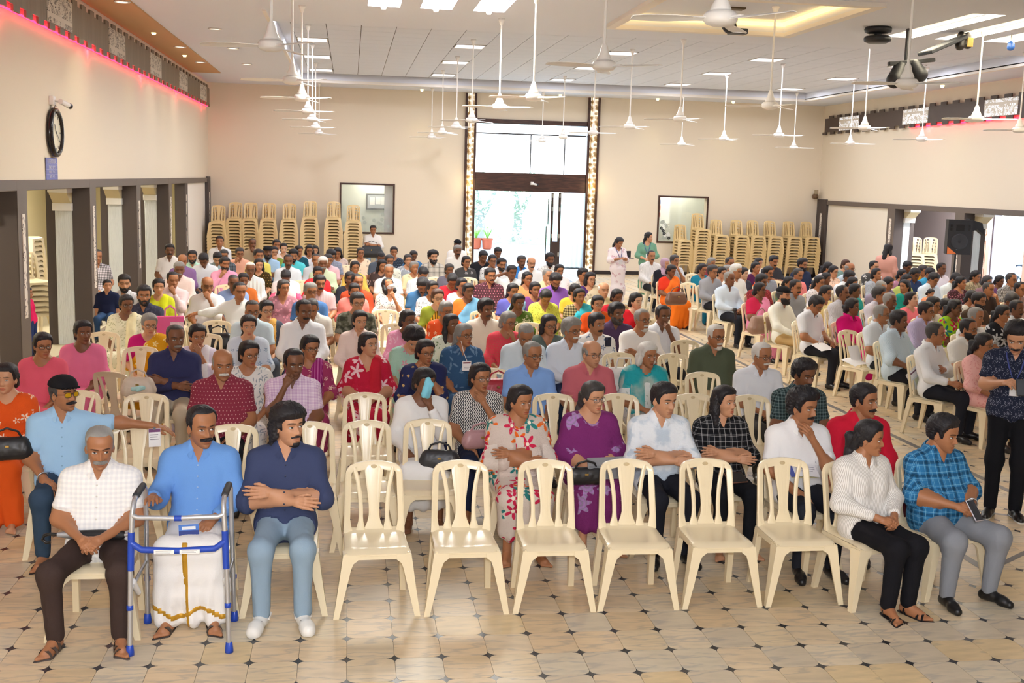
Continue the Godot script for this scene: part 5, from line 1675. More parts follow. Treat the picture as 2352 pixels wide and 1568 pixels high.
func pattern(kind: String, a: Color, b: Color) -> Image:
	var n := 96
	var big := 192 if kind in ["bigfloral", "bloom"] else 96
	var im := Image.create(big, big, false, Image.FORMAT_RGB8)
	var fn := FastNoiseLite.new()
	fn.seed = hash(kind) % 1000 + int(a.r * 99) + int(b.g * 55)
	fn.noise_type = FastNoiseLite.TYPE_CELLULAR
	fn.cellular_return_type = FastNoiseLite.RETURN_CELL_VALUE
	fn.frequency = 0.03
	var f2 := FastNoiseLite.new()
	f2.seed = fn.seed + 5
	f2.frequency = 0.05
	var rng := RandomNumberGenerator.new()
	rng.seed = fn.seed + 11
	im.fill(a)
	var spots := []
	if kind in ["floral", "bigfloral", "bloom", "leaf", "dots", "spots"]:
		var cnt: int = {"floral": 11, "bigfloral": 9, "bloom": 5, "leaf": 26, "dots": 16, "spots": 34}[kind]
		for k in cnt:
			spots.append([Vector2(rng.randf() * n, rng.randf() * n) if kind != "dots" else Vector2((k % 4 + 0.5 * (k / 4 % 2)) * 24.0 + 8, (k / 4) * 24.0 + 12), rng.randf() * TAU, rng.randf_range(0.7, 1.2), rng.randi() % 3])
	for py in big:
		for px in big:
			var x := int(px * 96.0 / big)
			var y := int(py * 96.0 / big)
			var c := a
			var p := Vector2(px, py) * 96.0 / big
			match kind:
				"check":
					var u := int(x * 4 / n) % 2
					var w := int(y * 4 / n) % 2
					u = int(fposmod(x, 48) < 24)
					w = int(fposmod(y, 48) < 24)
					c = a.lerp(b, (u + w) * 0.5)
				"plaid":
					var sx := fposmod(x, 96)
					var sy := fposmod(y, 96)
					var lx := (1.0 if sx < 5 or (sx > 44 and sx < 48) or (sx > 54 and sx < 58) else 0.0)
					var ly := (1.0 if sy < 5 or (sy > 44 and sy < 48) or (sy > 54 and sy < 58) else 0.0)
					var dk := (0.75 if sx > 14 and sx < 36 else 1.0) * (0.75 if sy > 14 and sy < 36 else 1.0)
					c = (a * dk).lerp(b, clampf(lx * 0.6 + ly * 0.6, 0.0, 0.9))
				"stripe":
					c = b if fposmod(x, 48) < 15 else a
				"zigzag":
					c = b if fposmod(x + absf(fposmod(y, 48) - 24) * 0.9, 32) < 15 else a
				"camo":
					var v := f2.get_noise_2d(absf(x - 48) * 0.9, absf(y - 48) * 0.9)
					c = b if v > 0.12 else (a.lightened(0.25) if v < -0.2 else a)
				"cloud":
					var v := f2.get_noise_2d(absf(x - 48) * 0.6, absf(y - 48) * 0.6)
					c = a.lerp(b, smoothstep(-0.15, 0.35, v))
			for s in spots:
				var d: Vector2 = p - s[0]
				d.x = fposmod(d.x + n * 0.5, n) - n * 0.5
				d.y = fposmod(d.y + n * 0.5, n) - n * 0.5
				var r := d.length()
				if r > 22: continue
				var an: float = d.angle() + s[1]
				var hit := false
				match kind:
					"dots": hit = r < 3.4
					"spots": hit = r < 3.2 * s[2] * (1.0 + 0.35 * cos(an * 2.0))
					"leaf": hit = absf(d.rotated(s[1]).y) < 2.6 * (1.0 - absf(d.rotated(s[1]).x) / (9.0 * s[2]))
					"floral": hit = r < 8.5 * s[2] * (0.62 + 0.38 * cos(an * 5.0)) and r > 1.8
					"bigfloral": hit = r < 15.0 * s[2] * (0.62 + 0.38 * cos(an * 5.0))
					"bloom": hit = r < 14.0 * s[2] * (0.8 + 0.2 * cos(an * 7.0))
				if hit:
					c = b
					if kind == "bigfloral" and a.get_luminance() > 0.6:
						c = [Color("#c9274d"), Color("#e56a24"), Color("#2f7f7c")][s[3]] if r > 3.0 else Color("#f4ead8")
					elif kind == "bloom":
						c = b if fposmod(r, 5.0) < 3.0 else Color("#8f8797").lerp(b, 0.4)
			im.set_pixel(px, py, c)
	return im

const TONES := {"1": "#d9ae90", "2": "#c69270", "3": "#a8724f", "4": "#7c5138"}
const HAIRS := {"k": "#17141a", "d": "#3a3738", "g": "#8b8986", "w": "#d9d7d2", "h": "#4a2a1c", "l": "#b596ab"}
var skin_mats := {}
func skin_mat(t: String) -> StandardMaterial3D:
	if skin_mats.has(t): return skin_mats[t]
	var m := StandardMaterial3D.new()
	m.albedo_color = Color(TONES[t])
	m.vertex_color_use_as_albedo = true
	m.roughness = 0.48
	m.metallic_specular = 0.45
	skin_mats[t] = m
	return m
func hair_mat(t: String) -> StandardMaterial3D:
	if skin_mats.has("h" + t): return skin_mats["h" + t]
	var m := StandardMaterial3D.new()
	m.albedo_color = Color(HAIRS[t])
	m.roughness = 0.55
	m.normal_enabled = true
	m.normal_texture = strands
	m.normal_scale = 0.7
	m.uv1_triplanar = true
	m.uv1_scale = Vector3(9, 9, 9)
	skin_mats["h" + t] = m
	return m

# ---------------------------------------------------------------- people
var head_cache := {}
var mesh_cache := {}
func head_of(lod: int, fem: bool, fat: float, thin: float) -> Dictionary:
	var key := "%d%s%s%s" % [lod, fem, fat > 0.5, thin]
	if not head_cache.has(key):
		head_cache[key] = head_geo(lod, {"fem": 1.0 if fem else 0.0, "jaw": -0.0045 if fem else 0.0, "fat": 0.0055 if fat > 0.5 else (0.002 if fem else 0.0), "thin": thin, "nose": 0.85 if fem else 1.0})
	return head_cache[key]

func put(parent: Node3D, called: String, m: Mesh, mt: Material = null, label := "") -> MeshInstance3D:
	var o := MeshInstance3D.new()
	o.name = called
	o.mesh = m
	if mt: o.material_override = mt
	if label: o.set_meta("label", label)
	parent.add_child(o, true)
	return o

func tag(o: Node3D, label: String, category: String, group := "", kind := "") -> Node3D:
	o.set_meta("label", label)
	o.set_meta("category", category)
	if group: o.set_meta("group", group)
	if kind: o.set_meta("kind", kind)
	return o

func cached(key: String, make: Callable) -> Mesh:
	if not mesh_cache.has(key): mesh_cache[key] = make.call()
	return mesh_cache[key]

# "x z yaw scale lift|sex|lod|hair col|beard col|glasses|tone|top|sleeve neck|low|arms|headyaw pitch|extra|label"
func person(line: String) -> MeshInstance3D:
	var q := line.split("|")
	var pos := q[0].split_floats(" ")
	var fem := q[1] == "f"
	var lod := int(q[2])
	var hair := q[3].split(" ")
	var beard := q[4].split(" ")
	var ex := {}
	for kv in q[12].split(" ", false):
		var w := kv.split("=")
		ex[w[0]] = w[1]
	var fat := float(ex.get("fat", "0"))
	if lod > 0: fat = 0.0 if fat < 0.35 else 0.6
	var arms := q[10].split(",")
	var lowq := q[9].split(" ")
	var sl := q[8].split(" ")
	var sp := {"sex": q[1], "lod": lod, "fat": fat, "arm_l": arms[0], "arm_r": arms[1], "legs": ex.get("legs", "sit"), "low": "trouser" if lowq[0] in ["trouser", "jeans"] else lowq[0], "sleeve": sl[0], "neckline": sl[1] if not (lod == 2 and sl[1] == "wide") else "vee"}
	if ex.has("stand"): sp.stand = true
	if lod == 0: sp.seed = int(absf(pos[0]) * 37.0) % 50
	if sp.low == "gown" and lod == 2: sp.low = "skirt"
	var b := body_parts(sp)
	var j: Dictionary = b.j
	var h := head_of(lod, fem, fat, 0.006 if ex.has("old") else 0.0)
	var hy := deg_to_rad(float(q[11].split(" ")[0]))
	var hp := deg_to_rad(float(q[11].split(" ")[1]))
	var hb := Basis(Vector3.UP, hy) * Basis(Vector3.RIGHT, hp)
	hb = hb.scaled(Vector3(1, 1, 1) * (1.02 if fem else 1.09))
	var piv: Vector3 = j.head + Vector3(0, -0.085, -0.025)
	var ht := Transform3D(hb, piv + hb * Vector3(0, 0.085, 0.025))
	var body := Geo.new()
	body.add(b.skin)
	for s in ["l", "r"]:
		var t := hand_xf(j, s)
		var hg := hand_geo(j["hk_" + s], lod)
		if s == "l": t = t * Transform3D(Basis(Vector3(-1, 0, 0), Vector3.UP, Vector3(0, 0, 1)), Vector3.ZERO)
		t = t.scaled_local(Vector3.ONE * (0.9 if fem else 1.0))
		body.add(hg, t, s == "l")
	var shoes: String = ex.get("shoes", "foot" if lod == 0 and fem else "shoe")
	for s in ["l", "r"]:
		var an: Vector3 = j["an_" + s]
		if shoes == "foot" or shoes == "sandal" or shoes == "heel":
			body.add(foot_geo(lod), foot_xf(j, s), s == "r")
	body.add(h.skin, ht)
	var m := ArrayMesh.new()
	body.mesh(m, skin_mat(q[6]))
	if lod < 2:
		var ey := Geo.new()
		ey.add(h.eyes, ht)
		ey.mesh(m, eye_mat)
	var p := MeshInstance3D.new()
	p.name = "person"
	p.mesh = m
	p.position = Vector3(pos[0], pos[4], -pos[1])
	p.rotation.y = deg_to_rad(pos[2])
	p.scale = Vector3.ONE * pos[3]
	add_child(p, true)
	tag(p, q[13], "person")
	var bk := str(sp)
	var long: bool = sp.low in ["gown"] or (sp.low == "skirt" and lowq[0] == "gown")
	var top_mat := cloth(q[7], lod)
	var top_node := put(p, "kurta" if long else ("blouse" if fem else "shirt"), cached("top" + bk, func(): return b.top.mesh()), top_mat)
	if b.has("collar"): put(top_node, "collar", cached("col" + bk, func(): return b.collar.mesh()), top_mat)
	var low_mat := cloth(lowq[1] if lowq[1].contains(" ") else "plain " + lowq[1])
	if long: low_mat = top_mat
	put(p, {"trouser": "trousers", "jeans": "jeans", "dhoti": "dhoti", "skirt": "sari_skirt", "gown": "kurta_skirt"}[lowq[0]], cached(b.low_key, func(): return b.low.mesh()), low_mat)
	if ex.has("drape"):
		var dq: PackedStringArray = ex.drape.split(":")
		var kind := dq[0]
		var keep: Callable
		match kind:
			"sari": keep = func(v): return 0.115 - absf((v.x * 0.8 + (v.y - 0.8) * -0.62) * -1.0 - 0.0) if v.y > 0.5 else -1.0
			"one": keep = func(v): return 0.06 - absf(v.x - 0.085) if v.y > 0.52 and v.y < 1.06 and absf(v.x) < 0.17 else -1.0
			"shawl": keep = func(v): return maxf(0.075 - absf(absf(v.x) - 0.105), v.y - 0.9 + absf(v.x) * 0.3) if v.y > 0.52 else -1.0
		var dm: Mesh = cached(kind + bk, func(): return lifted(b.top, keep, 0.014, 0.03, 0.004, 5).mesh())
		put(p, {"sari": "sari_drape", "one": "scarf", "shawl": "shawl"}[kind], dm, cloth(dq[1].replace("_", " "), lod))
	for s in ["l", "r"]:
		if shoes == "shoe" or shoes == "clog" or shoes == "sneaker":
			var o := put(p, "shoe" if shoes != "clog" else "clog", cached(shoes + str(lod), func(): return shoe_geo(lod, "clog" if shoes == "clog" else "shoe").mesh()), mat(ex.get("shoecol", "#1b1a1c"), 0.35))
			o.transform = foot_xf(j, s)
	if hair[0] != "none":
		var hk := "hair%s%d%s%s" % [hair[0], lod, fem, fat > 0.5]
		var o := put(p, "cap" if hair[0] in ["cap", "ballcap"] else ("headscarf" if hair[0] == "hijab" else "hair"), cached(hk, func(): return hair_geo(hair[0], h, lod).mesh()), cloth("plain #1d1d21") if hair[0] in ["cap", "ballcap"] else hair_mat(hair[1]))
		o.transform = ht
		if hair[0] in ["cap", "ballcap"]:
			var o2 := put(p, "hair", cached("capfringe%d" % lod, func(): return hair_geo("fringe", h, lod).mesh()), hair_mat("d"))
			o2.transform = ht
	if beard[0] != "-":
		var o := put(p, "beard" if beard[0] in ["b", "B", "g"] else "moustache", cached("beard%s%d%s" % [beard[0], lod, fat > 0.5], func(): return beard_geo(beard[0], h, lod).mesh()), hair_mat(beard[1]))
		o.transform = ht
	if q[5] != "-":
		var gm := mat("#1b1a1c", 0.3) if q[5] in ["R", "y"] else mat("#4a4038", 0.3, 0.6)
		var o := put(p, "spectacles", cached("spec%d%s" % [lod, q[5] == "r"], func(): return glasses_geo(lod, q[5] == "r").mesh()), gm)
		o.transform = ht
		if lod == 0 and q[5] != "y":
			var gl := StandardMaterial3D.new()
			gl.albedo_color = Color(0.95, 0.97, 1.0, 0.08)
			gl.transparency = BaseMaterial3D.TRANSPARENCY_ALPHA
			gl.roughness = 0.05
			if not mats.has("lens"): mats["lens"] = gl
			put(o, "lens", cached("lens", func(): return lens_geo().mesh()), mats["lens"])
		if q[5] == "y":
			var lm := mat("#c79a12", 0.15)
			put(o, "lens", cached("lens", func(): return lens_geo().mesh()), lm, "yellow lenses")
	p.set_meta("j", null)
	people[ex.get("id", str(people.size()))] = {"node": p, "j": j, "ht": ht, "b": b, "top": top_node}
	return p

var people := {}

func foot_xf(j: Dictionary, s: String) -> Transform3D:
	var an: Vector3 = j["an_" + s]
	var yaw := 0.22 if s == "l" else -0.22
	var t := Transform3D(Basis(Vector3.UP, yaw), Vector3(an.x, an.y - 0.095, an.z))
	if s == "r": t = t * Transform3D(Basis(Vector3(-1, 0, 0), Vector3.UP, Vector3(0, 0, 1)), Vector3.ZERO)
	return t
# ---------------------------------------------------------------- plain solids; x right, y up, d = metres in front of the camera
func bx(g: Geo, x0: float, x1: float, y0: float, y1: float, d0: float, d1: float, bev := 0.0) -> Geo:
	var b := bev
	var lo := Vector3(minf(x0, x1), minf(y0, y1), -maxf(d0, d1))
	var hi := Vector3(maxf(x0, x1), maxf(y0, y1), -minf(d0, d1))
	if b > 0.0: return bevel_box(g, lo, hi, b)
	for ax in 3:
		for sg in [0, 1]:
			var n := Vector3.ZERO
			n[ax] = 1.0 if sg else -1.0
			var u := (ax + 1) % 3
			var w := (ax + 2) % 3
			var base := g.v.size()
			for q in [[0, 0], [1, 0], [1, 1], [0, 1]]:
				var p := Vector3.ZERO
				p[ax] = hi[ax] if sg else lo[ax]
				p[u] = hi[u] if q[0] else lo[u]
				p[w] = hi[w] if q[1] else lo[w]
				g.v.append(p)
				g.n.append(n)
			if sg: g.i.append_array([base, base + 2, base + 1, base, base + 3, base + 2])
			else: g.i.append_array([base, base + 1, base + 2, base, base + 2, base + 3])
	return g

func bevel_box(g: Geo, lo: Vector3, hi: Vector3, b: float) -> Geo:
	# six inset faces, twelve edge strips, eight corners: flat shaded
	var c := (lo + hi) * 0.5
	var h := (hi - lo) * 0.5
	b = minf(b, minf(h.x, minf(h.y, h.z)) * 0.9)
	var face := func(pts: Array):
		var n: Vector3 = (pts[2] - pts[0]).cross(pts[1] - pts[0])
		var mid := Vector3.ZERO
		for p in pts: mid += p
		mid /= pts.size()
		if n.dot(mid) < 0:
			pts.reverse()
			n = -n
		n = n.normalized()
		var base := g.v.size()
		for p in pts:
			g.v.append(c + p)
			g.n.append(n)
		for k in range(1, pts.size() - 1): g.i.append_array([base, base + k, base + k + 1])
	for ax in 3:
		var u := (ax + 1) % 3
		var w := (ax + 2) % 3
		for s in [-1.0, 1.0]:
			var pts := []
			for q in [[-1, -1], [1, -1], [1, 1], [-1, 1]]:
				var p := Vector3.ZERO
				p[ax] = s * h[ax]
				p[u] = q[0] * (h[u] - b)
				p[w] = q[1] * (h[w] - b)
				pts.append(p)
			face.call(pts)
			for t in [-1.0, 1.0]:      # edges between axis ax (sign s) and axis u (sign t)
				var e := []
				for q in [[0, -1], [0, 1], [1, 1], [1, -1]]:
					var p := Vector3.ZERO
					p[ax] = s * (h[ax] - (b if q[0] else 0.0))
					p[u] = t * (h[u] - (0.0 if q[0] else b))
					p[w] = q[1] * (h[w] - b)
					e.append(p)
				face.call(e)
	for sx in [-1.0, 1.0]:
		for sy in [-1.0, 1.0]:
			for sz in [-1.0, 1.0]:
				face.call([Vector3(sx * h.x, sy * (h.y - b), sz * (h.z - b)), Vector3(sx * (h.x - b), sy * h.y, sz * (h.z - b)), Vector3(sx * (h.x - b), sy * (h.y - b), sz * h.z)])
	return g

func box_mesh(x0: float, x1: float, y0: float, y1: float, d0: float, d1: float, bev := 0.0) -> ArrayMesh:
	return bx(Geo.new(), x0, x1, y0, y1, d0, d1, bev).mesh()

func struct(called: String, m: Mesh, mt: Material, parent: Node3D = self) -> MeshInstance3D:
	var o := put(parent, called, m, mt)
	if parent == self: o.set_meta("kind", "structure")
	return o

# a flat outline pushed out to a thickness; pts in (u, v), axes given
func prism(pts: Array, o: Vector3, U: Vector3, V: Vector3, depth: Vector3) -> Geo:
	var g := Geo.new()
	var pk := PackedVector2Array()
	for p in pts: pk.append(p if p is Vector2 else Vector2(p[0], p[1]))
	if Geometry2D.is_polygon_clockwise(pk): pk.reverse()
	var tri := Geometry2D.triangulate_polygon(pk)
	var right := U.cross(V).dot(depth) < 0.0
	for side in 2:
		var base := g.v.size()
		var n := -depth.normalized() if side == 0 else depth.normalized()
		for p in pk:
			g.v.append(o + U * p.x + V * p.y + (depth if side else Vector3.ZERO))
			g.n.append(n)
		for k in range(0, tri.size(), 3):
			var t := [tri[k] + base, tri[k + 1] + base, tri[k + 2] + base]
			var f := (g.v[t[2]] - g.v[t[0]]).cross(g.v[t[1]] - g.v[t[0]])
			if f.dot(n) < 0: t.reverse()
			g.i.append_array(t)
	for k in pk.size():
		var a := o + U * pk[k].x + V * pk[k].y
		var q := pk[(k + 1) % pk.size()]
		var b := o + U * q.x + V * q.y
		var n := depth.cross(b - a).normalized()
		if right: n = -n
		n = (b - a).cross(depth).normalized() if right == false else -(b - a).cross(depth).normalized()
		var base := g.v.size()
		g.v.append_array([a, b, b + depth, a + depth])
		g.n.append_array([n, n, n, n])
		var f := (g.v[base + 2] - g.v[base]).cross(g.v[base + 1] - g.v[base])
		if f.dot(n) > 0: g.i.append_array([base, base + 1, base + 2, base, base + 2, base + 3])
		else: g.i.append_array([base, base + 2, base + 1, base, base + 3, base + 2])
	return g

# radius by height, turned about y
func lathe(prof: Array, segs := 20) -> Geo:
	var g := Geo.new()
	for k in prof.size():
		for s in segs:
			var a := TAU * s / segs
			g.v.append(Vector3(prof[k][0] * cos(a), prof[k][1], prof[k][0] * sin(a)))
	for k in prof.size() - 1:
		for s in segs:
			var a := k * segs + s
			var b := k * segs + (s + 1) % segs
			g.i.append_array([a, b, a + segs, b, b + segs, a + segs])
	g.n = normals_of(g.v, g.i)
	# profile runs from low to high: turn outward
	if g.v.size() and g.n[segs].dot(Vector3(g.v[segs].x, 0, g.v[segs].z)) < 0:
		for k in range(0, g.i.size(), 3):
			var t := g.i[k + 1]
			g.i[k + 1] = g.i[k + 2]
			g.i[k + 2] = t
		g.n = normals_of(g.v, g.i)
	return g

func text(parent: Node3D, called: String, words: String, size: float, mt: Material, t: Transform3D, depth := 0.004) -> MeshInstance3D:
	var m := TextMesh.new()
	m.text = words
	m.font = SystemFont.new()
	m.font.font_names = PackedStringArray(["Droid Sans"])
	m.font_size = 32
	m.pixel_size = size / 32.0
	m.depth = depth
	var o := put(parent, called, m, mt)
	o.transform = t
	return o

const XL := -3.99
const XR := 14.27
const DB := 33.42
const CEIL := 5.22
const TRAY := 5.4

func noise_tex(seed_n: int, freq: float, ramp: Array, sx := 1.0, n := 256, octaves := 4) -> NoiseTexture2D:
	var t := NoiseTexture2D.new()
	var f := FastNoiseLite.new()
	f.seed = seed_n
	f.frequency = freq
	f.fractal_octaves = octaves
	f.domain_warp_enabled = true
	f.domain_warp_amplitude = 18.0
	t.noise = f
	t.width = n
	t.height = int(n * sx)
	t.seamless = true
	var g := Gradient.new()
	var off := PackedFloat32Array()
	var col := PackedColorArray()
	for k in ramp.size():
		off.append(ramp[k][0])
		col.append(Color(ramp[k][1]))
	g.offsets = off
	g.colors = col
	t.color_ramp = g
	return t

func build_room() -> void:
	var wall := mat("#ebdfca", 0.75)
	var white := mat("#ece7e0", 0.8)
	var ceil_m := mat("#dfe4f0", 0.85)
	var dark := StandardMaterial3D.new()
	dark.albedo_color = Color("#4b413e")
	dark.roughness = 0.6
	var post_face := mat("#6a5f57", 0.55)
	var olive := StandardMaterial3D.new()
	olive.albedo_texture = noise_tex(5, 0.02, [[0.0, "#6f624e"], [0.5, "#786a55"], [1.0, "#82745e"]], 1.0, 256)
	olive.uv1_triplanar = true
	olive.uv1_scale = Vector3(1.6, 0.12, 1.6)
	olive.roughness = 0.45
	var wood := StandardMaterial3D.new()
	wood.albedo_texture = noise_tex(8, 0.03, [[0.0, "#2f1a14"], [0.6, "#472a20"], [1.0, "#5d382b"]], 1.0, 256)
	wood.uv1_triplanar = true
	wood.uv1_scale = Vector3(0.3, 2.0, 2.0)
	wood.roughness = 0.4
	var panelling := StandardMaterial3D.new()
	panelling.albedo_color = Color("#dfe4e6")
	panelling.roughness = 0.7
	panelling.heightmap_enabled = true
	panelling.heightmap_texture = noise_tex(14, 0.05, [[0.0, "#000000"], [1.0, "#ffffff"]])
	panelling.heightmap_scale = 1.0
	panelling.uv1_triplanar = true
	panelling.uv1_scale = Vector3(5, 0.25, 5)
	# ---- floor
	build_floor()
	# ---- back wall: piers round two windows and the door bay
	var bw := Geo.new()
	var T := 0.25
	for r in [[XL - T, -0.25, 0.0, 5.6], [-0.25, 1.24, 0.0, 1.12], [-0.25, 1.24, 2.48, 5.6], [1.24, 3.30, 0.0, 5.6], [3.30, 7.29, 4.49, 5.6], [7.29, 9.24, 0.0, 5.6], [9.24, 10.71, 0.0, 1.03], [9.24, 10.71, 2.35, 5.6], [10.71, XR + T, 0.0, 5.6]]:
		bx(bw, r[0], r[1], r[2], r[3], DB, DB + T)
	struct("wall_back", bw.mesh(), wall)
	struct("baseboard_back", bx(bx(Geo.new(), XL, 3.3, 0.0, 0.11, DB - 0.02, DB), 7.29, XR, 0.0, 0.11, DB - 0.02, DB).mesh(), mat("#2a2322", 0.4))
	struct("wall_front", box_mesh(XL - T, XR + T, 0, 5.6, -3.2, -3.0), wall)
	# ---- left wall: above the beam, plain stretches, piers of the open bays
	var lw := Geo.new()
	bx(lw, XL - T, XL, 2.45, 5.6, -3.0, DB)
	bx(lw, XL - T, XL, 0.0, 2.45, -3.0, 10.4)
	struct("wall_left", lw.mesh(), wall)
	struct("trim_1", bx(Geo.new(), XL - 0.2, XL + 0.035, 2.44, 2.57, 6.0, DB - 0.1, 0.008).mesh(), post_face)
	for k in 5:
		var d0: float = [10.53, 14.4, 18.27, 22.14, 26.0][k] if k < 5 else 29.0
		pier("left", XL, 1.0, d0, dark, post_face, panelling)
	struct("trim_2", box_mesh(XL - 0.22, XL + 0.03, 0, 2.56, 28.55, 29.0, 0.006), dark)
	deco(XL + 0.03, 1.0, 28.74, 0.9, 2.17)
	struct("wall_left_panel", box_mesh(XL - 0.2, XL - 0.03, 0, 2.45, 29.0, 32.9), mat("#f1ece4", 0.5))
	struct("trim_3", box_mesh(XL - 0.22, XL + 0.06, 0, 2.6, 32.85, DB - 0.02, 0.006), dark)
	deco(XL + 0.06, 1.0, 33.1, 0.9, 2.17)
	# corridor beyond the left bays
	struct("floor_corridor", box_mesh(-7.6, XL - T, -0.2, 0.0, 8, 31), mat("#cfc4a8", 0.4))
	struct("wall_corridor", bx(bx(bx(Geo.new(), -7.8, -7.4, 0, 3.2, 8, 31), -7.6, XL - T, 0, 3.2, 30.8, 31), -7.6, XL - T, 0, 3.2, 8, 8.2).mesh(), mat("#ddd2ae", 0.7))
	struct("ceiling_corridor", box_mesh(-7.8, XL - T, 3.0, 3.2, 8, 31), white)
	for d in [13.0, 19.5, 26.0]: lamp_panel("ceiling_light", Vector3(-5.6, 2.98, -d), 0.6, 0.6, Color("#fff6df"), 9.0, "added flat lamp in place of daylight in the passage behind the pillars, %s" % {13.0: "nearest", 19.5: "middle", 26.0: "farthest"}[d], "added corridor lamps")  # added lamps, stand in for daylight in the passage
	# ---- right wall
	var rw := Geo.new()
	bx(rw, XR, XR + T, 2.3, 5.6, -3.0, DB)
	bx(rw, XR, XR + T, 0.0, 2.3, -3.0, 13.0)
	struct("wall_right", rw.mesh(), wall)
	struct("trim_4", bx(Geo.new(), XR - 0.035, XR + 0.2, 2.26, 2.39, 12.0, DB - 0.1, 0.008).mesh(), post_face)
	for d0 in [13.3, 17.2, 21.05, 24.9, 28.35]: pier("right", XR, -1.0, d0, dark, post_face, panelling)
	struct("wall_right_panel", box_mesh(XR + 0.03, XR + 0.2, 0, 2.3, 28.9, 32.8), mat("#eee6d6", 0.5))
	struct("trim_5", box_mesh(XR - 0.06, XR + 0.22, 0, 2.42, 32.75, DB - 0.02, 0.006), dark)
	deco(XR - 0.06, -1.0, 33.05, 0.75, 2.0)
	# veranda beyond the right bays: outer wall with door openings
	struct("floor_veranda", box_mesh(XR + T, 20.0, -0.2, 0.0, 10, 36), mat("#d8d2c4", 0.4))
	var ow := Geo.new()
	for r in [[10.0, 18.5, 0, 3.2], [18.5, 20.8, 2.45, 3.2], [20.8, 26.0, 0, 3.2], [26.0, 27.55, 2.45, 3.2], [27.55, 33.5, 0, 3.2]]:
		bx(ow, 16.6, 16.8, r[2], r[3], r[0], r[1])
	bx(ow, XR + T, 16.8, 0, 3.2, 33.3, 33.5)
	struct("wall_veranda", ow.mesh(), mat("#b3a8ae", 0.7))
	struct("ceiling_veranda", box_mesh(XR + T, 16.8, 3.0, 3.2, 10, 33.5), white)
	lamp_panel("ceiling_light", Vector3(15.4, 2.98, -27.5), 0.6, 0.6, Color("#ffffff"), 14.0, "added lamp brightening the veranda beyond the right bays", "added veranda lamps")  # added lamp, put here to brighten the veranda
	for d in [27.55, 25.1]:
		var dr := struct("door_%d" % (2 if d > 26 else 3), bx(Geo.new(), 16.5, 16.56, 0.02, 2.42, d, d + 0.9, 0.004).mesh(), mat("#dcb8a8", 0.5))
		for y in [0.2, 0.93, 1.66]:
			put(dr, "door_panel", bx(Geo.new(), 16.47, 16.5, y, y + 0.6, d + 0.15, d + 0.75, 0.015).mesh(), mat("#d5ae9d", 0.5))
	# ---- pelmets, grilles and red light strips
	pelmet(XL, 1.0, 8.0, 33.0, 4.6, 5.02, olive, [8.03, 11.9, 15.77, 19.6, 23.44, 27.29, 30.95], "left")
	pelmet(XR, -1.0, 12.0, 33.1, 4.42, 4.82, mat("#4c3f39", 0.5), [15.25, 19.12, 23.0, 26.86, 30.76], "right")
	# ---- ceiling
	build_ceiling(ceil_m, white)
	# ---- door bay
	build_door(wood, wall)

func deco(x: float, s: float, d: float, y0: float, y1: float) -> void:
	var m := ImageTexture.create_from_image(pattern("leaf", Color("#e9dfd2"), Color("#6a5d58"))) if not mats.has("deco") else null
	if m:
		var w := StandardMaterial3D.new()
		w.albedo_texture = m
		w.uv1_triplanar = true
		w.uv1_scale = Vector3(3, 3, 3)
		w.roughness = 0.5
		mats["deco"] = w
	var o := put(self, "trim_%d" % (10 + get_child_count()), bx(Geo.new(), x, x + s * 0.012, y0, y1, d - 0.06, d + 0.06, 0.003).mesh(), mats["deco"])
	o.set_meta("kind", "structure")

# post, textured white column with its bracket, dark leaf behind
func pier(side: String, x: float, s: float, d0: float, dark: Material, face: Material, white: Material) -> void:
	var h := 2.56 if side == "left" else 2.39
	var p := struct("trim_%d" % (20 + get_child_count()), bx(Geo.new(), x + s * 0.03, x - s * 0.23, 0, h, d0, d0 + 0.42, 0.006).mesh(), dark)
	put(p, "post_face", bx(Geo.new(), x + s * 0.03, x + s * 0.036, 0, h, d0 + 0.004, d0 + 0.416).mesh(), face)
	var e1 := 0.49 if side == "left" else 0.42
	var e2 := 0.63 if side == "left" else 0.56
	put(p, "column", bx(Geo.new(), x - s * 0.23, x - s * e1, 0, h - 0.2, d0 + 0.01, d0 + 0.4, 0.008).mesh(), white)
	put(p, "bracket", prism([[0.0, 0.0], [0.0, -0.16], [-0.1, -0.16], [-0.34, 0.0]], Vector3(x - s * 0.23, h - 0.2, -d0), Vector3(0, 0, -1), Vector3.UP, Vector3(-s * 0.26, 0, 0)).mesh(), mat("#c9bb97", 0.6))
	put(p, "bracket_cap", bx(Geo.new(), x - s * 0.22, x - s * 0.5, h - 0.2, h - 0.08, d0 - 0.36, d0 + 0.02, 0.004).mesh(), mat("#eceae6", 0.6))
	put(p, "bracket_base", bx(Geo.new(), x - s * 0.22, x - s * 0.5, h - 0.48, h - 0.36, d0 - 0.1, d0 + 0.02, 0.004).mesh(), mat("#e6e4e0", 0.6))
	put(p, "leaf", bx(Geo.new(), x - s * e1, x - s * e2, 0, h - 0.06, d0 + 0.05, d0 + 0.12, 0.004).mesh(), dark)
	deco(x + s * 0.036, s, d0 + 0.21, 0.88 if side == "left" else 0.75, 2.16 if side == "left" else 2.0)

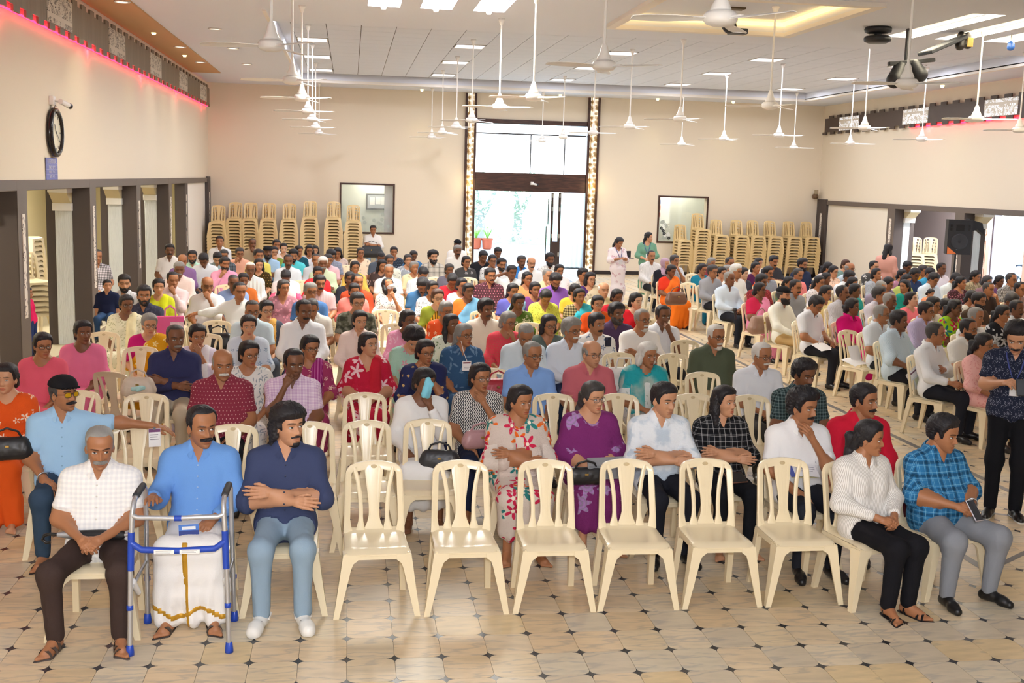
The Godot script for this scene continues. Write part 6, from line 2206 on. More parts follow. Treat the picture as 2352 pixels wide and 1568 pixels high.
func pelmet(x: float, s: float, d0: float, d1: float, y0: float, y1: float, m: Material, grilles: Array, side: String) -> void:
	var pts := []
	var d := d0
	var up := false
	pts.append([d0, y0])
	while d < d1 - 0.3:
		pts.append_array([[d, y0], [d + 0.27, y0], [d + 0.27, y0 - 0.075], [d + 0.545, y0 - 0.075]])
		d += 0.545
		pts.append([d, y0])
	pts.append([d1, y0])
	d = d1
	while d > d0 + 0.3:
		pts.append_array([[d, y1], [d - 0.27, y1], [d - 0.27, y1 + 0.075], [d - 0.545, y1 + 0.075]])
		d -= 0.545
		pts.append([d, y1])
	pts.append([d0, y1])
	var clean := []
	for p in pts:
		if clean.is_empty() or absf(clean[-1][0] - p[0]) + absf(clean[-1][1] - p[1]) > 0.001: clean.append(p)
	var o := struct("trim_%s" % side, prism(clean, Vector3(x + s * 0.07, 0, 0), Vector3(0, 0, -1), Vector3.UP, Vector3(s * 0.03, 0, 0)).mesh(), m)
	for gd in grilles:
		var g := put(o, "grille", bx(Geo.new(), x + s * 0.1, x + s * 0.115, y0 + 0.01, y1 - 0.01, gd, gd + 1.31).mesh(), lattice())
		if side == "right":
			put(g, "daylight_pane", bx(Geo.new(), x + s * 0.1, x + s * 0.103, y0 + 0.015, y1 - 0.015, gd + 0.01, gd + 1.3).mesh(), glow(Color("#eef4ff"), 0.9))
		else:
			put(g, "dark_backing", bx(Geo.new(), x + s * 0.1, x + s * 0.103, y0 + 0.015, y1 - 0.015, gd + 0.01, gd + 1.3).mesh(), mat("#5c5448", 0.5))
	# red light strip between board and wall
	var a := d0 if side == "left" else d0
	var b := d1 if side == "left" else 27.9
	var strip := put(self, "light_strip", bx(Geo.new(), x + s * 0.03, x + s * 0.055, y0 - 0.07, y0 - 0.052, a, b).mesh(), glow(Color("#ff2244"), 9.0))
	tag(strip, "red glowing light strip under the long toothed board on the %s wall" % ("clock" if side == "left" else "loudspeaker"), "light strip")
	var k := a + 1.5
	while k < b:
		var l := OmniLight3D.new()
		l.name = "strip_light"
		l.position = Vector3(x + s * 0.08, y0 - 0.1, -k)
		l.light_color = Color("#ff2a4a")
		l.light_energy = 0.06
		l.light_size = 0.05
		l.omni_range = 6.0
		l.omni_attenuation = 2.0
		l.shadow_enabled = true
		add_child(l, true)
		k += 4.5

func lattice() -> StandardMaterial3D:
	if mats.has("lattice"): return mats["lattice"]
	var n := 256
	var im := Image.create(n, n, false, Image.FORMAT_RGBA8)
	var f := FastNoiseLite.new()
	f.seed = 21
	f.frequency = 0.025
	for y in n:
		for x in n:
			var v := f.get_noise_2d(x, y * 1.0)
			var u := absf(fposmod(y * 0.042 + x * 0.022 + v * 2.6, 1.0) - 0.5)
			var gap := f.get_noise_2d(x * 1.6 + 400, y * 1.6)
			var hole := u < 0.2 and gap > -0.16
			if x < 6 or y < 6 or x > n - 7 or y > n - 7: hole = false
			im.set_pixel(x, y, Color(0.86, 0.83, 0.77, 0.0 if hole else 1.0))
	var m := StandardMaterial3D.new()
	m.albedo_texture = ImageTexture.create_from_image(im)
	m.transparency = BaseMaterial3D.TRANSPARENCY_ALPHA_SCISSOR
	m.alpha_scissor_threshold = 0.5
	m.uv1_triplanar = true
	m.uv1_scale = Vector3(0.85, 0.85, 0.85)
	m.roughness = 0.5
	mats["lattice"] = m
	return m

func glow(c: Color, e: float) -> StandardMaterial3D:
	var key := "glow%s%s" % [c, e]
	if mats.has(key): return mats[key]
	var m := StandardMaterial3D.new()
	m.albedo_color = c
	m.emission_enabled = true
	m.emission = c
	m.emission_energy_multiplier = e
	mats[key] = m
	return m

func lamp_panel(called: String, at: Vector3, w: float, l: float, c: Color, energy: float, label: String, group: String, shine := 1.35) -> void:
	var o := Node3D.new()
	o.name = called
	o.position = at
	add_child(o, true)
	tag(o, label, "ceiling light", group)
	put(o, "frame", bx(bx(bx(bx(Geo.new(), -w / 2, w / 2, -0.012, 0.01, -l / 2, -l / 2 + 0.02), -w / 2, w / 2, -0.012, 0.01, l / 2 - 0.02, l / 2), -w / 2, -w / 2 + 0.02, -0.012, 0.01, -l / 2, l / 2), w / 2 - 0.02, w / 2, -0.012, 0.01, -l / 2, l / 2).mesh(), mat("#f2f0ec", 0.5))
	put(o, "diffuser", bx(Geo.new(), -w / 2 + 0.02, w / 2 - 0.02, -0.004, 0.008, -l / 2 + 0.02, l / 2 - 0.02).mesh(), glow(c, shine))
	var a := AreaLight3D.new()
	a.name = "panel_light"
	a.area_size = Vector2(w, l)
	a.light_color = c
	a.light_energy = energy * LAMP
	a.area_range = 40.0
	a.area_attenuation = 2.0
	a.shadow_enabled = true
	a.rotation.x = -PI / 2
	a.position.y = -0.02
	o.add_child(a, true)

func build_ceiling(m: Material, white: Material) -> void:
	var c := CSGCombiner3D.new()
	c.name = "ceiling"
	c.set_meta("kind", "structure")
	add_child(c)
	var slab := func(op: int, x0: float, x1: float, y0: float, y1: float, d0: float, d1: float):
		var b := CSGBox3D.new()
		b.name = "slab" if op == 0 else "recess"
		b.size = Vector3(x1 - x0, y1 - y0, d1 - d0)
		b.position = Vector3((x0 + x1) / 2, (y0 + y1) / 2, -(d0 + d1) / 2)
		b.operation = CSGShape3D.OPERATION_UNION if op == 0 else CSGShape3D.OPERATION_SUBTRACTION
		b.material = m
		c.add_child(b, true)
	slab.call(0, XL - 0.25, XR + 0.25, CEIL, 5.7, -3.2, DB + 0.25)
	slab.call(1, -1.3, 12.75, CEIL - 0.1, TRAY + 0.02, 19.6, 31.3)
	slab.call(1, 4.15, 6.95, CEIL - 0.1, 5.4, 14.95, 18.1)
	for x in [0.24, 1.01, 1.8]: slab.call(1, x, x + 0.47, CEIL - 0.1, 5.32, 14.9, 17.38)
	for x in [8.62, 9.5, 10.35]: slab.call(1, x, x + 0.5, CEIL - 0.1, 5.32, 15.3, 18.0)
	# tiles of the raised middle
	var tm := StandardMaterial3D.new()
	tm.albedo_color = Color("#dde2ee")
	tm.roughness = 0.8
	var field := put(self, "ceiling_tray", bx(Geo.new(), -1.3, 12.75, TRAY + 0.012, TRAY + 0.03, 19.6, 31.3).mesh(), mat("#57534f", 0.9))
	field.set_meta("kind", "structure")
	put(field, "border", bx(bx(Geo.new(), -1.3, -1.085, TRAY, TRAY + 0.012, 19.6, 31.3), -1.085, 12.75, TRAY, TRAY + 0.012, 19.6, 19.895).mesh(), tm)
	var tile: Mesh = bx(Geo.new(), -0.309, 0.309, 0.0, 0.012, -0.324, 0.324).mesh()
	var rest := Geo.new()
	var n := 0
	for r in 18:
		for k in 22:
			var x := -1.08 + 0.63 * (k + 0.5)
			var d := 19.9 + 0.66 * (r + 0.5)
			if d > 31.2: continue
			if k % 5 == 0 and r % 5 == 0 and r < 16: continue
			if n < 300:
				var t := put(field, "ceiling_tile", tile, tm)
				t.position = Vector3(x, TRAY, -d)
			else: bx(rest, x - 0.309, x + 0.309, TRAY, TRAY + 0.012, d - 0.324, d + 0.324)
			n += 1
	put(field, "far_tiles", rest.mesh(), tm).set_meta("kind", "stuff")
	for r in 4:
		for k in 5:
			if r == 3 and k == 2 and false: continue
			lamp_panel("ceiling_light", Vector3(-0.765 + 3.15 * k, TRAY - 0.002, -(20.23 + 3.3 * r)), 0.6, 0.62, Color("#f6f7ff"), 4.8, "square ceiling light, %s from the clock wall in the %s row" % [["first", "second", "third", "fourth", "fifth"][k], ["nearest", "second", "third", "last"][r]], "square lights of the tiled ceiling", 1.5)
	# light slots
	for x in [0.24, 1.01, 1.8]:
		lamp_panel("slot_light", Vector3(x + 0.235, 5.315, -16.14), 0.46, 2.46, Color("#fffaf0"), 16.0, "long recessed light slot, %s of the three before the tiled ceiling" % {0.24: "nearest the clock wall", 1.01: "middle one", 1.8: "nearest the fans' second row"}[x], "recessed slots", 1.6)
		spot_dot(Vector3(x + 0.23, 5.2, -17.3), "#fff8e0", 14.0, "at the end of the %s light slot" % {0.24: "first", 1.01: "second", 1.8: "third"}[x])
	for x in [8.62, 9.5, 10.35]:
		lamp_panel("slot_light", Vector3(x + 0.25, 5.315, -16.65), 0.49, 2.68, Color("#fff1d0"), 6.0, "cream recessed light slot, %s of the three by the projectors" % {8.62: "first", 9.5: "second", 10.35: "third"}[x], "recessed slots by the projectors", 0.9)
	# warm cove round the square recess
	var cv := put(self, "cove_light", bx(bx(bx(bx(Geo.new(), 4.16, 6.94, 5.31, 5.37, 18.03, 18.08), 4.16, 6.94, 5.31, 5.37, 14.97, 15.02), 4.17, 4.22, 5.31, 5.37, 15, 18), 6.88, 6.93, 5.31, 5.37, 15, 18).mesh(), glow(Color("#ffd98c"), 2.2))
	tag(cv, "warm yellow cove light round the square ceiling recess", "cove light")
	struct("trim_recess", bx(bx(bx(bx(Geo.new(), 4.0, 7.1, 5.16, CEIL, 18.1, 18.25), 4.0, 7.1, 5.16, CEIL, 14.8, 14.95), 4.0, 4.15, 5.16, CEIL, 14.95, 18.1), 6.95, 7.1, 5.16, CEIL, 14.95, 18.1).mesh(), white)
	# lip of the tray
	struct("trim_tray", bx(bx(bx(Geo.new(), -1.36, -1.3, 5.195, CEIL + 0.02, 18.3, 31.3), -1.36, 12.87, 5.17, CEIL + 0.02, 31.3, 31.42), 12.75, 12.87, 5.17, CEIL + 0.02, 19.5, 31.3).mesh(), white)
	# tan strip by the left wall, small downlights
	struct("ceiling_strip", box_mesh(XL + 0.02, -3.25, 5.195, CEIL, 6, 29.95), mat("#c79a6b", 0.7))  # flat plate for an ochre recess, its warm light put into the tan
	for q in [[-2.37, 21.0], [-2.37, 24.12], [-2.38, 27.4], [-3.37, 18.0], [-3.39, 24.0], [-3.39, 27.1]]:
		var y: float = CEIL if q[0] > -3.0 else 5.195
		var o := Node3D.new()
		o.name = "downlight"
		o.position = Vector3(q[0], y, -q[1])
		add_child(o, true)
		tag(o, "small round downlight %s, at depth %s" % ["in the white ceiling" if q[0] > -3 else "in the tan strip", {21.0: "nearest", 24.12: "midway", 27.4: "farthest", 18.0: "nearest", 24.0: "midway", 27.1: "farthest"}[q[1]]], "downlight", "downlights by the clock wall")
		put(o, "bezel", lathe([[0.11, -0.012], [0.125, 0.0], [0.085, 0.0], [0.085, -0.012], [0.11, -0.012]]).mesh(), mat("#f4f2ee", 0.4))
		put(o, "lamp_disc", lathe([[0.001, -0.006], [0.085, -0.006], [0.085, -0.002], [0.001, -0.002]]).mesh(), glow(Color("#fff4dc"), 2.0))
		var l := SpotLight3D.new()
		l.name = "downlight_beam"
		l.position.y = -0.02
		l.rotation.x = -PI / 2
		l.spot_angle = 50
		l.spot_range = 12
		l.spot_attenuation = 2
		l.light_energy = 0.8
		l.light_color = Color("#fff0d0")
		l.shadow_enabled = true
		o.add_child(l, true)
	# wall washers: pale yellow-green beams on walls
	for q in [[2.0, DB - 0.5, "washing the back wall before the gold columns"], [6.0, DB - 0.5, "above the doorway"], [8.9, DB - 0.5, "above the poster window"], [11.2, DB - 0.5, "above the far chair stacks"], [13.75, 25.5, "by the loudspeaker wall"], [XL + 0.45, 17.6, "near the wall clock"], [XL + 0.45, 21.8, "midway along the clock wall"], [XL + 0.45, 25.7, "farthest along the clock wall"]]:
		spot_dot(Vector3(q[0], 5.19, -q[1]), "#fff0a8", 0.9, q[2])

func spot_dot(at: Vector3, c: String, e: float, why: String) -> void:
	var o := put(self, "spot_lamp", lathe([[0.001, -0.03], [0.03, -0.03], [0.045, 0.0], [0.045, 0.03], [0.001, 0.03]]).mesh(), glow(Color(c), 3.0))
	o.position = at
	tag(o, "tiny ceiling spot lamp " + why, "spot lamp", "tiny ceiling spots")
	var l := SpotLight3D.new()
	l.name = "spot_beam"
	l.position = Vector3(0, -0.05, 0)
	l.rotation.x = -PI / 2
	l.spot_angle = 40
	l.spot_range = 10
	l.spot_attenuation = 2
	l.light_energy = e * 0.5
	l.light_color = Color(c)
	l.shadow_enabled = true
	o.add_child(l, true)

const TX := 0.272
const TD := 0.2998
func build_floor() -> void:
	var base := struct("floor", box_mesh(XL - 0.25, XR + 0.25, -0.3, -0.006, -3.2, DB + 0.25), mat("#8c8070", 0.7))
	# marble of the tiles: veins run across the room, several tints
	var tex := []
	for k in 3:
		tex.append(noise_tex(40 + k, 0.006, [[0.0, "#c9c0ae"], [0.3, "#d8cfba"], [0.45, "#e0d6c0"], [0.55, "#d8cfbb"], [0.62, "#c2bdb2"], [0.7, "#ddd3bd"], [1.0, "#e6dcc6"]], 1.0, 512, 5))
	var tm := []
	for k in 9:
		var m := StandardMaterial3D.new()
		m.albedo_texture = tex[k % 3]
		m.albedo_color = [Color("#fff7ec"), Color("#fbeedd"), Color("#fbe9d0"), Color("#f3efe8"), Color("#fff3e0"), Color("#f6ead8"), Color("#ffeed8"), Color("#efe9e2"), Color("#fdeccd")][k]
		m.uv1_triplanar = true
		m.uv1_scale = Vector3(0.45, 0.45, 1.7)
		m.uv1_offset = Vector3(k * 0.37, 0, k * 0.61)
		m.roughness = 0.38
		m.metallic_specular = 0.4
		tm.append(m)
	# rounded-corner tile
	var pts := []
	var hx := TX / 2 - 0.0012
	var hd := TD / 2 - 0.0012
	var r := 0.05
	for q in [[1, 1, 0.0], [-1, 1, PI / 2], [-1, -1, PI], [1, -1, 1.5 * PI]]:
		for s in 5:
			var a: float = q[2] + PI / 2 * s / 4.0
			pts.append([q[0] * (hx - r) + cos(a) * r, q[1] * (hd - r) + sin(a) * r])
	var tile: Mesh = prism(pts, Vector3(0, -0.006, 0), Vector3(1, 0, 0), Vector3(0, 0, 1), Vector3(0, 0.006, 0)).mesh()
	var inset: Mesh = bx(Geo.new(), -0.05, 0.05, -0.006, -0.0012, -0.05, 0.05).mesh()
	var black := mat("#2f3136", 0.3)
	var spots := []
	# a joint stands at x = 0, d = 21.70 * 0.272 (row 1 of the photograph's grid is a tile boundary)
	var d_ref := 21.702 * 0.272
	for j in range(-24, 96):
		for i in range(-15, 53):
			spots.append(Vector2((i + 0.5) * TX, d_ref + (j + 0.5) * TD))
	var near := []
	var far := []
	for p in spots:
		if p.x < XL or p.x > XR: continue
		# 300 that show largest: the open front, then the aisle
		var vis: bool = p.y > 4.55 and p.y < 6.75 and absf(p.x - (0.145 * p.y)) < 0.46 * p.y + 0.2
		if vis and near.size() < 300: near.append(p)
		else: far.append(p)
	var rng := RandomNumberGenerator.new()
	rng.seed = 9
	for p in near:
		var t := put(base, "floor_tile", tile, tm[rng.randi() % 9])
		t.position = Vector3(p.x, 0, -p.y)
	var per := []
	for k in 9: per.append([])
	for p in far: per[rng.randi() % 9].append(p)
	for k in 9:
		var mm := MultiMesh.new()
		mm.transform_format = MultiMesh.TRANSFORM_3D
		mm.mesh = tile
		mm.instance_count = per[k].size()
		for q in per[k].size(): mm.set_instance_transform(q, Transform3D(Basis(), Vector3(per[k][q].x, 0, -per[k][q].y)))
		var mi := MultiMeshInstance3D.new()
		mi.name = "tile_field"
		mi.multimesh = mm
		mi.material_override = tm[k]
		mi.set_meta("kind", "stuff")
		base.add_child(mi, true)
	var rest := []
	var cnt := 0
	for j in range(-24, 96):
		for i in range(-14, 53):
			var p := Vector3(i * TX, 0, -(d_ref + j * TD))
			if p.x < XL or p.x > XR: continue
			var d := -p.z
			if cnt < 290 and d > 4.55 and d < 6.9 and absf(p.x - 0.145 * d) < 0.46 * d + 0.1:
				put(base, "corner_inset", inset, black).position = p
				cnt += 1
			else: rest.append(p)
	var m2 := MultiMesh.new()
	m2.transform_format = MultiMesh.TRANSFORM_3D
	m2.mesh = inset
	m2.instance_count = rest.size()
	for q in rest.size(): m2.set_instance_transform(q, Transform3D(Basis(), rest[q]))
	var mi2 := MultiMeshInstance3D.new()
	mi2.name = "inset_field"
	mi2.multimesh = m2
	mi2.material_override = black
	mi2.set_meta("kind", "stuff")
	base.add_child(mi2, true)
	# grey bands of the aisle
	var band := mat("#6e6c6a", 0.4)
	var g := Geo.new()
	bx(g, 4.6, 4.67, 0.0003, 0.0015, 7.3, 33.0)
	bx(g, 6.05, 6.12, 0.0003, 0.0015, 7.3, 33.0)
	put(base, "border_band", g.mesh(), band)
	var k := 7.4
	while k < 27.0:
		for q in [[4.64, k, 6.08, k + 1.0], [4.64, k + 2.0, 6.08, k + 1.0]]:
			var a := Vector3(q[0], 0.0009, -q[1])
			var b := Vector3(q[2], 0.0009, -q[3])
			var n := (b - a).cross(Vector3.UP).normalized() * 0.025
			var s := Geo.new()
			s.v.append_array([a - n, a + n, b + n, b - n])
			s.n.append_array([Vector3.UP, Vector3.UP, Vector3.UP, Vector3.UP])
			s.i.append_array([0, 1, 2, 0, 2, 3] if (s.v[2] - s.v[0]).cross(s.v[1] - s.v[0]).y > 0 else [0, 2, 1, 0, 3, 2])
			put(base, "diagonal_band", s.mesh(), band)
		k += 2.0

func build_door(wood: Material, wall: Material) -> void:
	# gold screens either side
	var im := Image.create(128, 256, false, Image.FORMAT_RGBA8)
	var sw := []
	var rng := RandomNumberGenerator.new()
	rng.seed = 4
	for k in 14: sw.append([Vector2(rng.randf() * 128, rng.randf() * 256), rng.randf_range(10, 24), rng.randf() * TAU])
	for y in 256:
		for x in 128:
			var solid := x < 5 or x > 122
			for s in sw:
				var d: Vector2 = Vector2(x, y) - s[0]
				d.x = fposmod(d.x + 64, 128) - 64
				d.y = fposmod(d.y + 128, 256) - 128
				var r := d.length()
				if r < s[1] * 1.5 and absf(fposmod(r / s[1] + (d.angle() + s[2]) / TAU, 0.55) - 0.27) < 0.15: solid = true
			im.set_pixel(x, y, Color(0.62, 0.47, 0.2, 1.0 if solid else 0.0))
	var gold := StandardMaterial3D.new()
	gold.albedo_texture = ImageTexture.create_from_image(im)
	gold.transparency = BaseMaterial3D.TRANSPARENCY_ALPHA_SCISSOR
	gold.uv1_triplanar = true
	gold.uv1_scale = Vector3(4.4, 2.2, 4.4)
	gold.metallic = 0.6
	gold.roughness = 0.35
	for q in [[3.30, 3.63, "gold fretwork column with white glow beside the open leaf's far side"], [6.93, 7.29, "gold fretwork column with white glow next to the draped table"]]:
		var o := put(self, "fretwork_column", bx(bx(Geo.new(), q[0], q[0] + 0.07, 0, 5.2, DB - 0.1, DB + 0.02, 0.004), q[1] - 0.06, q[1], 0, 5.2, DB - 0.1, DB + 0.02, 0.004).mesh(), wood)
		tag(o, q[2], "column")
		put(o, "fretwork", bx(Geo.new(), q[0] + 0.07, q[1] - 0.06, 0.02, 5.2, DB - 0.06, DB - 0.05).mesh(), gold)
		put(o, "light_panel", bx(Geo.new(), q[0] + 0.07, q[1] - 0.06, 0.02, 5.2, DB - 0.01, DB).mesh(), glow(Color("#fff2d6"), 1.15))
		var l := OmniLight3D.new()
		l.name = "column_light"
		l.position = Vector3((q[0] + q[1]) / 2, 2.6, -(DB - 0.25))
		l.light_color = Color("#ffe2a8")
		l.light_energy = 0.25
		l.light_size = 0.3
		l.omni_range = 20
		l.omni_attenuation = 2
		l.shadow_enabled = true
		add_child(l, true)
	struct("trim_lintel", box_mesh(3.63, 6.93, 2.41, 2.95, DB - 0.05, DB + 0.2, 0.006), wood)
	struct("trim_transom", box_mesh(3.63, 6.93, 4.36, 4.49, DB - 0.05, DB + 0.2, 0.006), wood)
	var frame := mat("#3b3a3d", 0.4)
	var glass := StandardMaterial3D.new()
	glass.transparency = BaseMaterial3D.TRANSPARENCY_ALPHA
	glass.albedo_color = Color(0.92, 0.97, 0.96, 0.06)
	glass.roughness = 0.03
	var w := struct("window_3", bx(bx(bx(Geo.new(), 3.63, 6.93, 4.06, 4.1, DB + 0.1, DB + 0.14), 5.26, 5.29, 2.95, 4.1, DB + 0.1, DB + 0.14), 6.28, 6.31, 2.95, 4.1, DB + 0.1, DB + 0.14).mesh(), frame)
	for q in [[3.64, 5.26], [5.29, 6.28], [6.31, 6.92]]: put(w, "pane", bx(Geo.new(), q[0], q[1], 2.96, 4.06, DB + 0.115, DB + 0.12).mesh(), glass)
	# folded door leaf, fixed pane
	var dr := struct("door_1", bx(bx(bx(Geo.new(), 5.96, 6.03, 0.02, 2.4, DB + 0.2, DB + 0.24), 6.18, 6.26, 0.02, 2.4, DB + 0.2, DB + 0.24), 6.03, 6.18, 0.02, 0.95, DB + 0.2, DB + 0.24).mesh(), mat("#3a2a25", 0.4))
	bx(Geo.new(), 0, 0, 0, 0, 0, 0)
	put(dr, "pane", bx(Geo.new(), 6.03, 6.18, 0.95, 2.3, DB + 0.215, DB + 0.225).mesh(), glass)
	for x in [6.0, 6.22]:
		for y in [0.5, 1.05, 1.85, 2.25]: put(dr, "hinge", bx(Geo.new(), x - 0.025, x + 0.025, y, y + 0.12, DB + 0.19, DB + 0.2, 0.003).mesh(), mat("#b9b6b0", 0.3, 0.9))
	put(dr, "pull_handle", tube([Vector3(5.82, 0.55, -DB - 0.16), Vector3(5.82, 1.4, -DB - 0.16)], 0.016, 8).mesh(), mat("#4d4540", 0.3, 0.8))
	put(dr, "pull_handle", tube([Vector3(5.87, 1.45, -DB - 0.16), Vector3(5.87, 2.2, -DB - 0.16)], 0.016, 8).mesh(), mat("#4d4540", 0.3, 0.8))
	# porch and garden outside
	struct("wall_porch", bx(bx(Geo.new(), 7.45, 7.6, 0, 4.6, DB + 0.3, 39.5), 1.0, 3.3, 0, 4.6, DB + 0.26, DB + 0.4).mesh(), mat("#c9ccce", 0.7))
	struct("floor_porch", box_mesh(-2, 14, -0.3, -0.01, DB + 0.25, 46), mat("#efece4", 0.5))
	struct("ground_garden", box_mesh(-60, 80, -0.4, -0.05, 46, 140), mat("#b9c7a2", 0.9))
	struct("ground_yard", box_mesh(16.8, 80, -0.4, -0.05, 8, 46), mat("#d9d5cb", 0.9))
	struct("baseboard_porch", box_mesh(7.43, 7.45, 0, 0.12, DB + 0.3, 39.5), mat("#2b2a2d", 0.5))
	# windows in the back wall: a small room behind each
	for q in [[-0.25, 1.24, 1.12, 2.48, 1], [9.24, 10.71, 1.03, 2.35, 2]]:
		var x0: float = q[0]
		var x1: float = q[1]
		var f := struct("window_%d" % q[4], bx(bx(bx(bx(Geo.new(), x0 - 0.05, x1 + 0.05, q[3], q[3] + 0.05, DB - 0.03, DB + 0.1, 0.004), x0 - 0.05, x1 + 0.05, q[2] - 0.05, q[2], DB - 0.03, DB + 0.1, 0.004), x0 - 0.05, x0, q[2], q[3], DB - 0.03, DB + 0.1, 0.004), x1, x1 + 0.05, q[2], q[3], DB - 0.03, DB + 0.1, 0.004).mesh(), wood)
		put(f, "pane", bx(Geo.new(), x0, x1, q[2], q[3], DB + 0.04, DB + 0.045).mesh(), glass)
		struct("wall_room_%d" % q[4], bx(bx(bx(bx(bx(Geo.new(), x0 - 0.8, x1 + 0.8, 0, 3, DB + 1.6, DB + 1.75), x0 - 0.9, x0 - 0.8, 0, 3, DB + 0.25, DB + 1.75), x1 + 0.8, x1 + 0.9, 0, 3, DB + 0.25, DB + 1.75), x0 - 0.9, x1 + 0.9, 3, 3.1, DB + 0.25, DB + 1.75), x0 - 0.9, x1 + 0.9, -0.1, 0, DB + 0.25, DB + 1.75).mesh(), mat("#dde3e2", 0.7))
		lamp_panel("ceiling_light", Vector3((x0 + x1) / 2 + 0.2, 2.98, -(DB + 1.1)), 0.4, 0.4, Color("#fff6da"), 2.6, "added unseen lamp lighting the room behind window %s" % ("near stacked chairs and bag" if q[4] == 1 else "with posters"), "added room lamps")  # lamp added to light the room, itself out of view
		# frosted flowers stuck on the lower half
		var rng2 := RandomNumberGenerator.new()
		rng2.seed = 30 + int(q[4])
		for k in 15:
			var c := Vector3(rng2.randf_range(x0 + 0.1, x1 - 0.1), rng2.randf_range(q[2] + 0.08, q[2] + 0.62), -(DB + 0.036))
			if q[4] == 2: c.x = rng2.randf_range(x0 + 0.03, x0 + 0.4)
			var fl := Geo.new()
			for s in 5:
				var a := TAU * s / 5
				var b := ball(Vector3(0.026, 0.026, 0.0015), 4, 7)
				fl.add(b, Transform3D(Basis(), c + Vector3(cos(a), sin(a), 0) * 0.03))
			put(f, "flower_sticker", fl.mesh(), mat("#b9c2bd", 0.6) if q[4] == 1 or k % 2 else mat("#3b4145" if k % 4 else "#f2f5f5", 0.6))
# ---------------------------------------------------------------- chairs
var chair_meshes := {}
func strip(path: Array, width: Array, thick: float, bulge := 0.0) -> Geo:
	# a flat rib: path points, half widths along x
	var g := Geo.new()
	var n := path.size()
	for k in n:
		var d: Vector3 = (path[mini(k + 1, n - 1)] - path[maxi(k - 1, 0)]).normalized()
		var nr := d.cross(Vector3.RIGHT).normalized()
		if nr.z < 0: nr = -nr
		var w: float = width[k]
		var p: Vector3 = path[k]
		var t := thick * 0.5
		var x := Vector3.RIGHT
		for q in [[-1.0, -1.0], [-1.0, 1.0], [-0.7, 1.0 + bulge], [0.7, 1.0 + bulge], [1.0, 1.0], [1.0, -1.0]]:
			g.v.append(p + x * w * q[0] + nr * t * q[1])
	for k in n - 1:
		for s in 6:
			var a := k * 6 + s
			var b := k * 6 + (s + 1) % 6
			g.i.append_array([a, a + 6, b, b, a + 6, b + 6])
	for e in 2:
		var o := 0 if e == 0 else (n - 1) * 6
		for s in range(1, 5):
			if e == 0: g.i.append_array([o, o + s, o + s + 1])
			else: g.i.append_array([o, o + s + 1, o + s])
	orient(g)
	return g

# flat normals, faces turned outward from each piece's own winding
func orient(g: Geo) -> void:
	var o := Geo.new()
	for k in range(0, g.i.size(), 3):
		var a := g.v[g.i[k]]
		var b := g.v[g.i[k + 1]]
		var c := g.v[g.i[k + 2]]
		var f := (c - a).cross(b - a)
		if f.length_squared() < 1e-14: continue
		f = f.normalized()
		var base := o.v.size()
		o.v.append_array([a, b, c])
		o.n.append_array([f, f, f])
		o.i.append_array([base, base + 1, base + 2])
	# soften: average normals of corners that meet at less than 40 degrees
	var at := {}
	for k in o.v.size():
		var key := Vector3i((o.v[k] * 20000.0).round())
		if not at.has(key): at[key] = []
		at[key].append(k)
	var nn := o.n.duplicate()
	for key in at:
		for k in at[key]:
			var s := Vector3.ZERO
			for m in at[key]:
				if o.n[m].dot(o.n[k]) > 0.75: s += o.n[m]
			nn[k] = s.normalized()
	g.v = o.v
	g.n = nn
	g.i = o.i

func back_z(y: float) -> float:     # the backrest leans
	var t := (y - 0.43) / 0.44
	return -0.195 - 0.075 * t - 0.02 * t * t

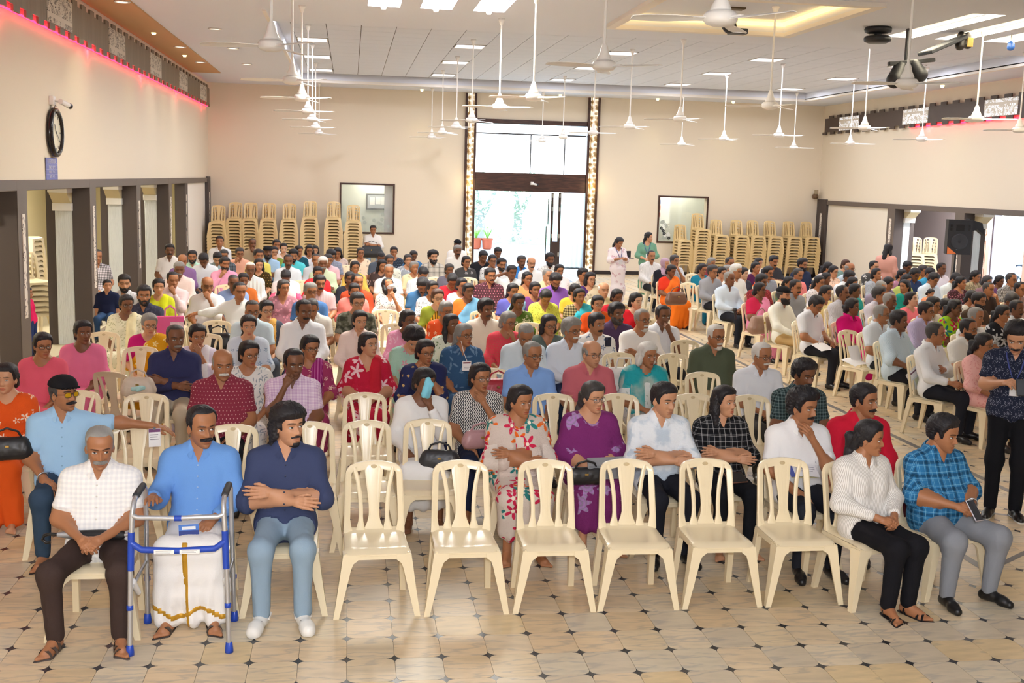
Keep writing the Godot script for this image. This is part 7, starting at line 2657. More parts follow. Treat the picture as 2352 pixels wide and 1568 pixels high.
func chair_parts() -> Array:
	if chair_meshes.has("parts"): return chair_meshes["parts"]
	var parts := []
	# seat: dished top with rolled front and apron
	var g := Geo.new()
	var nx := 14
	var nz := 14
	for side in 2:
		for j in nz + 1:
			for i in nx + 1:
				var u := 2.0 * i / nx - 1.0
				var t := float(j) / nz
				var hw := lerpf(0.192, 0.205, t)
				var x := u * hw
				var z := lerpf(-0.2, 0.215, t)
				var y := 0.432 - 0.012 * (1.0 - u * u) * sin(PI * clampf(t * 1.05, 0, 1))
				y -= 0.028 * pow(maxf(0.0, (t - 0.84) / 0.16), 2.0)
				y -= 0.012 * pow(maxf(0.0, (absf(u) - 0.86) / 0.14), 2.0)
				y += 0.02 * pow(maxf(0.0, (0.12 - t) / 0.12), 2.0)
				g.v.append(Vector3(x, y - (0.011 if side else 0.0), z))
	var per := (nx + 1) * (nz + 1)
	for side in 2:
		for j in nz:
			for i in nx:
				var a := side * per + j * (nx + 1) + i
				if side == 0: g.i.append_array([a, a + 1, a + nx + 1, a + 1, a + nx + 2, a + nx + 1])
				else: g.i.append_array([a, a + nx + 1, a + 1, a + 1, a + nx + 1, a + nx + 2])
	orient(g)
	# apron
	g.add(prism([[-0.2, 0.405], [0.2, 0.405], [0.195, 0.352], [0.14, 0.352], [0.12, 0.37], [-0.12, 0.37], [-0.14, 0.352], [-0.195, 0.352]], Vector3(0, 0, 0.198), Vector3(1, 0, 0), Vector3.UP, Vector3(0, 0, 0.014)))
	for s in [-1.0, 1.0]:
		g.add(prism([[-0.2, 0.42], [0.21, 0.412], [0.205, 0.35], [0.15, 0.35], [0.12, 0.375], [-0.13, 0.375], [-0.16, 0.35], [-0.2, 0.35]], Vector3(s * 0.199, 0, 0), Vector3(0, 0, 1), Vector3.UP, Vector3(-s * 0.012, 0, 0)))
	parts.append(["seat", g])
	# backrest frame: an upside-down U
	var fr := Geo.new()
	var path := []
	for k in 9: path.append(Vector2(-0.185 + 0.012 * k / 8.0, lerpf(0.425, 0.79, k / 8.0)))
	for k in range(1, 8):
		var a := PI - PI / 2 * k / 8.0
		path.append(Vector2(-0.118 + cos(a) * 0.055, 0.79 + sin(a) * 0.058))
	for k in 5: path.append(Vector2(lerpf(-0.11, 0.11, k / 4.0), 0.85 + 0.012 * (1.0 - pow(k / 2.0 - 1.0, 2.0))))
	var half := path.slice(0, path.size() - 5)
	half.reverse()
	for p in half: path.append(Vector2(-p.x, p.y))
	var ctr := Vector2(0, 0.6)
	for k in path.size():
		var p: Vector2 = path[k]
		var d: Vector2 = (path[mini(k + 1, path.size() - 1)] - path[maxi(k - 1, 0)]).normalized()
		var nr := Vector2(d.y, -d.x)      # inward
		if nr.dot(ctr - p) < 0: nr = -nr
		var wide := 0.04 if absf(p.x) > 0.12 else 0.05
		if p.y < 0.5: wide = lerpf(0.062, 0.04, (p.y - 0.42) / 0.08)
		var o := p - nr * 0.014
		var i := p + nr * (wide - 0.014)
		var curve := func(q: Vector2, off: float) -> Vector3: return Vector3(q.x, q.y, back_z(q.y) + 0.5 * q.x * q.x * 1.4 + off)
		fr.v.append_array([curve.call(o, -0.016), curve.call(o, 0.004), curve.call(o.lerp(i, 0.2), 0.01), curve.call(i, 0.007), curve.call(i, -0.004)])
	for k in path.size() - 1:
		for s in 5:
			var a := k * 5 + s
			var b := k * 5 + (s + 1) % 5
			fr.i.append_array([a, b, a + 5, b, b + 5, a + 5])
	orient(fr)
	fix_side(fr)
	parts.append(["back_frame", fr])
	# central splat and two curved side slats
	var pc := []
	var wc := []
	for k in 13:
		var t := k / 12.0
		var y := lerpf(0.425, 0.845, t)
		pc.append(Vector3(0, y, back_z(y) + 0.003))
		wc.append(lerpf(0.034, 0.06, smoothstep(0.35, 1.0, t)) + 0.03 * smoothstep(0.25, 0.0, t))
	var sp := strip(pc, wc, 0.009, 0.5)
	for x in [-0.022, 0.0, 0.022]:
		var rp := []
		var rw := []
		for k in 9:
			var t := k / 8.0
			var y := lerpf(0.5, 0.83, t)
			rp.append(Vector3(x * lerpf(0.7, 1.6, t), y, back_z(y) + 0.008))
			rw.append(0.004)
		sp.add(strip(rp, rw, 0.006))
	parts.append(["splat", sp])
	for s in [-1.0, 1.0]:
		var p2 := []
		var w2 := []
		for k in 13:
			var t := k / 12.0
			var y := lerpf(0.425, 0.84, t)
			var x := 0.079 + 0.05 * pow(t, 2.6) + 0.012 * pow(1.0 - t, 3.0)
			p2.append(Vector3(s * x, y, back_z(y) + 0.004 + 0.5 * x * x))
			w2.append(0.0135 + 0.018 * smoothstep(0.22, 0.0, t))
		parts.append(["slat", strip(p2, w2, 0.012, 0.5)])
	# legs
	for s in [-1.0, 1.0]:
		var lg := prism([[s * 0.205, 0.405], [s * 0.272, 0.0], [s * 0.236, 0.0], [s * 0.163, 0.31], [s * 0.15, 0.345], [s * 0.12, 0.368], [s * 0.12, 0.4]], Vector3(0, 0, 0.2), Vector3(1, 0, 0), Vector3.UP, Vector3(0, 0, 0.014))
		lg.add(prism([[0.214, 0.405], [0.24, 0.0], [0.198, 0.0], [0.14, 0.3], [0.11, 0.4]], Vector3(s * 0.199, 0, 0), Vector3(0, 0, 1), Vector3.UP, Vector3(s * 0.012, 0, 0)))
		for k in lg.v.size():
			var q := lg.v[k]
			if absf(q.x) < 0.2125 and q.z < 0.1999 or q.z > 0.2141:
				q.x += s * (0.405 - q.y) / 0.405 * 0.058
			q.z += (0.405 - q.y) / 0.405 * 0.025 if q.z > 0.19 and absf(lg.v[k].z - 0.207) < 0.008 else 0.0
			lg.v[k] = q
		orient(lg)
		fix_side(lg)
		parts.append(["leg", lg])
		var rl := Geo.new()
		var top := [Vector3(s * 0.2, 0.41, -0.205), Vector3(s * 0.155, 0.41, -0.205), Vector3(s * 0.16, 0.41, -0.145), Vector3(s * 0.2, 0.41, -0.145)]
		var bot := [Vector3(s * 0.218, 0.0, -0.262), Vector3(s * 0.178, 0.0, -0.262), Vector3(s * 0.18, 0.0, -0.232), Vector3(s * 0.218, 0.0, -0.232)]
		rl.v.append_array(top + bot)
		for k in 4:
			var k2 := (k + 1) % 4
			rl.i.append_array([k, k2, k + 4, k2, k2 + 4, k + 4])
		rl.i.append_array([4, 5, 6, 4, 6, 7])
		orient(rl)
		fix_side(rl)
		parts.append(["leg", rl])
	chair_meshes["parts"] = parts
	return parts

# turn a closed piece right side out
func fix_side(g: Geo) -> void:
	var vol := 0.0
	var c := Vector3.ZERO
	for p in g.v: c += p
	c /= g.v.size()
	for k in range(0, g.i.size(), 3):
		vol += (g.v[g.i[k]] - c).dot((g.v[g.i[k + 2]] - c).cross(g.v[g.i[k + 1]] - c))
	if vol < 0.0:
		for k in range(0, g.i.size(), 3):
			var t := g.i[k + 1]
			g.i[k + 1] = g.i[k + 2]
			g.i[k + 2] = t
		for k in g.n.size(): g.n[k] = -g.n[k]

func chair_mat(kind: String) -> StandardMaterial3D:
	if mats.has("chair" + kind): return mats["chair" + kind]
	var m := StandardMaterial3D.new()
	m.albedo_color = Color({"cream": "#efe0bd", "old": "#cbbba0", "stack": "#e3c993"}[kind])  # old: greyer beige with the chair's shadow put into the colour
	m.roughness = 0.26
	m.metallic_specular = 0.5
	m.subsurf_scatter_enabled = false
	mats["chair" + kind] = m
	return m

var chair_proto := {}
func chair(x: float, d: float, yaw: float, label: String, group := "", kind := "cream", whole := false, y := 0.0, called := "plastic_chair") -> Node3D:
	var key := kind + str(whole)
	if not chair_proto.has(key):
		if whole:
			var g := Geo.new()
			for p in chair_parts(): g.add(p[1])
			var o := MeshInstance3D.new()
			o.mesh = g.mesh(null, chair_mat(kind))
			chair_proto[key] = o
		else:
			var o := Node3D.new()
			for p in chair_parts():
				var ck: String = "m%s%d" % [p[0], p[1].v.size()] + str(p[1].v[0])
				if not chair_meshes.has(ck): chair_meshes[ck] = p[1].mesh()
				put(o, p[0], chair_meshes[ck], chair_mat(kind))
			var st := put(o, "maker_mark", lathe([[0.0, 0.0], [0.016, 0.0], [0.016, 0.002], [0.0, 0.002]], 14).mesh(), mat("#c9b48a", 0.5))
			st.transform = Transform3D(Basis(Vector3.RIGHT, PI / 2 - 0.25).scaled_local(Vector3(1.3, 1, 0.8)), Vector3(0, 0.842, back_z(0.842) + 0.008))
			chair_proto[key] = o
	var c: Node3D = chair_proto[key].duplicate()
	c.name = called
	add_child(c, true)
	c.position = Vector3(x, y, -d)
	c.rotation.y = deg_to_rad(yaw)
	tag(c, label, "chair", group)
	return c

func build_chairs() -> void:
	for q in FRONT_CHAIRS: chair(q[0], q[1], q[2], q[3], "", q[4] if q.size() > 4 else "cream")
	var who := []      # the seated people in the same order
	for line in PEOPLE:
		if not line.contains("|none|") and not (line.contains("boy in navy shirt perched") or line.contains("small girl in peach")): who.append(line.split("|")[13])
	for k in SEAT_CHAIRS.size():
		var q = SEAT_CHAIRS[k]
		var l: String = " ".join(("cream chair under the " + who[k]).split(" ").slice(0, 16))
		for cut in [" in", " and", " with", " of", " the", " a", " behind", " by", " at", " to", " on", " under", " wearing", " his", " her"]: l = l.trim_suffix(cut)
		chair(q[0], q[1], q[2], l, "chairs under seated people", "cream", q[1] > 12.0)
	# stacks
	for s in STACKS:
		for k in int(s[3]):
			var c := chair(s[0], s[1] - 0.012 * k, s[2], ("topmost chair" if k == int(s[3]) - 1 else ["lowest", "second", "third", "fourth", "fifth", "sixth", "seventh", "eighth", "ninth", "tenth", "eleventh", "twelfth", "thirteenth"][k] + " chair up") + " in stack " + s[4], "stacked chairs", "stack" if s[5] else "cream", true, 0.086 * k, "stacked_chair")
			if k < int(s[3]) - 1: c.set_meta("group", "chairs stacked " + s[4])

# ---------------------------------------------------------------- fans
func build_fans() -> void:
	var white := mat("#faf8f4", 0.4)
	var hubs := FANS
	var rod_m: Mesh = lathe([[0.0, 0.17], [0.0135, 0.17], [0.0135, 1.36], [0.0, 1.36]], 10).mesh()
	var rod_t: Mesh = lathe([[0.0, 0.17], [0.0135, 0.17], [0.0135, 1.55], [0.0, 1.55]], 10).mesh()
	var bell: Mesh = lathe([[0.0, 0.07], [0.075, 0.072], [0.07, 0.1], [0.045, 0.15], [0.035, 0.2], [0.02, 0.235], [0.0, 0.235]], 18).mesh()
	var cup: Mesh = lathe([[0.0, -0.1], [0.02, -0.1], [0.045, -0.03], [0.055, 0.0], [0.0, 0.0]], 16).mesh()
	var motor: Mesh = lathe([[0.0, -0.03], [0.05, -0.028], [0.1, -0.012], [0.118, 0.01], [0.118, 0.045], [0.1, 0.07], [0.03, 0.08], [0.0, 0.08]], 26).mesh()
	var blade := Geo.new()
	for k in 9:
		var t := k / 8.0
		var r := lerpf(0.1, 0.62, t)
		var w := lerpf(0.035, 0.07, smoothstep(0.1, 0.6, t)) * (1.0 if k < 8 else 0.7)
		var tw := lerpf(0.28, 0.12, t)
		for s in [-1.0, -0.3, 0.3, 1.0]:
			blade.v.append(Vector3(s * w * cos(tw), 0.03 + s * w * sin(tw) - 0.012 * t - 0.008 * s * s, r))
		for s in [1.0, 0.3, -0.3, -1.0]:
			blade.v.append(Vector3(s * w * cos(tw), 0.026 + s * w * sin(tw) - 0.012 * t - 0.008 * s * s, r))
	for k in 8:
		for s in 8:
			var a := k * 8 + s
			var b := k * 8 + (s + 1) % 8
			blade.i.append_array([a, a + 8, b, b, a + 8, b + 8])
	for s in range(1, 7): blade.i.append_array([64, 64 + s, 64 + s + 1])
	orient(blade)
	fix_side(blade)
	blade.add(bx(Geo.new(), -0.02, 0.02, 0.022, 0.034, -0.07, -0.2, 0.003))
	var bm: Mesh = blade.mesh()
	var n := 0
	for h in hubs:
		var tray: bool = h[0] > -1.2 and h[0] < 12.7 and h[1] > 19.6 and h[1] < 31.2
		var o := Node3D.new()
		o.name = "ceiling_fan"
		add_child(o, true)
		o.position = Vector3(h[0], 3.845, -h[1])
		o.rotation.y = h[2]
		tag(o, "white long-rod ceiling fan, " + h[3], "ceiling fan", "ceiling fans on long rods")
		put(o, "rod", rod_t if tray else rod_m, white)
		put(o, "bell", bell, white)
		put(o, "motor", motor, white)
		var cp := put(o, "ceiling_cup", cup, white)
		cp.position.y = (TRAY if tray else CEIL) - 3.845
		for k in 3:
			var b := put(o, "blade", bm, white)
			b.rotation.y = TAU * k / 3.0
		n += 1
func build_outside() -> void:
	var rng := RandomNumberGenerator.new()
	rng.seed = 77
	# pots by the porch
	for q in [[4.05, 36.6, 1.0, "first potted palm by the porch step, half hidden by the gold column"], [4.42, 36.6, 1.1, "second potted palm by the porch step, beside the open doorway"]]:
		var o := Node3D.new()
		o.name = "potted_palm"
		o.position = Vector3(q[0], -0.01, -q[1])
		add_child(o, true)
		tag(o, q[3], "potted plant")
		put(o, "pot", lathe([[0.0, 0.5], [0.12, 0.5], [0.15, 0.55], [0.17, 0.8], [0.185, 0.8], [0.185, 0.86], [0.16, 0.86], [0.15, 0.8], [0.0, 0.78]]).mesh(), mat("#c4603f", 0.7))
		put(o, "stand", bx(Geo.new(), -0.2, 0.2, 0.0, 0.5, -0.2, 0.2, 0.01).mesh(), mat("#dcdad4", 0.7))
		for k in 22:
			var a := rng.randf() * TAU
			var l := rng.randf_range(0.3, 0.48)
			var lf := Geo.new()
			for s in 6:
				var t := s / 5.0
				var p := Vector3(cos(a) * l * t * 0.7, 0.8 + sin(t * 2.2) * l * 0.9, sin(a) * l * t * 0.7)
				var w := Vector3(-sin(a), 0, cos(a)) * 0.03 * sin(PI * clampf(t, 0.06, 0.95))
				lf.v.append_array([p - w, p + w])
			for s in 5: lf.i.append_array([s * 2, s * 2 + 1, s * 2 + 2, s * 2 + 1, s * 2 + 3, s * 2 + 2])
			lf.n = normals_of(lf.v, lf.i)
			put(o, "frond", lf.mesh(), leaf_mat("#8fbf3f"))
	# trees and hedge
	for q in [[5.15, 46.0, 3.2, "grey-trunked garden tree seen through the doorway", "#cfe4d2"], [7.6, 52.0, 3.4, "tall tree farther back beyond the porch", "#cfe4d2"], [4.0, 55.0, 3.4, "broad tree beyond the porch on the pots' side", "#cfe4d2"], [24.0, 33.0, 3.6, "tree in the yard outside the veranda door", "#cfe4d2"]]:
		var o := Node3D.new()
		o.name = "garden_tree"
		o.position = Vector3(q[0], -0.05, -q[1])
		add_child(o, true)
		tag(o, q[3], "tree")
		var tr := Geo.new()
		tr.add(tube([Vector3(0, 0, 0), Vector3(0.1, 0.8, 0), Vector3(0.02, 1.6, 0.1), Vector3(-0.25, 2.8, 0.1)], [0.28, 0.2, 0.17, 0.08], 9))
		tr.add(tube([Vector3(0.05, 1.1, 0), Vector3(0.5, 1.9, 0), Vector3(0.8, 2.7, 0.1)], [0.15, 0.1, 0.05], 8))
		put(o, "trunk", tr.mesh(), mat("#8d8580", 0.9))
		var cr := Geo.new()
		for k in 2600:
			var d := Vector3(rng.randfn(), rng.randfn() * 0.7, rng.randfn()).limit_length(1.9)
			var c: Vector3 = d * q[2] * 0.24 + Vector3(0, q[2] * 0.62, 0)
			var b := Basis(Vector3(rng.randf() - 0.5, rng.randf(), rng.randf() - 0.5).normalized(), rng.randf() * TAU).scaled(Vector3.ONE * rng.randf_range(0.07, 0.14))
			var base := cr.v.size()
			for p in [Vector3(-0.4, 0, 0), Vector3(0, 0.15, 0.7), Vector3(0.4, 0, 0), Vector3(0, -0.1, -0.7)]:
				cr.v.append(b * p + c)
			cr.i.append_array([base, base + 1, base + 2, base, base + 2, base + 3])
		cr.n = normals_of(cr.v, cr.i)
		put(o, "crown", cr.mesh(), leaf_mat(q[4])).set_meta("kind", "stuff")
	var hg := Geo.new()
	for k in 5200:
		var c := Vector3(rng.randf_range(-6, 22), absf(rng.randfn()) * 0.5, -rng.randf_range(49.0, 51.0))
		var b := Basis(Vector3(rng.randf() - 0.5, rng.randf(), rng.randf() - 0.5).normalized(), rng.randf() * TAU).scaled(Vector3.ONE * rng.randf_range(0.1, 0.2))
		var base := hg.v.size()
		for p in [Vector3(-0.4, 0, 0), Vector3(0, 0.15, 0.7), Vector3(0.4, 0, 0), Vector3(0, -0.1, -0.7)]:
			hg.v.append(b * p + c)
		hg.i.append_array([base, base + 1, base + 2, base, base + 2, base + 3])
	hg.n = normals_of(hg.v, hg.i)
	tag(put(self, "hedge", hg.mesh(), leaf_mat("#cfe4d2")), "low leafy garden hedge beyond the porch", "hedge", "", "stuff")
	# table with a long white cloth inside the porch
	var cl := Geo.new()
	var segs := 60
	for k in segs + 1:
		var t := float(k) / segs
		var per := t * 4.0
		var x := 0.0
		var z := 0.0
		if per < 1: x = lerpf(-0.35, 0.35, per); z = 0.9
		elif per < 2: x = 0.35; z = lerpf(0.9, -0.9, per - 1)
		elif per < 3: x = lerpf(0.35, -0.35, per - 2); z = -0.9
		else: x = -0.35; z = lerpf(-0.9, 0.9, per - 3)
		var o := Vector3(x, 0, z)
		var w := 1.0 + 0.05 * sin(k * 2.1)
		cl.v.append_array([o * 1.0 + Vector3(0, 0.78, 0), Vector3(o.x * (1.06 * w), 0.03, o.z * (1.02 * w))])
	for k in segs: cl.i.append_array([k * 2, k * 2 + 2, k * 2 + 1, k * 2 + 1, k * 2 + 2, k * 2 + 3])
	cl.n = normals_of(cl.v, cl.i)
	bx(cl, -0.35, 0.35, 0.77, 0.785, -0.9, 0.9)
	var tb := Node3D.new()
	tb.name = "reception_table"
	tb.position = Vector3(6.85, 0, -35.6)
	tb.position = Vector3(7.0, 0, -36.4)
	add_child(tb, true)
	tag(tb, "reception table draped to the floor in white cloth inside the doorway", "table")
	put(tb, "tabletop", bx(Geo.new(), -0.34, 0.34, 0.74, 0.77, -0.88, 0.88, 0.004).mesh(), mat("#b9a68a", 0.5))
	put(tb, "tablecloth", cl.mesh(), mat("#f1f3f6", 0.85))
	# parked scooter seen through the veranda door
	var sc := Node3D.new()
	sc.name = "scooter"
	sc.position = Vector3(19.0, -0.03, -29.6)
	sc.rotation.y = 0.6
	add_child(sc, true)
	tag(sc, "pale scooter parked outside the veranda door", "scooter")
	for s in [-0.6, 0.6]:
		var wh := put(sc, "wheel", tube([Vector3(0.24, 0, 0), Vector3(0.17, 0.17, 0), Vector3(0, 0.24, 0), Vector3(-0.17, 0.17, 0), Vector3(-0.24, 0, 0), Vector3(-0.17, -0.17, 0), Vector3(0, -0.24, 0), Vector3(0.17, -0.17, 0)], 0.055, 8, true).mesh(), mat("#2a2b2e", 0.7))
		wh.position = Vector3(s, 0.28, 0)
	var f := Field.new()
	f.bone(Vector3(-0.62, 0.62, 0), Vector3(-0.1, 0.6, 0), 0.17, 0.14)
	f.bone(Vector3(-0.1, 0.4, 0), Vector3(0.35, 0.36, 0), 0.1, 0.08)
	f.bone(Vector3(0.4, 0.4, 0), Vector3(0.48, 0.95, 0), 0.13, 0.09)
	put(sc, "body", net_geo(f, 0.04, 0.08).mesh(), mat("#c9d4dc", 0.35))
	put(sc, "seat", bx(Geo.new(), -0.62, -0.05, 0.74, 0.82, -0.12, 0.12, 0.02).mesh(), mat("#3a3537", 0.6))
	put(sc, "handlebar", tube([Vector3(0.42, 1.02, -0.32), Vector3(0.48, 1.05, 0), Vector3(0.42, 1.02, 0.32)], 0.02, 8).mesh(), mat("#2f3033", 0.5))

func leaf_mat(c: String) -> StandardMaterial3D:
	var m := StandardMaterial3D.new()
	m.albedo_color = Color(c)
	m.roughness = 0.7
	m.backlight_enabled = true
	m.backlight = Color(0.8, 0.9, 0.7)
	return m

# ---------------------------------------------------------------- things people carry, things on walls and ceiling
func thing(called: String, at: Vector3, label: String, category: String, yaw := 0.0, group := "") -> Node3D:
	var o := Node3D.new()
	o.name = called
	o.position = at
	o.rotation.y = deg_to_rad(yaw)
	add_child(o, true)
	return tag(o, label, category, group)

func lump(bones: Array, cell: float, sm: float, rough := 0.0) -> Mesh:
	var f := Field.new()
	for b in bones: f.bone(b[0], b[1], b[2], b[3])
	return net_geo(f, cell, sm, rough, 300.0).mesh()

func sheet(w: float, h: float, bend := 0.02) -> Geo:      # a slightly bowed leaflet standing in x/y, 1 mm thick
	var g := Geo.new()
	for side in 2:
		for j in 5:
			for i in 9:
				var u := i / 8.0 - 0.5
				var t := j / 4.0 - 0.5
				g.v.append(Vector3(u * w, t * h, bend * (1.0 - 4.0 * u * u) + (0.0 if side else 0.001)))
				g.u.append(Vector2(i / 8.0, 1.0 - j / 4.0))
	for side in 2:
		for j in 4:
			for i in 8:
				var a := side * 45 + j * 9 + i
				if side == 0: g.i.append_array([a, a + 9, a + 1, a + 1, a + 9, a + 10])
				else: g.i.append_array([a, a + 1, a + 9, a + 1, a + 10, a + 9])
	g.n = normals_of(g.v, g.i)
	return g

func print_mat(key: String, base: Color, marks: Array) -> StandardMaterial3D:   # flat print: rectangles x, y, w, h, colour
	if mats.has(key): return mats[key]
	var im := Image.create(64, 96, false, Image.FORMAT_RGB8)
	im.fill(base)
	for q in marks: im.fill_rect(Rect2i(q[0], q[1], q[2], q[3]), Color(q[4]))
	var m := StandardMaterial3D.new()
	m.albedo_texture = ImageTexture.create_from_image(im)
	m.roughness = 0.5
	mats[key] = m
	return m

func card(o: Node3D, called: String, w: float, h: float, thick: float, m: Material) -> void:
	var b := put(o, called, bx(Geo.new(), -w / 2, w / 2, -h / 2, h / 2, 0.0, thick, 0.001).mesh(), mat("#eeeef0", 0.5))
	put(b, "print", sheet(w * 0.97, h * 0.97, 0.0).mesh(), m).position.z = 0.0008

func handbag(at: Vector3, w: float, h: float, col: String, label: String, yaw := 0.0, called := "handbag", lod := 0.012) -> void:
	var o := thing(called, at - Vector3(0, h * 0.62, 0), label, "bag", yaw)
	put(o, "body", lump([[Vector3(-w * 0.4, h * 0.3, 0), Vector3(w * 0.4, h * 0.3, 0), h * 0.32, h * 0.32], [Vector3(-w * 0.34, h * 0.68, 0), Vector3(w * 0.34, h * 0.68, 0), h * 0.24, h * 0.24]], lod, 0.06, 0.004), mat(col, 0.4))
	put(o, "strap", tube([Vector3(-w * 0.35, h * 0.8, 0), Vector3(-w * 0.25, h * 1.15, 0.02), Vector3(0, h * 1.3, 0.03), Vector3(w * 0.25, h * 1.15, 0.02), Vector3(w * 0.35, h * 0.8, 0)], 0.008, 6).mesh(), mat(col, 0.45))
	put(o, "clasp", bx(Geo.new(), -0.015, 0.015, h * 0.55, h * 0.65, -h * 0.33, -h * 0.37, 0.003).mesh(), mat("#b79a5a", 0.3, 0.9))

func on_person(id: String) -> Dictionary:
	return people[id]

# shoes and garment details on one person, in that person's own axes
func dress() -> void:
	for id in ["walker_man", "youth", "girl", "boy", "capman", "umbrella_man", "standman"]:
		if not people.has(id): continue
		var q: Dictionary = people[id]
		var p: Node3D = q.node
		var j: Dictionary = q.j
		# shirt buttons down the front
		var fat := 1.0 if id == "boy" else 0.0
		var f := upper_field({"sex": "f" if id == "girl" else "m", "fat": fat}, j)
		for k in 6:
			var y: float = 0.93 - k * 0.068 + j.up
			var z := 0.3
			while z > -0.2 and f.at(Vector3(0, y, z), 0.07) > 0.012: z -= 0.004
			var b := put(q.top, "button", lathe([[0.0, -0.0015], [0.0055, -0.0015], [0.006, 0.001], [0.003, 0.0015], [0.0, 0.001]], 10).mesh(), mat({"walker_man": "#9fc0ea", "youth": "#232a44", "girl": "#f4f2ee", "boy": "#2a4f74", "capman": "#8fb8dc", "umbrella_man": "#d9d7d0", "standman": "#1a1d2c"}[id], 0.3))
			b.transform = Transform3D(Basis(Vector3.RIGHT, PI / 2), Vector3(0, y, z + 0.004))
		for s in ["l", "r"]:
			var t := foot_xf(j, s)
			var sole := func(col: String, grow: float, th: float) -> void:
				var fm := foot_geo(0)
				var g := Geo.new()
				g.v = fm.v.duplicate()
				g.i = fm.i
				for k in g.v.size():
					var v := g.v[k]
					v.x *= grow
					v.z = (v.z - 0.06) * grow + 0.06
					v.y = clampf(v.y, 0.0, 0.03) * th / 0.03 - th * 0.55
					g.v[k] = v
				g.n = normals_of(g.v, g.i)
				var o := put(p, "sandal_sole", g.mesh(), mat(col, 0.6))
				o.transform = t
			var band := func(z: float, w: float, col: String, r: float, y: float, tilt: float) -> void:
				var pts := []
				for k in 9:
					var a := PI * k / 8.0
					pts.append(Vector3(cos(a) * r, 0.006 + sin(a) * y, z + tilt * cos(a)))
				var g := Geo.new()
				for k in 9:
					var d := Vector3(0, 0, w * 0.5)
					g.v.append_array([pts[k] - d, pts[k] + d, pts[k] + d + Vector3(0, 0.004, 0), pts[k] - d + Vector3(0, 0.004, 0)])
				for k in 8:
					for m in 4:
						var a := k * 4 + m
						var b := k * 4 + (m + 1) % 4
						g.i.append_array([a, b, a + 4, b, b + 4, a + 4])
				g.n = normals_of(g.v, g.i)
				var o := put(p, "strap", g.mesh(), mat(col, 0.4))
				o.transform = t
			match id:
				"umbrella_man":
					sole.call("#4a403c", 1.12, 0.022)
					band.call(0.09, 0.03, "#584a44", 0.046, 0.05, 0.02)
					band.call(0.125, 0.022, "#584a44", 0.048, 0.04, -0.02)
					band.call(0.03, 0.03, "#4c3f3a", 0.045, 0.082, 0.0)
				"girl":
					sole.call("#17161a", 1.08, 0.014)
					band.call(0.125, 0.018, "#151418", 0.046, 0.036, 0.02)
					band.call(0.13, 0.018, "#151418", 0.046, 0.036, -0.02)
					band.call(-0.005, 0.014, "#151418", 0.04, 0.1, 0.0)
					var o := put(p, "heel", bx(Geo.new(), -0.018, 0.018, -0.035, 0.012, 0.015, 0.05, 0.004).mesh(), mat("#151418", 0.3))
					o.transform = t
				"walker_man", "capman":
					sole.call("#3a302c", 1.1, 0.02)
					band.call(0.11, 0.03, "#43362f", 0.047, 0.045, 0.0)
				"youth":
					for k in 6:
						var h := put(p, "vent_hole", ball(Vector3(0.0045, 0.002, 0.0045), 4, 8).mesh(), mat("#55504c", 0.6))
						h.transform = t * Transform3D(Basis(), Vector3(-0.026 + 0.026 * (k % 3), 0.075 - 0.012 * (k / 3) - 0.003 * absf(k % 3 - 1), 0.085 + 0.032 * (k / 3)))
					var st := put(p, "heel_strap", tube([Vector3(0.047, 0.06, 0.01), Vector3(0.045, 0.075, -0.05), Vector3(0, 0.08, -0.085), Vector3(-0.045, 0.075, -0.05), Vector3(-0.047, 0.06, 0.01)], 0.007, 7).mesh(), mat("#e9e7e2", 0.5))
					st.transform = t
				"boy":
					for k in 4:
						var h := put(p, "lace", tube([Vector3(-0.016, 0.094 - 0.012 * k, 0.03 + 0.02 * k), Vector3(0, 0.1 - 0.012 * k, 0.032 + 0.02 * k), Vector3(0.016, 0.094 - 0.012 * k, 0.03 + 0.02 * k)], 0.0022, 5).mesh(), mat("#101012", 0.5))
						h.transform = t
				"standman":
					var g := Geo.new()
					g.add(shoe_geo(0))
					for k in g.v.size(): g.v[k] = Vector3(g.v[k].x * 1.06, clampf(g.v[k].y, 0.0, 0.022) - 0.004, (g.v[k].z - 0.06) * 1.05 + 0.06)
					g.n = normals_of(g.v, g.i)
					var o := put(p, "sneaker_sole", g.mesh(), mat("#f0efec", 0.5))
					o.transform = t
	# gold borders of the white dhoti
	var wm: Dictionary = people["walker_man"]
	var low: Geo = wm.b.low
	var gold := mat("#c9982c", 0.4, 0.3)
	var front := lifted(low, func(v): return 0.011 - absf(v.x + 0.02 - 0.02 * (0.5 - v.y)) if v.z > 0.2 and v.y < 0.57 else -1.0, 0.004, 0.003)
	put(wm.node, "gold_border", front.mesh(), gold)
	put(wm.node, "gold_border", lifted(low, func(v): return 0.014 - absf(v.y - 0.12 - 0.03 * sin(v.x * 22.0)), 0.004, 0.003).mesh(), gold)
	# watches, bangles and dots
	for q in [["boy", "l", "#b9bcc0", 0.036], ["capman", "r", "#b9bcc0", 0.035]]:
		var pp: Dictionary = people[q[0]]
		var jj: Dictionary = pp.j
		var w := Transform3D(Basis(), jj["wr_" + q[1]].lerp(jj["el_" + q[1]], 0.1))
		var d: Vector3 = (jj["wr_" + q[1]] - jj["el_" + q[1]]).normalized()
		var u: Vector3 = d.cross(Vector3.RIGHT).normalized()
		var x: Vector3 = u.cross(d)
		var pts := []
		for k in 14: pts.append((u * cos(TAU * k / 14) + x * sin(TAU * k / 14)) * q[3])
		var o := put(pp.node, "wristwatch", tube(pts, 0.007, 6, true).mesh(), mat(q[2], 0.25, 0.8))
		o.position = w.origin

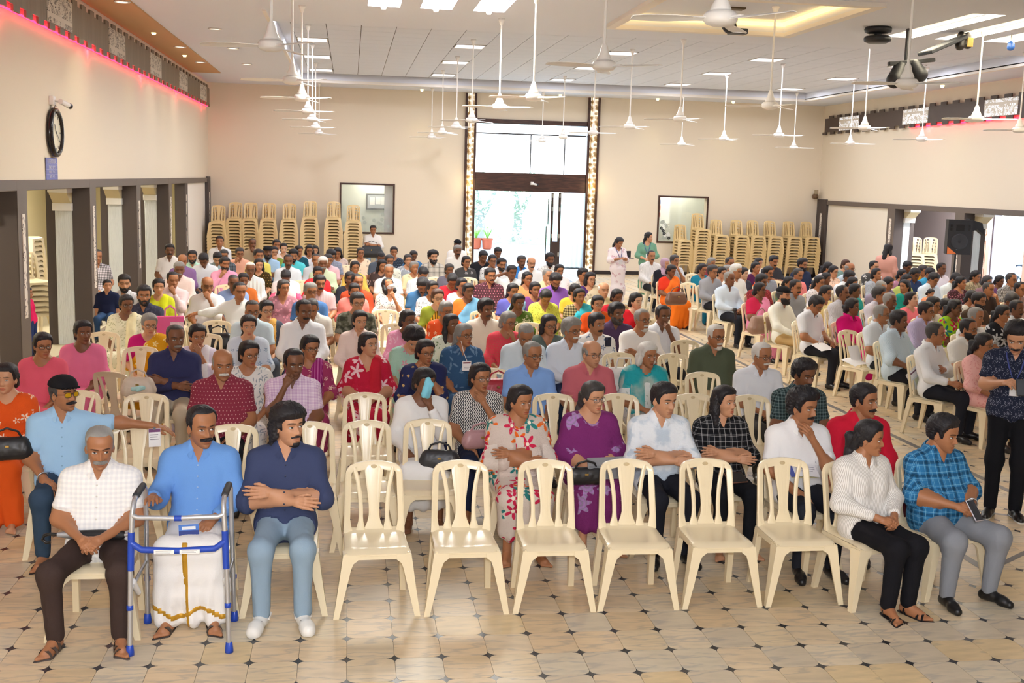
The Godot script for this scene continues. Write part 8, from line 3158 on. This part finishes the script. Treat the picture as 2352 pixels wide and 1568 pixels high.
func strap_band(id: String, col: String) -> void:     # a lanyard round the neck with its card
	var q: Dictionary = people[id]
	var up: float = q.j.up
	var pts := [Vector3(-0.07, 1.045 + up, -0.1), Vector3(-0.075, 1.0 + up, -0.02), Vector3(-0.05, 0.9 + up, 0.035), Vector3(0, 0.76 + up, 0.07), Vector3(0.05, 0.9 + up, 0.035), Vector3(0.075, 1.0 + up, -0.02), Vector3(0.07, 1.045 + up, -0.1)]
	put(q.node, "lanyard", tube(pts, 0.007, 5).mesh(), mat(col, 0.6))
	put(q.node, "name_card", bx(Geo.new(), -0.035, 0.035, 0.66 + up, 0.76 + up, -0.075, -0.078, 0.001).mesh(), mat("#eceef2", 0.4))

func build_things() -> void:
	dress()
	for id in ["white_standing", "green_standing", "standman"]: strap_band(id, "#3b4a8f")
	# walking frame
	var fr := thing("walking_frame", Vector3(-0.945, 0, -6.6), "aluminium walking frame with blue sleeves and tips before the dhoti man", "walking frame")
	var al := mat("#c9ccd2", 0.28, 0.75)
	var blue := mat("#1f47b4", 0.35)
	for s in [-1.0, 1.0]:
		put(fr, "side_tube", tube([Vector3(s * 0.275, 0.03, 0.24), Vector3(s * 0.262, 0.6, 0.235), Vector3(s * 0.25, 0.82, 0.225), Vector3(s * 0.247, 0.87, 0.205), Vector3(s * 0.246, 0.893, 0.16), Vector3(s * 0.246, 0.9, 0.0), Vector3(s * 0.246, 0.893, -0.12), Vector3(s * 0.247, 0.86, -0.17), Vector3(s * 0.25, 0.6, -0.2), Vector3(s * 0.258, 0.03, -0.235)], 0.0145, 12).mesh(), al)
		put(fr, "side_brace", tube([Vector3(s * 0.258, 0.4, 0.235), Vector3(s * 0.256, 0.4, -0.21)], 0.011, 8).mesh(), al)
		put(fr, "hand_grip", tube([Vector3(s * 0.246, 0.9, 0.13), Vector3(s * 0.246, 0.901, 0.0), Vector3(s * 0.246, 0.899, -0.1)], 0.02, 12).mesh(), mat("#2b2b2e", 0.7))
		for z in [0.24, -0.235]:
			put(fr, "rubber_tip", lathe([[0.0, 0.0], [0.024, 0.0], [0.024, 0.02], [0.019, 0.06], [0.0, 0.06]], 14).mesh(), blue).position = Vector3(s * (0.275 if z > 0 else 0.258), 0, z)
			put(fr, "ring", lathe([[0.0, 0.0], [0.019, 0.0], [0.019, 0.025], [0.0, 0.025]], 12).mesh(), blue).position = Vector3(s * (0.27 if z > 0 else 0.256), 0.27, z)
		put(fr, "blue_sleeve", tube([Vector3(s * 0.262, 0.5, 0.237), Vector3(s * 0.256, 0.72, 0.232)], 0.019, 12).mesh(), blue)
		put(fr, "white_clip", lump([[Vector3(s * 0.262, 0.42, 0.2), Vector3(s * 0.256, 0.3, 0.05), 0.022, 0.016]], 0.009, 0.02), mat("#eef0f2", 0.4))
	put(fr, "cross_bar", tube([Vector3(-0.25, 0.815, 0.225), Vector3(-0.22, 0.805, 0.235), Vector3(0, 0.8, 0.24), Vector3(0.22, 0.805, 0.235), Vector3(0.25, 0.815, 0.225)], 0.0145, 12).mesh(), al)
	put(fr, "bar_sleeve", tube([Vector3(-0.02, 0.8, 0.24), Vector3(0.02, 0.8, 0.24)], 0.017, 12).mesh(), blue)
	put(fr, "fold_bar", tube([Vector3(-0.258, 0.66, 0.235), Vector3(-0.2, 0.62, 0.24), Vector3(0, 0.612, 0.245), Vector3(0.2, 0.62, 0.24), Vector3(0.258, 0.66, 0.235)], 0.0185, 12).mesh(), blue)
	for x in [-0.075, 0.065]:
		var pl := put(fr, "paper_label", sheet(0.11, 0.024, 0.0).mesh(), print_mat("framelabel", Color("#f3f3f1"), [[6, 20, 50, 8, "#9a9ca2"], [6, 44, 40, 8, "#9a9ca2"], [6, 68, 46, 8, "#9a9ca2"]]))
		pl.position = Vector3(x, 0.613, 0.2645)
	# umbrella across the old man's lap
	var um := thing("umbrella", Vector3(-1.533, 0.605, -6.700), "folded black umbrella with hooked handle lying on old man's lap", "umbrella", -4.0)
	put(um, "canopy", tube([Vector3(-0.08, 0, 0), Vector3(-0.05, 0, 0), Vector3(0.1, 0, 0), Vector3(0.22, 0, 0), Vector3(0.235, 0, 0)], [0.018, 0.026, 0.032, 0.03, 0.02], 12).mesh(), mat("#18181b", 0.55))
	put(um, "silver_folds", tube([Vector3(-0.15, 0, 0), Vector3(-0.06, 0, 0)], [0.014, 0.026], 10).mesh(), mat("#a9acb3", 0.3, 0.5))
	put(um, "handle", tube([Vector3(-0.12, 0, 0), Vector3(-0.19, 0.004, 0), Vector3(-0.225, -0.005, 0), Vector3(-0.235, -0.03, 0), Vector3(-0.215, -0.05, 0), Vector3(-0.19, -0.045, 0)], 0.0095, 10).mesh(), mat("#121214", 0.25))
	put(um, "tip", tube([Vector3(0.23, 0, 0), Vector3(0.255, 0, 0)], [0.01, 0.006], 8).mesh(), mat("#d5d5d8", 0.3, 0.7))
	# small things in hands and on laps
	var o := thing("booklet", Vector3(-0.936, 0.582, -6.720), "blue and yellow printed booklet on the white dhoti", "booklet", 10)
	o.rotation.x = -0.75
	card(o, "cover", 0.12, 0.15, 0.004, print_mat("booklet", Color("#34468f"), [[0, 0, 64, 26, "#4f7fd0"], [10, 8, 44, 14, "#eef0f4"], [4, 66, 56, 14, "#e4c64a"], [10, 44, 44, 3, "#c9cfe4"], [10, 52, 40, 3, "#c9cfe4"]]))
	put(o, "pages", bx(Geo.new(), -0.058, 0.058, -0.073, 0.073, 0.004, 0.008).mesh(), mat("#f2f1ec", 0.7))
	o = thing("phone", Vector3(4.023, 0.696, -6.620), "silver phone held by the boy in plaid", "phone", 20)
	o.rotation.x = -0.7
	put(o, "body", bx(Geo.new(), -0.036, 0.036, -0.075, 0.075, -0.004, 0.004, 0.003).mesh(), mat("#b8b4bc", 0.3, 0.4))
	put(o, "screen", bx(Geo.new(), -0.033, 0.033, -0.07, 0.07, -0.0042, -0.0048).mesh(), mat("#33363c", 0.1))
	o = thing("phone", Vector3(-1.330, 0.897, -7.950), "white phone-sized card hanging from flat-cap man's hand", "card", 15)
	card(o, "card", 0.08, 0.13, 0.003, print_mat("card", Color("#f1f1f3"), [[0, 0, 64, 18, "#7a4a78"], [8, 30, 44, 4, "#7d7f88"], [8, 42, 40, 4, "#7d7f88"], [8, 54, 46, 4, "#7d7f88"]]))
	put(o, "clip", bx(Geo.new(), -0.008, 0.008, 0.055, 0.075, -0.004, 0.004, 0.001).mesh(), mat("#8f9096", 0.3, 0.8))
	handbag(Vector3(-2.385, 0.785, -8.250), 0.28, 0.18, "#1a1a1d", "glossy black handbag held by the bright orange dress woman", 10)
	o = thing("clipboard_folder", Vector3(1.847, 0.690, -7.800), "plain grey folder in the purple tunic woman's arms", "folder", 8)
	o.rotation.x = -0.3
	put(o, "cover", bx(Geo.new(), -0.14, 0.14, -0.08, 0.08, -0.006, 0.006, 0.003).mesh(), mat("#85878d", 0.45))
	put(o, "flap", bx(Geo.new(), -0.13, 0.13, -0.07, 0.02, -0.0062, -0.009, 0.001).mesh(), mat("#777a80", 0.45))
	handbag(Vector3(1.697, 0.659, -7.800), 0.24, 0.14, "#1b1a1d", "black clutch purse under the purple tunic woman's hand", 0, "purse")
	o = thing("tablet", Vector3(2.799, 0.631, -7.720), "dark tablet with copper edge on plaid woman's lap", "tablet", 14)
	o.rotation.x = -1.1
	put(o, "case", bx(Geo.new(), -0.075, 0.075, -0.055, 0.055, -0.004, 0.004, 0.002).mesh(), mat("#6a4436", 0.4))
	put(o, "screen", bx(Geo.new(), -0.07, 0.07, -0.05, 0.05, -0.0042, -0.005).mesh(), mat("#17181b", 0.12))
	o = thing("papers", Vector3(3.261, 0.707, -7.600), "printed sheets on white polo youth's lap", "papers", -6)
	o.rotation.x = -1.2
	put(o, "sheet", sheet(0.21, 0.15, 0.01).mesh(), print_mat("sheetb", Color("#eef0f5"), [[0, 0, 10, 96, "#4a5ab0"], [18, 20, 40, 5, "#8d90a0"], [18, 36, 40, 5, "#8d90a0"], [18, 52, 34, 5, "#8d90a0"]]))
	put(o, "cover_sheet", bx(Geo.new(), -0.1, 0.1, -0.07, 0.07, 0.004, 0.008).mesh(), mat("#d7cfa9", 0.6))
	o = thing("handkerchief", Vector3(0.606, 1.132, -8.600), "light blue cloth pressed to the white kurta woman's face", "cloth", 20)
	put(o, "cloth", lump([[Vector3(0, 0.06, 0), Vector3(-0.03, -0.05, 0.01), 0.022, 0.03], [Vector3(0.02, 0.03, 0.015), Vector3(0, -0.07, 0.01), 0.018, 0.014]], 0.007, 0.02, 0.006), mat("#7cc9e0", 0.8))
	handbag(Vector3(1.021, 0.763, -8.550), 0.26, 0.16, "#a77f84", "dusty mauve handbag on the zigzag kurta woman's lap", 10)
	handbag(Vector3(0.703, 0.599, -8.550), 0.27, 0.18, "#2a2b30", "black shoulder bag on the white kurta woman's lap", -8)
	# gift bag on a chair
	o = thing("gift_bag", Vector3(-2.013, 0.846, -13.200), "hot pink gift bag with paper handles standing on a chair", "bag", 8)
	put(o, "body", bx(Geo.new(), -0.15, 0.15, 0.0, 0.25, -0.05, 0.05, 0.006).mesh(), mat("#e85a9c", 0.5))
	put(o, "white_panel", bx(Geo.new(), 0.0, 0.145, 0.01, 0.19, -0.051, -0.054).mesh(), cloth("floral #f2d9e4 #d96a9c 200"))
	for z in [-0.04, 0.04]: put(o, "handle", tube([Vector3(-0.06, 0.24, z), Vector3(-0.055, 0.33, z), Vector3(0, 0.37, z), Vector3(0.055, 0.33, z), Vector3(0.06, 0.24, z)], 0.009, 7).mesh(), mat("#f08ab8", 0.5))
	o = thing("water_bottle", Vector3(0.707, 1.168, -16.700), "clear water bottle at the drinking woman's lips", "bottle", 0)
	o.rotation = Vector3(0.3, 0, 1.9)
	var bt := lathe([[0.0, 0.0], [0.03, 0.0], [0.032, 0.02], [0.029, 0.06], [0.032, 0.1], [0.031, 0.13], [0.014, 0.17], [0.0, 0.172]], 14)
	var clear := StandardMaterial3D.new()
	clear.albedo_color = Color(0.9, 0.95, 0.97, 0.25)
	clear.transparency = BaseMaterial3D.TRANSPARENCY_ALPHA
	clear.roughness = 0.1
	put(o, "bottle", bt.mesh(), clear)
	put(o, "label_band", lathe([[0.0315, 0.06], [0.0325, 0.062], [0.0325, 0.098], [0.0315, 0.1]], 14).mesh(), mat("#dfe6ee", 0.5))
	# white cloth bag behind an empty chair
	o = thing("tote_bag", Vector3(2.637, 0.698, -10.600), "white cotton tote with black lettering standing on a chair", "bag", 4)
	put(o, "body", lump([[Vector3(-0.13, 0.06, 0), Vector3(0.13, 0.06, 0), 0.07, 0.07], [Vector3(-0.12, 0.22, 0), Vector3(0.12, 0.22, 0), 0.05, 0.05]], 0.016, 0.09, 0.006), mat("#eceae4", 0.8))
	put(o, "strap", tube([Vector3(-0.08, 0.25, 0.02), Vector3(-0.06, 0.36, 0.03), Vector3(0.06, 0.36, 0.03), Vector3(0.08, 0.25, 0.02)], 0.01, 6).mesh(), mat("#e4e1da", 0.8))
	text(o, "lettering", "O", 0.07, mat("#1d1d20", 0.6), Transform3D(Basis(), Vector3(0.02, 0.15, 0.07)), 0.006)
	handbag(Vector3(1.414, 0.782, -10.600), 0.26, 0.22, "#a8202e", "red and black bag on the chair behind zigzag kurta woman", 0)
	handbag(Vector3(-1.908, 0.796, -10.600), 0.24, 0.2, "#cdbfaf", "quilted beige backpack beside the greyish turned chair", 0, "backpack")
	o = thing("face_cloth", Vector3(-1.882, 0.771, -10.450), "crumpled pale turquoise cloth by the beige backpack", "cloth", 0)
	put(o, "cloth", lump([[Vector3(-0.05, 0, 0), Vector3(0.05, 0.01, 0), 0.02, 0.015], [Vector3(0, 0.0, 0.02), Vector3(0.03, 0.015, 0), 0.02, 0.012]], 0.009, 0.03, 0.008), mat("#a9d5d6", 0.8))
	handbag(Vector3(-1.542, 0.761, -13.750), 0.32, 0.24, "#1b1b1e", "black bag seen through the slats of an empty chair", 0)
	o = thing("badge", Vector3(1.128, 0.946, -10.750), "white conference badge on the blue tunic woman's chest", "badge", 14)
	card(o, "card", 0.09, 0.095, 0.003, print_mat("badge", Color("#f4f2f0"), [[4, 10, 56, 14, "#7c2f3c"], [10, 60, 44, 5, "#8d8f98"], [10, 74, 36, 5, "#8d8f98"]]))
	put(o, "cord", tube([Vector3(0, 0.05, 0), Vector3(-0.03, 0.13, -0.01), Vector3(-0.05, 0.24, -0.04)], 0.003, 5).mesh(), mat("#e8e4de", 0.6))
	# papers on the lone aisle chair, leaflet, notes
	o = thing("papers", Vector3(6.449, 0.539, -13.600), "loose white papers on the lone aisle chair", "papers", 24)
	o.rotation.x = -1.35
	put(o, "sheet", sheet(0.3, 0.24, 0.02).mesh(), mat("#f6f6f8", 0.7))
	var s2 := put(o, "raised_sheet", sheet(0.2, 0.2, 0.03).mesh(), mat("#f3f3f6", 0.7))
	s2.transform = Transform3D(Basis(Vector3.RIGHT, 0.9), Vector3(0.06, 0.1, 0.08))
	o = thing("leaflet", Vector3(6.464, 0.599, -12.000), "large white leaflet with printed front held by white-sleeved man", "leaflet", 20)
	o.rotation.z = 0.62
	put(o, "sheet", sheet(0.27, 0.36, 0.02).mesh(), print_mat("leaflet", Color("#f3f2f5"), [[8, 6, 48, 5, "#7a5568"], [10, 26, 44, 40, "#dfe3e6"], [16, 32, 30, 26, "#cfd3b4"], [8, 78, 48, 10, "#d9b53a"], [14, 70, 30, 4, "#4a4c55"]]))
	put(o, "back_page", bx(Geo.new(), -0.125, 0.125, -0.17, 0.17, 0.006, 0.008).mesh(), mat("#ecebf0", 0.7))
	o = thing("papers", Vector3(6.429, 0.587, -14.600), "sheets being written on by white shirt man with glasses", "papers", 30)
	o.rotation.x = -1.2
	put(o, "sheet", sheet(0.3, 0.2, 0.01).mesh(), mat("#eeeff4", 0.7))
	put(o, "clipboard", bx(Geo.new(), -0.12, 0.12, -0.08, 0.08, 0.004, 0.01, 0.002).mesh(), mat("#33343a", 0.4))
	o = thing("pen", Vector3(6.319, 0.655, -14.500), "slim pen in the writing man's hand", "pen", 30)
	put(o, "barrel", tube([Vector3(0, 0, 0), Vector3(0.03, 0.11, 0.02)], 0.005, 6).mesh(), mat("#c9ccd4", 0.3))
	put(o, "tip", tube([Vector3(0, 0, 0), Vector3(-0.006, -0.022, -0.004)], [0.004, 0.001], 6).mesh(), mat("#4b4d55", 0.3))
	handbag(Vector3(6.108, 0.736, -16.200), 0.3, 0.3, "#9b7b6b", "taupe handbag on the pink sari woman's lap", 26)
	handbag(Vector3(5.504, 0.858, -18.600), 0.34, 0.24, "#6f4f40", "brown handbag on the orange sari woman's lap", 16)
	o = thing("microphone", Vector3(6.134, 0.767, -17.400), "black handheld microphone held by light blue shirt man", "microphone", 20)
	put(o, "grille_head", ball(Vector3(0.035, 0.035, 0.035), 8, 12).mesh(), mat("#202126", 0.6))
	put(o, "shaft", tube([Vector3(0, -0.02, 0), Vector3(0.01, -0.15, 0.02)], [0.022, 0.014], 10).mesh(), mat("#17181b", 0.4))
	o = thing("document_wallet", Vector3(6.336, 1.028, -25.600), "black document wallet held by the standing woman in white", "wallet", 16)
	put(o, "flap", bx(Geo.new(), -0.12, 0.12, 0.0, 0.16, -0.006, 0.006, 0.003).mesh(), mat("#1d1d22", 0.4))
	var fl := put(o, "tray", bx(Geo.new(), -0.12, 0.12, -0.008, 0.004, -0.16, 0.0, 0.003).mesh(), mat("#24252b", 0.4))
	put(fl, "note", bx(Geo.new(), -0.08, 0.08, 0.004, 0.006, -0.14, -0.02).mesh(), mat("#d6d8dd", 0.6))
	o = thing("phone", Vector3(5.385, 1.185, -8.350), "dark phone in the standing navy shirt man's hands", "phone", -20)
	o.rotation.x = -0.6
	put(o, "body", bx(Geo.new(), -0.036, 0.036, -0.075, 0.075, -0.004, 0.004, 0.003).mesh(), mat("#202227", 0.3))
	put(o, "screen", bx(Geo.new(), -0.032, 0.032, -0.07, 0.07, -0.0042, -0.0048).mesh(), mat("#4a5058", 0.1))
	handbag(Vector3(0.572, 0.805, -30.400), 0.55, 0.34, "#1b1c21", "big black bag with orange mark on the wall-side man's lap", 0, "duffel_bag", 0.03)
	# pocket things
	o = thing("phone", Vector3(2.727, 1.061, -11.650), "dark phone in the tropical shirt's pocket", "phone", 10)
	put(o, "body", bx(Geo.new(), -0.035, 0.035, -0.05, 0.05, -0.004, 0.004, 0.002).mesh(), mat("#23283c", 0.25))
	put(o, "camera_bump", bx(Geo.new(), -0.028, -0.006, 0.02, 0.045, -0.004, -0.006, 0.001).mesh(), mat("#3a4058", 0.2))
	# ---- on the walls
	o = thing("wall_clock", Vector3(XL + 0.02, 3.2, -16.25), "big round wall clock with glossy black rim above the blue sign", "clock")
	o.rotation = Vector3(0, PI / 2, 0)
	o.rotation.z = 0
	var turn := Transform3D(Basis(Vector3.RIGHT, PI / 2), Vector3.ZERO)
	put(o, "rim", lathe([[0.26, 0.0], [0.325, 0.0], [0.335, 0.02], [0.325, 0.055], [0.295, 0.07], [0.27, 0.06], [0.262, 0.03]], 48).mesh(), mat("#1c1719", 0.15)).transform = turn
	put(o, "dial", lathe([[0.0, 0.0], [0.265, 0.0], [0.265, 0.03], [0.0, 0.03]], 40).mesh(), mat("#e9e2c9", 0.5)).transform = turn
	for k in 12:
		var a := TAU * k / 12
		put(o, "hour_mark", bx(Geo.new(), -0.008, 0.008, -0.02, 0.02, -0.031, -0.034).mesh(), mat("#3a2f2c", 0.5)).transform = Transform3D(Basis(Vector3.BACK, a), Vector3(sin(-a), cos(a), 0) * 0.225)
	put(o, "hour_hand", bx(Geo.new(), -0.008, 0.008, -0.02, 0.13, -0.036, -0.04).mesh(), mat("#1c1a1a", 0.4)).rotation.z = 0.6
	put(o, "minute_hand", bx(Geo.new(), -0.006, 0.006, -0.03, 0.2, -0.041, -0.044).mesh(), mat("#1c1a1a", 0.4)).rotation.z = -2.2
	put(o, "hook", tube([Vector3(0, 0.33, 0.02), Vector3(0.02, 0.37, 0.03), Vector3(0.06, 0.35, 0.03)], 0.006, 6).mesh(), mat("#8a8378", 0.4))
	o = thing("notice", Vector3(XL + 0.012, 2.715, -16.14), "blue printed timetable sign below the wall clock", "sign")
	o.rotation.y = PI / 2
	put(o, "board", bx(Geo.new(), -0.3, 0.3, -0.145, 0.145, -0.004, 0.004, 0.002).mesh(), mat("#6a6fb0", 0.5))
	var wt := mat("#d8d9ea", 0.6)
	text(o, "heading", "CEREMONIAL", 0.075, wt, Transform3D(Basis(), Vector3(0, 0.095, 0.006)), 0.002)
	for r in 3:
		put(o, "rule", bx(Geo.new(), -0.29, 0.29, 0.048 - r * 0.062, 0.05 - r * 0.062, -0.004, -0.006).mesh(), wt)
		text(o, "row_text", ["TIMES   10   12", "MENS   1 PM   2", "OPEN   4   6"][r], 0.05, wt, Transform3D(Basis(), Vector3(0, 0.018 - r * 0.06, 0.006)), 0.002)
	for q in [[Vector3(XL, 3.62, -16.2), PI / 2, "white security camera on the wall above the clock", 1.0], [Vector3(5.32, 2.66, -(DB - 0.05)), 0.0, "small white security camera on the door lintel", 0.8]]:
		o = thing("security_camera", q[0], q[2], "security camera")
		o.rotation.y = q[1]
		o.scale = Vector3.ONE * q[3]
		put(o, "mount_box", bx(Geo.new(), -0.06, 0.06, -0.06, 0.06, 0.0, -0.06, 0.006).mesh(), mat("#efeeec", 0.4))
		put(o, "arm", tube([Vector3(0, 0, 0.05), Vector3(0.03, -0.01, 0.12), Vector3(0.06, -0.02, 0.14)], 0.014, 8).mesh(), mat("#eceae6", 0.4))
		put(o, "barrel", tube([Vector3(-0.02, -0.01, 0.14), Vector3(0.16, -0.05, 0.2)], 0.036, 14).mesh(), mat("#f2f1ee", 0.35))
		put(o, "lens_hood", tube([Vector3(0.15, -0.048, 0.197), Vector3(0.2, -0.06, 0.214)], 0.039, 14).mesh(), mat("#2b2c30", 0.3))
	o = thing("horn_speaker", Vector3(14.08, 2.5, -(DB - 0.14)), "small brown round wall speaker near the corner", "speaker")
	put(o, "bracket", bx(Geo.new(), -0.04, 0.04, 0.06, 0.2, -0.14, 0.0, 0.01).mesh(), mat("#a8977b", 0.6))
	put(o, "body", lump([[Vector3(0, 0, -0.03), Vector3(0, 0, 0.03), 0.085, 0.085]], 0.02, 0.02), mat("#6b5137", 0.5))
	put(o, "cable", tube([Vector3(0.05, -0.02, 0), Vector3(0.1, -0.1, 0.02), Vector3(0.18, -0.2, 0.06)], 0.008, 6).mesh(), mat("#4a4038", 0.6))
	o = thing("exit_sign", Vector3(XR - 0.045, 2.02, -25.1), "pale green notice on the dark post above the loudspeaker", "sign")
	o.rotation.y = -PI / 2
	put(o, "plate", bx(Geo.new(), -0.13, 0.13, -0.08, 0.08, -0.006, 0.006, 0.002).mesh(), mat("#a9cf9a", 0.5))
	put(o, "print_line", bx(Geo.new(), -0.09, 0.09, -0.01, 0.01, -0.006, -0.008).mesh(), mat("#d6ecca", 0.5))
	o = thing("notice_board", Vector3(0.85, 1.97, -(DB + 1.58)), "dark framed notice board with white papers behind window", "notice board")
	put(o, "frame", bx(Geo.new(), -0.36, 0.36, -0.24, 0.24, 0.0, -0.03, 0.006).mesh(), mat("#4d545e", 0.5))
	put(o, "felt", bx(Geo.new(), -0.32, 0.32, -0.2, 0.2, -0.03, -0.034).mesh(), mat("#a9b2c2", 0.7))
	for q in [[-0.18, 0.02], [0.0, 0.04], [0.16, 0.03]]: put(o, "paper", bx(Geo.new(), q[0] - 0.075, q[0] + 0.075, q[1] - 0.11, q[1] + 0.11, -0.034, -0.037).mesh(), mat("#e9ecf2", 0.7))
	o = thing("poster", Vector3(9.62, 1.98, -(DB + 1.58)), "narrow red, white and blue poster behind the poster window", "poster")
	put(o, "sheet", bx(Geo.new(), -0.1, 0.1, -0.28, 0.28, 0.0, -0.006).mesh(), mat("#e9e6e6", 0.6))
	for q in [[0.2, "#5468b8"], [0.02, "#c9434a"], [-0.2, "#c23a44"]]: put(o, "colour_block", bx(Geo.new(), -0.09, 0.09, q[0] - 0.07, q[0] + 0.07, -0.006, -0.009).mesh(), mat(q[1], 0.6))
	# loudspeaker on a stand
	o = thing("speaker_stand", Vector3(13.35, 0, -23.6), "black tripod stand under the loudspeaker by the dark posts", "stand")
	put(o, "pole", tube([Vector3(0, 0.1, 0), Vector3(0, 1.38, 0)], 0.02, 10).mesh(), mat("#2a2b2f", 0.35, 0.4))
	put(o, "collar", tube([Vector3(0, 0.85, 0), Vector3(0, 0.98, 0)], 0.035, 10).mesh(), mat("#1b1c1f", 0.5))
	for k in 3:
		var a := TAU * k / 3 + 0.4
		put(o, "leg", tube([Vector3(0, 0.75, 0), Vector3(cos(a) * 0.45, 0.02, sin(a) * 0.45)], 0.014, 8).mesh(), mat("#1b1c1f", 0.5))
	o = thing("loudspeaker", Vector3(13.35, 1.38, -23.6), "large black loudspeaker with orange corner and cover flap", "loudspeaker", -12)
	put(o, "cabinet", prism([[-0.26, 0.2], [0.26, 0.2], [0.2, -0.2], [-0.2, -0.2]], Vector3.ZERO, Vector3.RIGHT, Vector3.BACK, Vector3(0, 0.76, 0)).mesh(), mat("#1f2126", 0.6))
	put(o, "woofer", lathe([[0.0, -0.01], [0.05, 0.005], [0.14, 0.012], [0.17, 0.02], [0.18, 0.0]], 24).mesh(), mat("#2c2e34", 0.5)).transform = Transform3D(Basis(Vector3.RIGHT, PI / 2), Vector3(0, 0.28, 0.2))
	put(o, "horn_mouth", bx(Geo.new(), -0.09, 0.09, 0.52, 0.66, -0.2, -0.208, 0.004).mesh(), mat("#0f1013", 0.4))
	for s in [-1.0, 1.0]:
		for y in [0.52, 0.6]: put(o, "port", bx(Geo.new(), s * 0.19 - 0.025, s * 0.19 + 0.025, y, y + 0.06, -0.2, -0.207, 0.003).mesh(), mat("#0d0e10", 0.4))
	put(o, "orange_corner", prism([[-0.25, 0.01], [-0.04, 0.01], [-0.25, 0.17]], Vector3(0, 0, 0.2), Vector3.RIGHT, Vector3.UP, Vector3(0, 0, 0.006)).mesh(), mat("#e2793e", 0.5))
	put(o, "maker_plate", bx(Geo.new(), -0.06, 0.02, 0.1, 0.125, -0.2, -0.206).mesh(), mat("#8f9299", 0.4))
	put(o, "cover_flap", prism([[0.0, 0.0], [0.28, -0.08], [0.34, -0.34], [0.18, -0.22], [0.0, -0.3]], Vector3(0.22, 0.78, 0.1), Vector3.RIGHT, Vector3.UP, Vector3(0, 0, -0.28)).mesh(), mat("#1b1d22", 0.7))
	# ---- hung from the ceiling
	o = thing("stage_light", Vector3(5.676, 5.372, -17.000), "black stage light with wires on a bracket behind the nearest big fan", "stage light")
	put(o, "bracket", bx(Geo.new(), -0.2, 0.2, 0.0, 0.1, -0.1, 0.1, 0.01).mesh(), mat("#54432f", 0.5))
	put(o, "lamp_body", lump([[Vector3(-0.12, -0.1, 0), Vector3(-0.05, -0.26, 0.1), 0.1, 0.11]], 0.03, 0.03), mat("#1d1e22", 0.5))
	put(o, "barn_door", bx(Geo.new(), -0.02, 0.25, -0.36, -0.28, -0.1, 0.1, 0.01).mesh(), mat("#3a3e46", 0.5))
	o = thing("moving_light", Vector3(8.039, 5.250, -17.000), "round black two-tier moving light fixed flush to the ceiling", "stage light")
	for y in [-0.06, -0.2]: put(o, "drum", lathe([[0.0, -0.07], [0.14, -0.07], [0.2, -0.045], [0.21, 0.0], [0.19, 0.03], [0.0, 0.05]], 24).mesh(), mat("#202227", 0.45)).position.y = y
	put(o, "neck", tube([Vector3(0, -0.25, 0), Vector3(0, 0.1, 0)], 0.06, 12).mesh(), mat("#17181b", 0.5))
	o = thing("light_rig", Vector3(8.539, 5.247, -17.000), "black ceiling pole carrying tilted panel and lamps", "stage light")
	put(o, "pole", bx(Geo.new(), -0.03, 0.03, -0.72, 0.05, -0.03, 0.03, 0.005).mesh(), mat("#2a2b30", 0.5))
	put(o, "cross_arm", bx(Geo.new(), -0.36, 0.4, -0.56, -0.5, -0.04, 0.04, 0.008).mesh(), mat("#24252a", 0.5)).rotation.z = 0.12
	put(o, "flat_panel", bx(Geo.new(), 0.1, 0.75, -0.5, -0.44, -0.22, 0.22, 0.012).mesh(), mat("#2b2d33", 0.5)).rotation.z = 0.42
	put(o, "lamp_body", lump([[Vector3(-0.1, -0.62, 0), Vector3(-0.22, -0.82, 0.1), 0.1, 0.13]], 0.03, 0.03), mat("#1a1b1f", 0.5))
	put(o, "lamp_body", lump([[Vector3(0.14, -0.58, 0), Vector3(0.2, -0.72, 0.08), 0.1, 0.12]], 0.03, 0.03), mat("#222328", 0.5))
	o = thing("projector_light", Vector3(9.462, 5.262, -17.000), "black and brass pendant spotlight between cream slots", "stage light")
	put(o, "yoke", bx(Geo.new(), -0.1, 0.1, -0.03, 0.03, -0.06, 0.06, 0.01).mesh(), mat("#2b2520", 0.5))
	put(o, "lamp_body", lump([[Vector3(-0.05, -0.1, 0), Vector3(-0.06, -0.26, 0), 0.06, 0.075], [Vector3(0.06, -0.1, 0), Vector3(0.07, -0.24, 0), 0.055, 0.07]], 0.025, 0.03), mat("#2a2522", 0.4))
	put(o, "lens", bx(Geo.new(), 0.02, 0.12, -0.28, -0.14, -0.07, -0.075, 0.004).mesh(), mat("#b58a4a", 0.3, 0.4))
	o = thing("hanging_pouch", Vector3(10.259, 5.039, -17.000), "small blue object hanging in a clear pouch from the ceiling", "pouch")
	put(o, "cord", tube([Vector3(0, 0.05, 0), Vector3(0, 0.36, 0)], 0.012, 6).mesh(), mat("#d6d6d2", 0.4))
	put(o, "blue_bob", lump([[Vector3(0, -0.02, 0), Vector3(0, 0.02, 0), 0.06, 0.055]], 0.02, 0.02), mat("#2f5fae", 0.3))
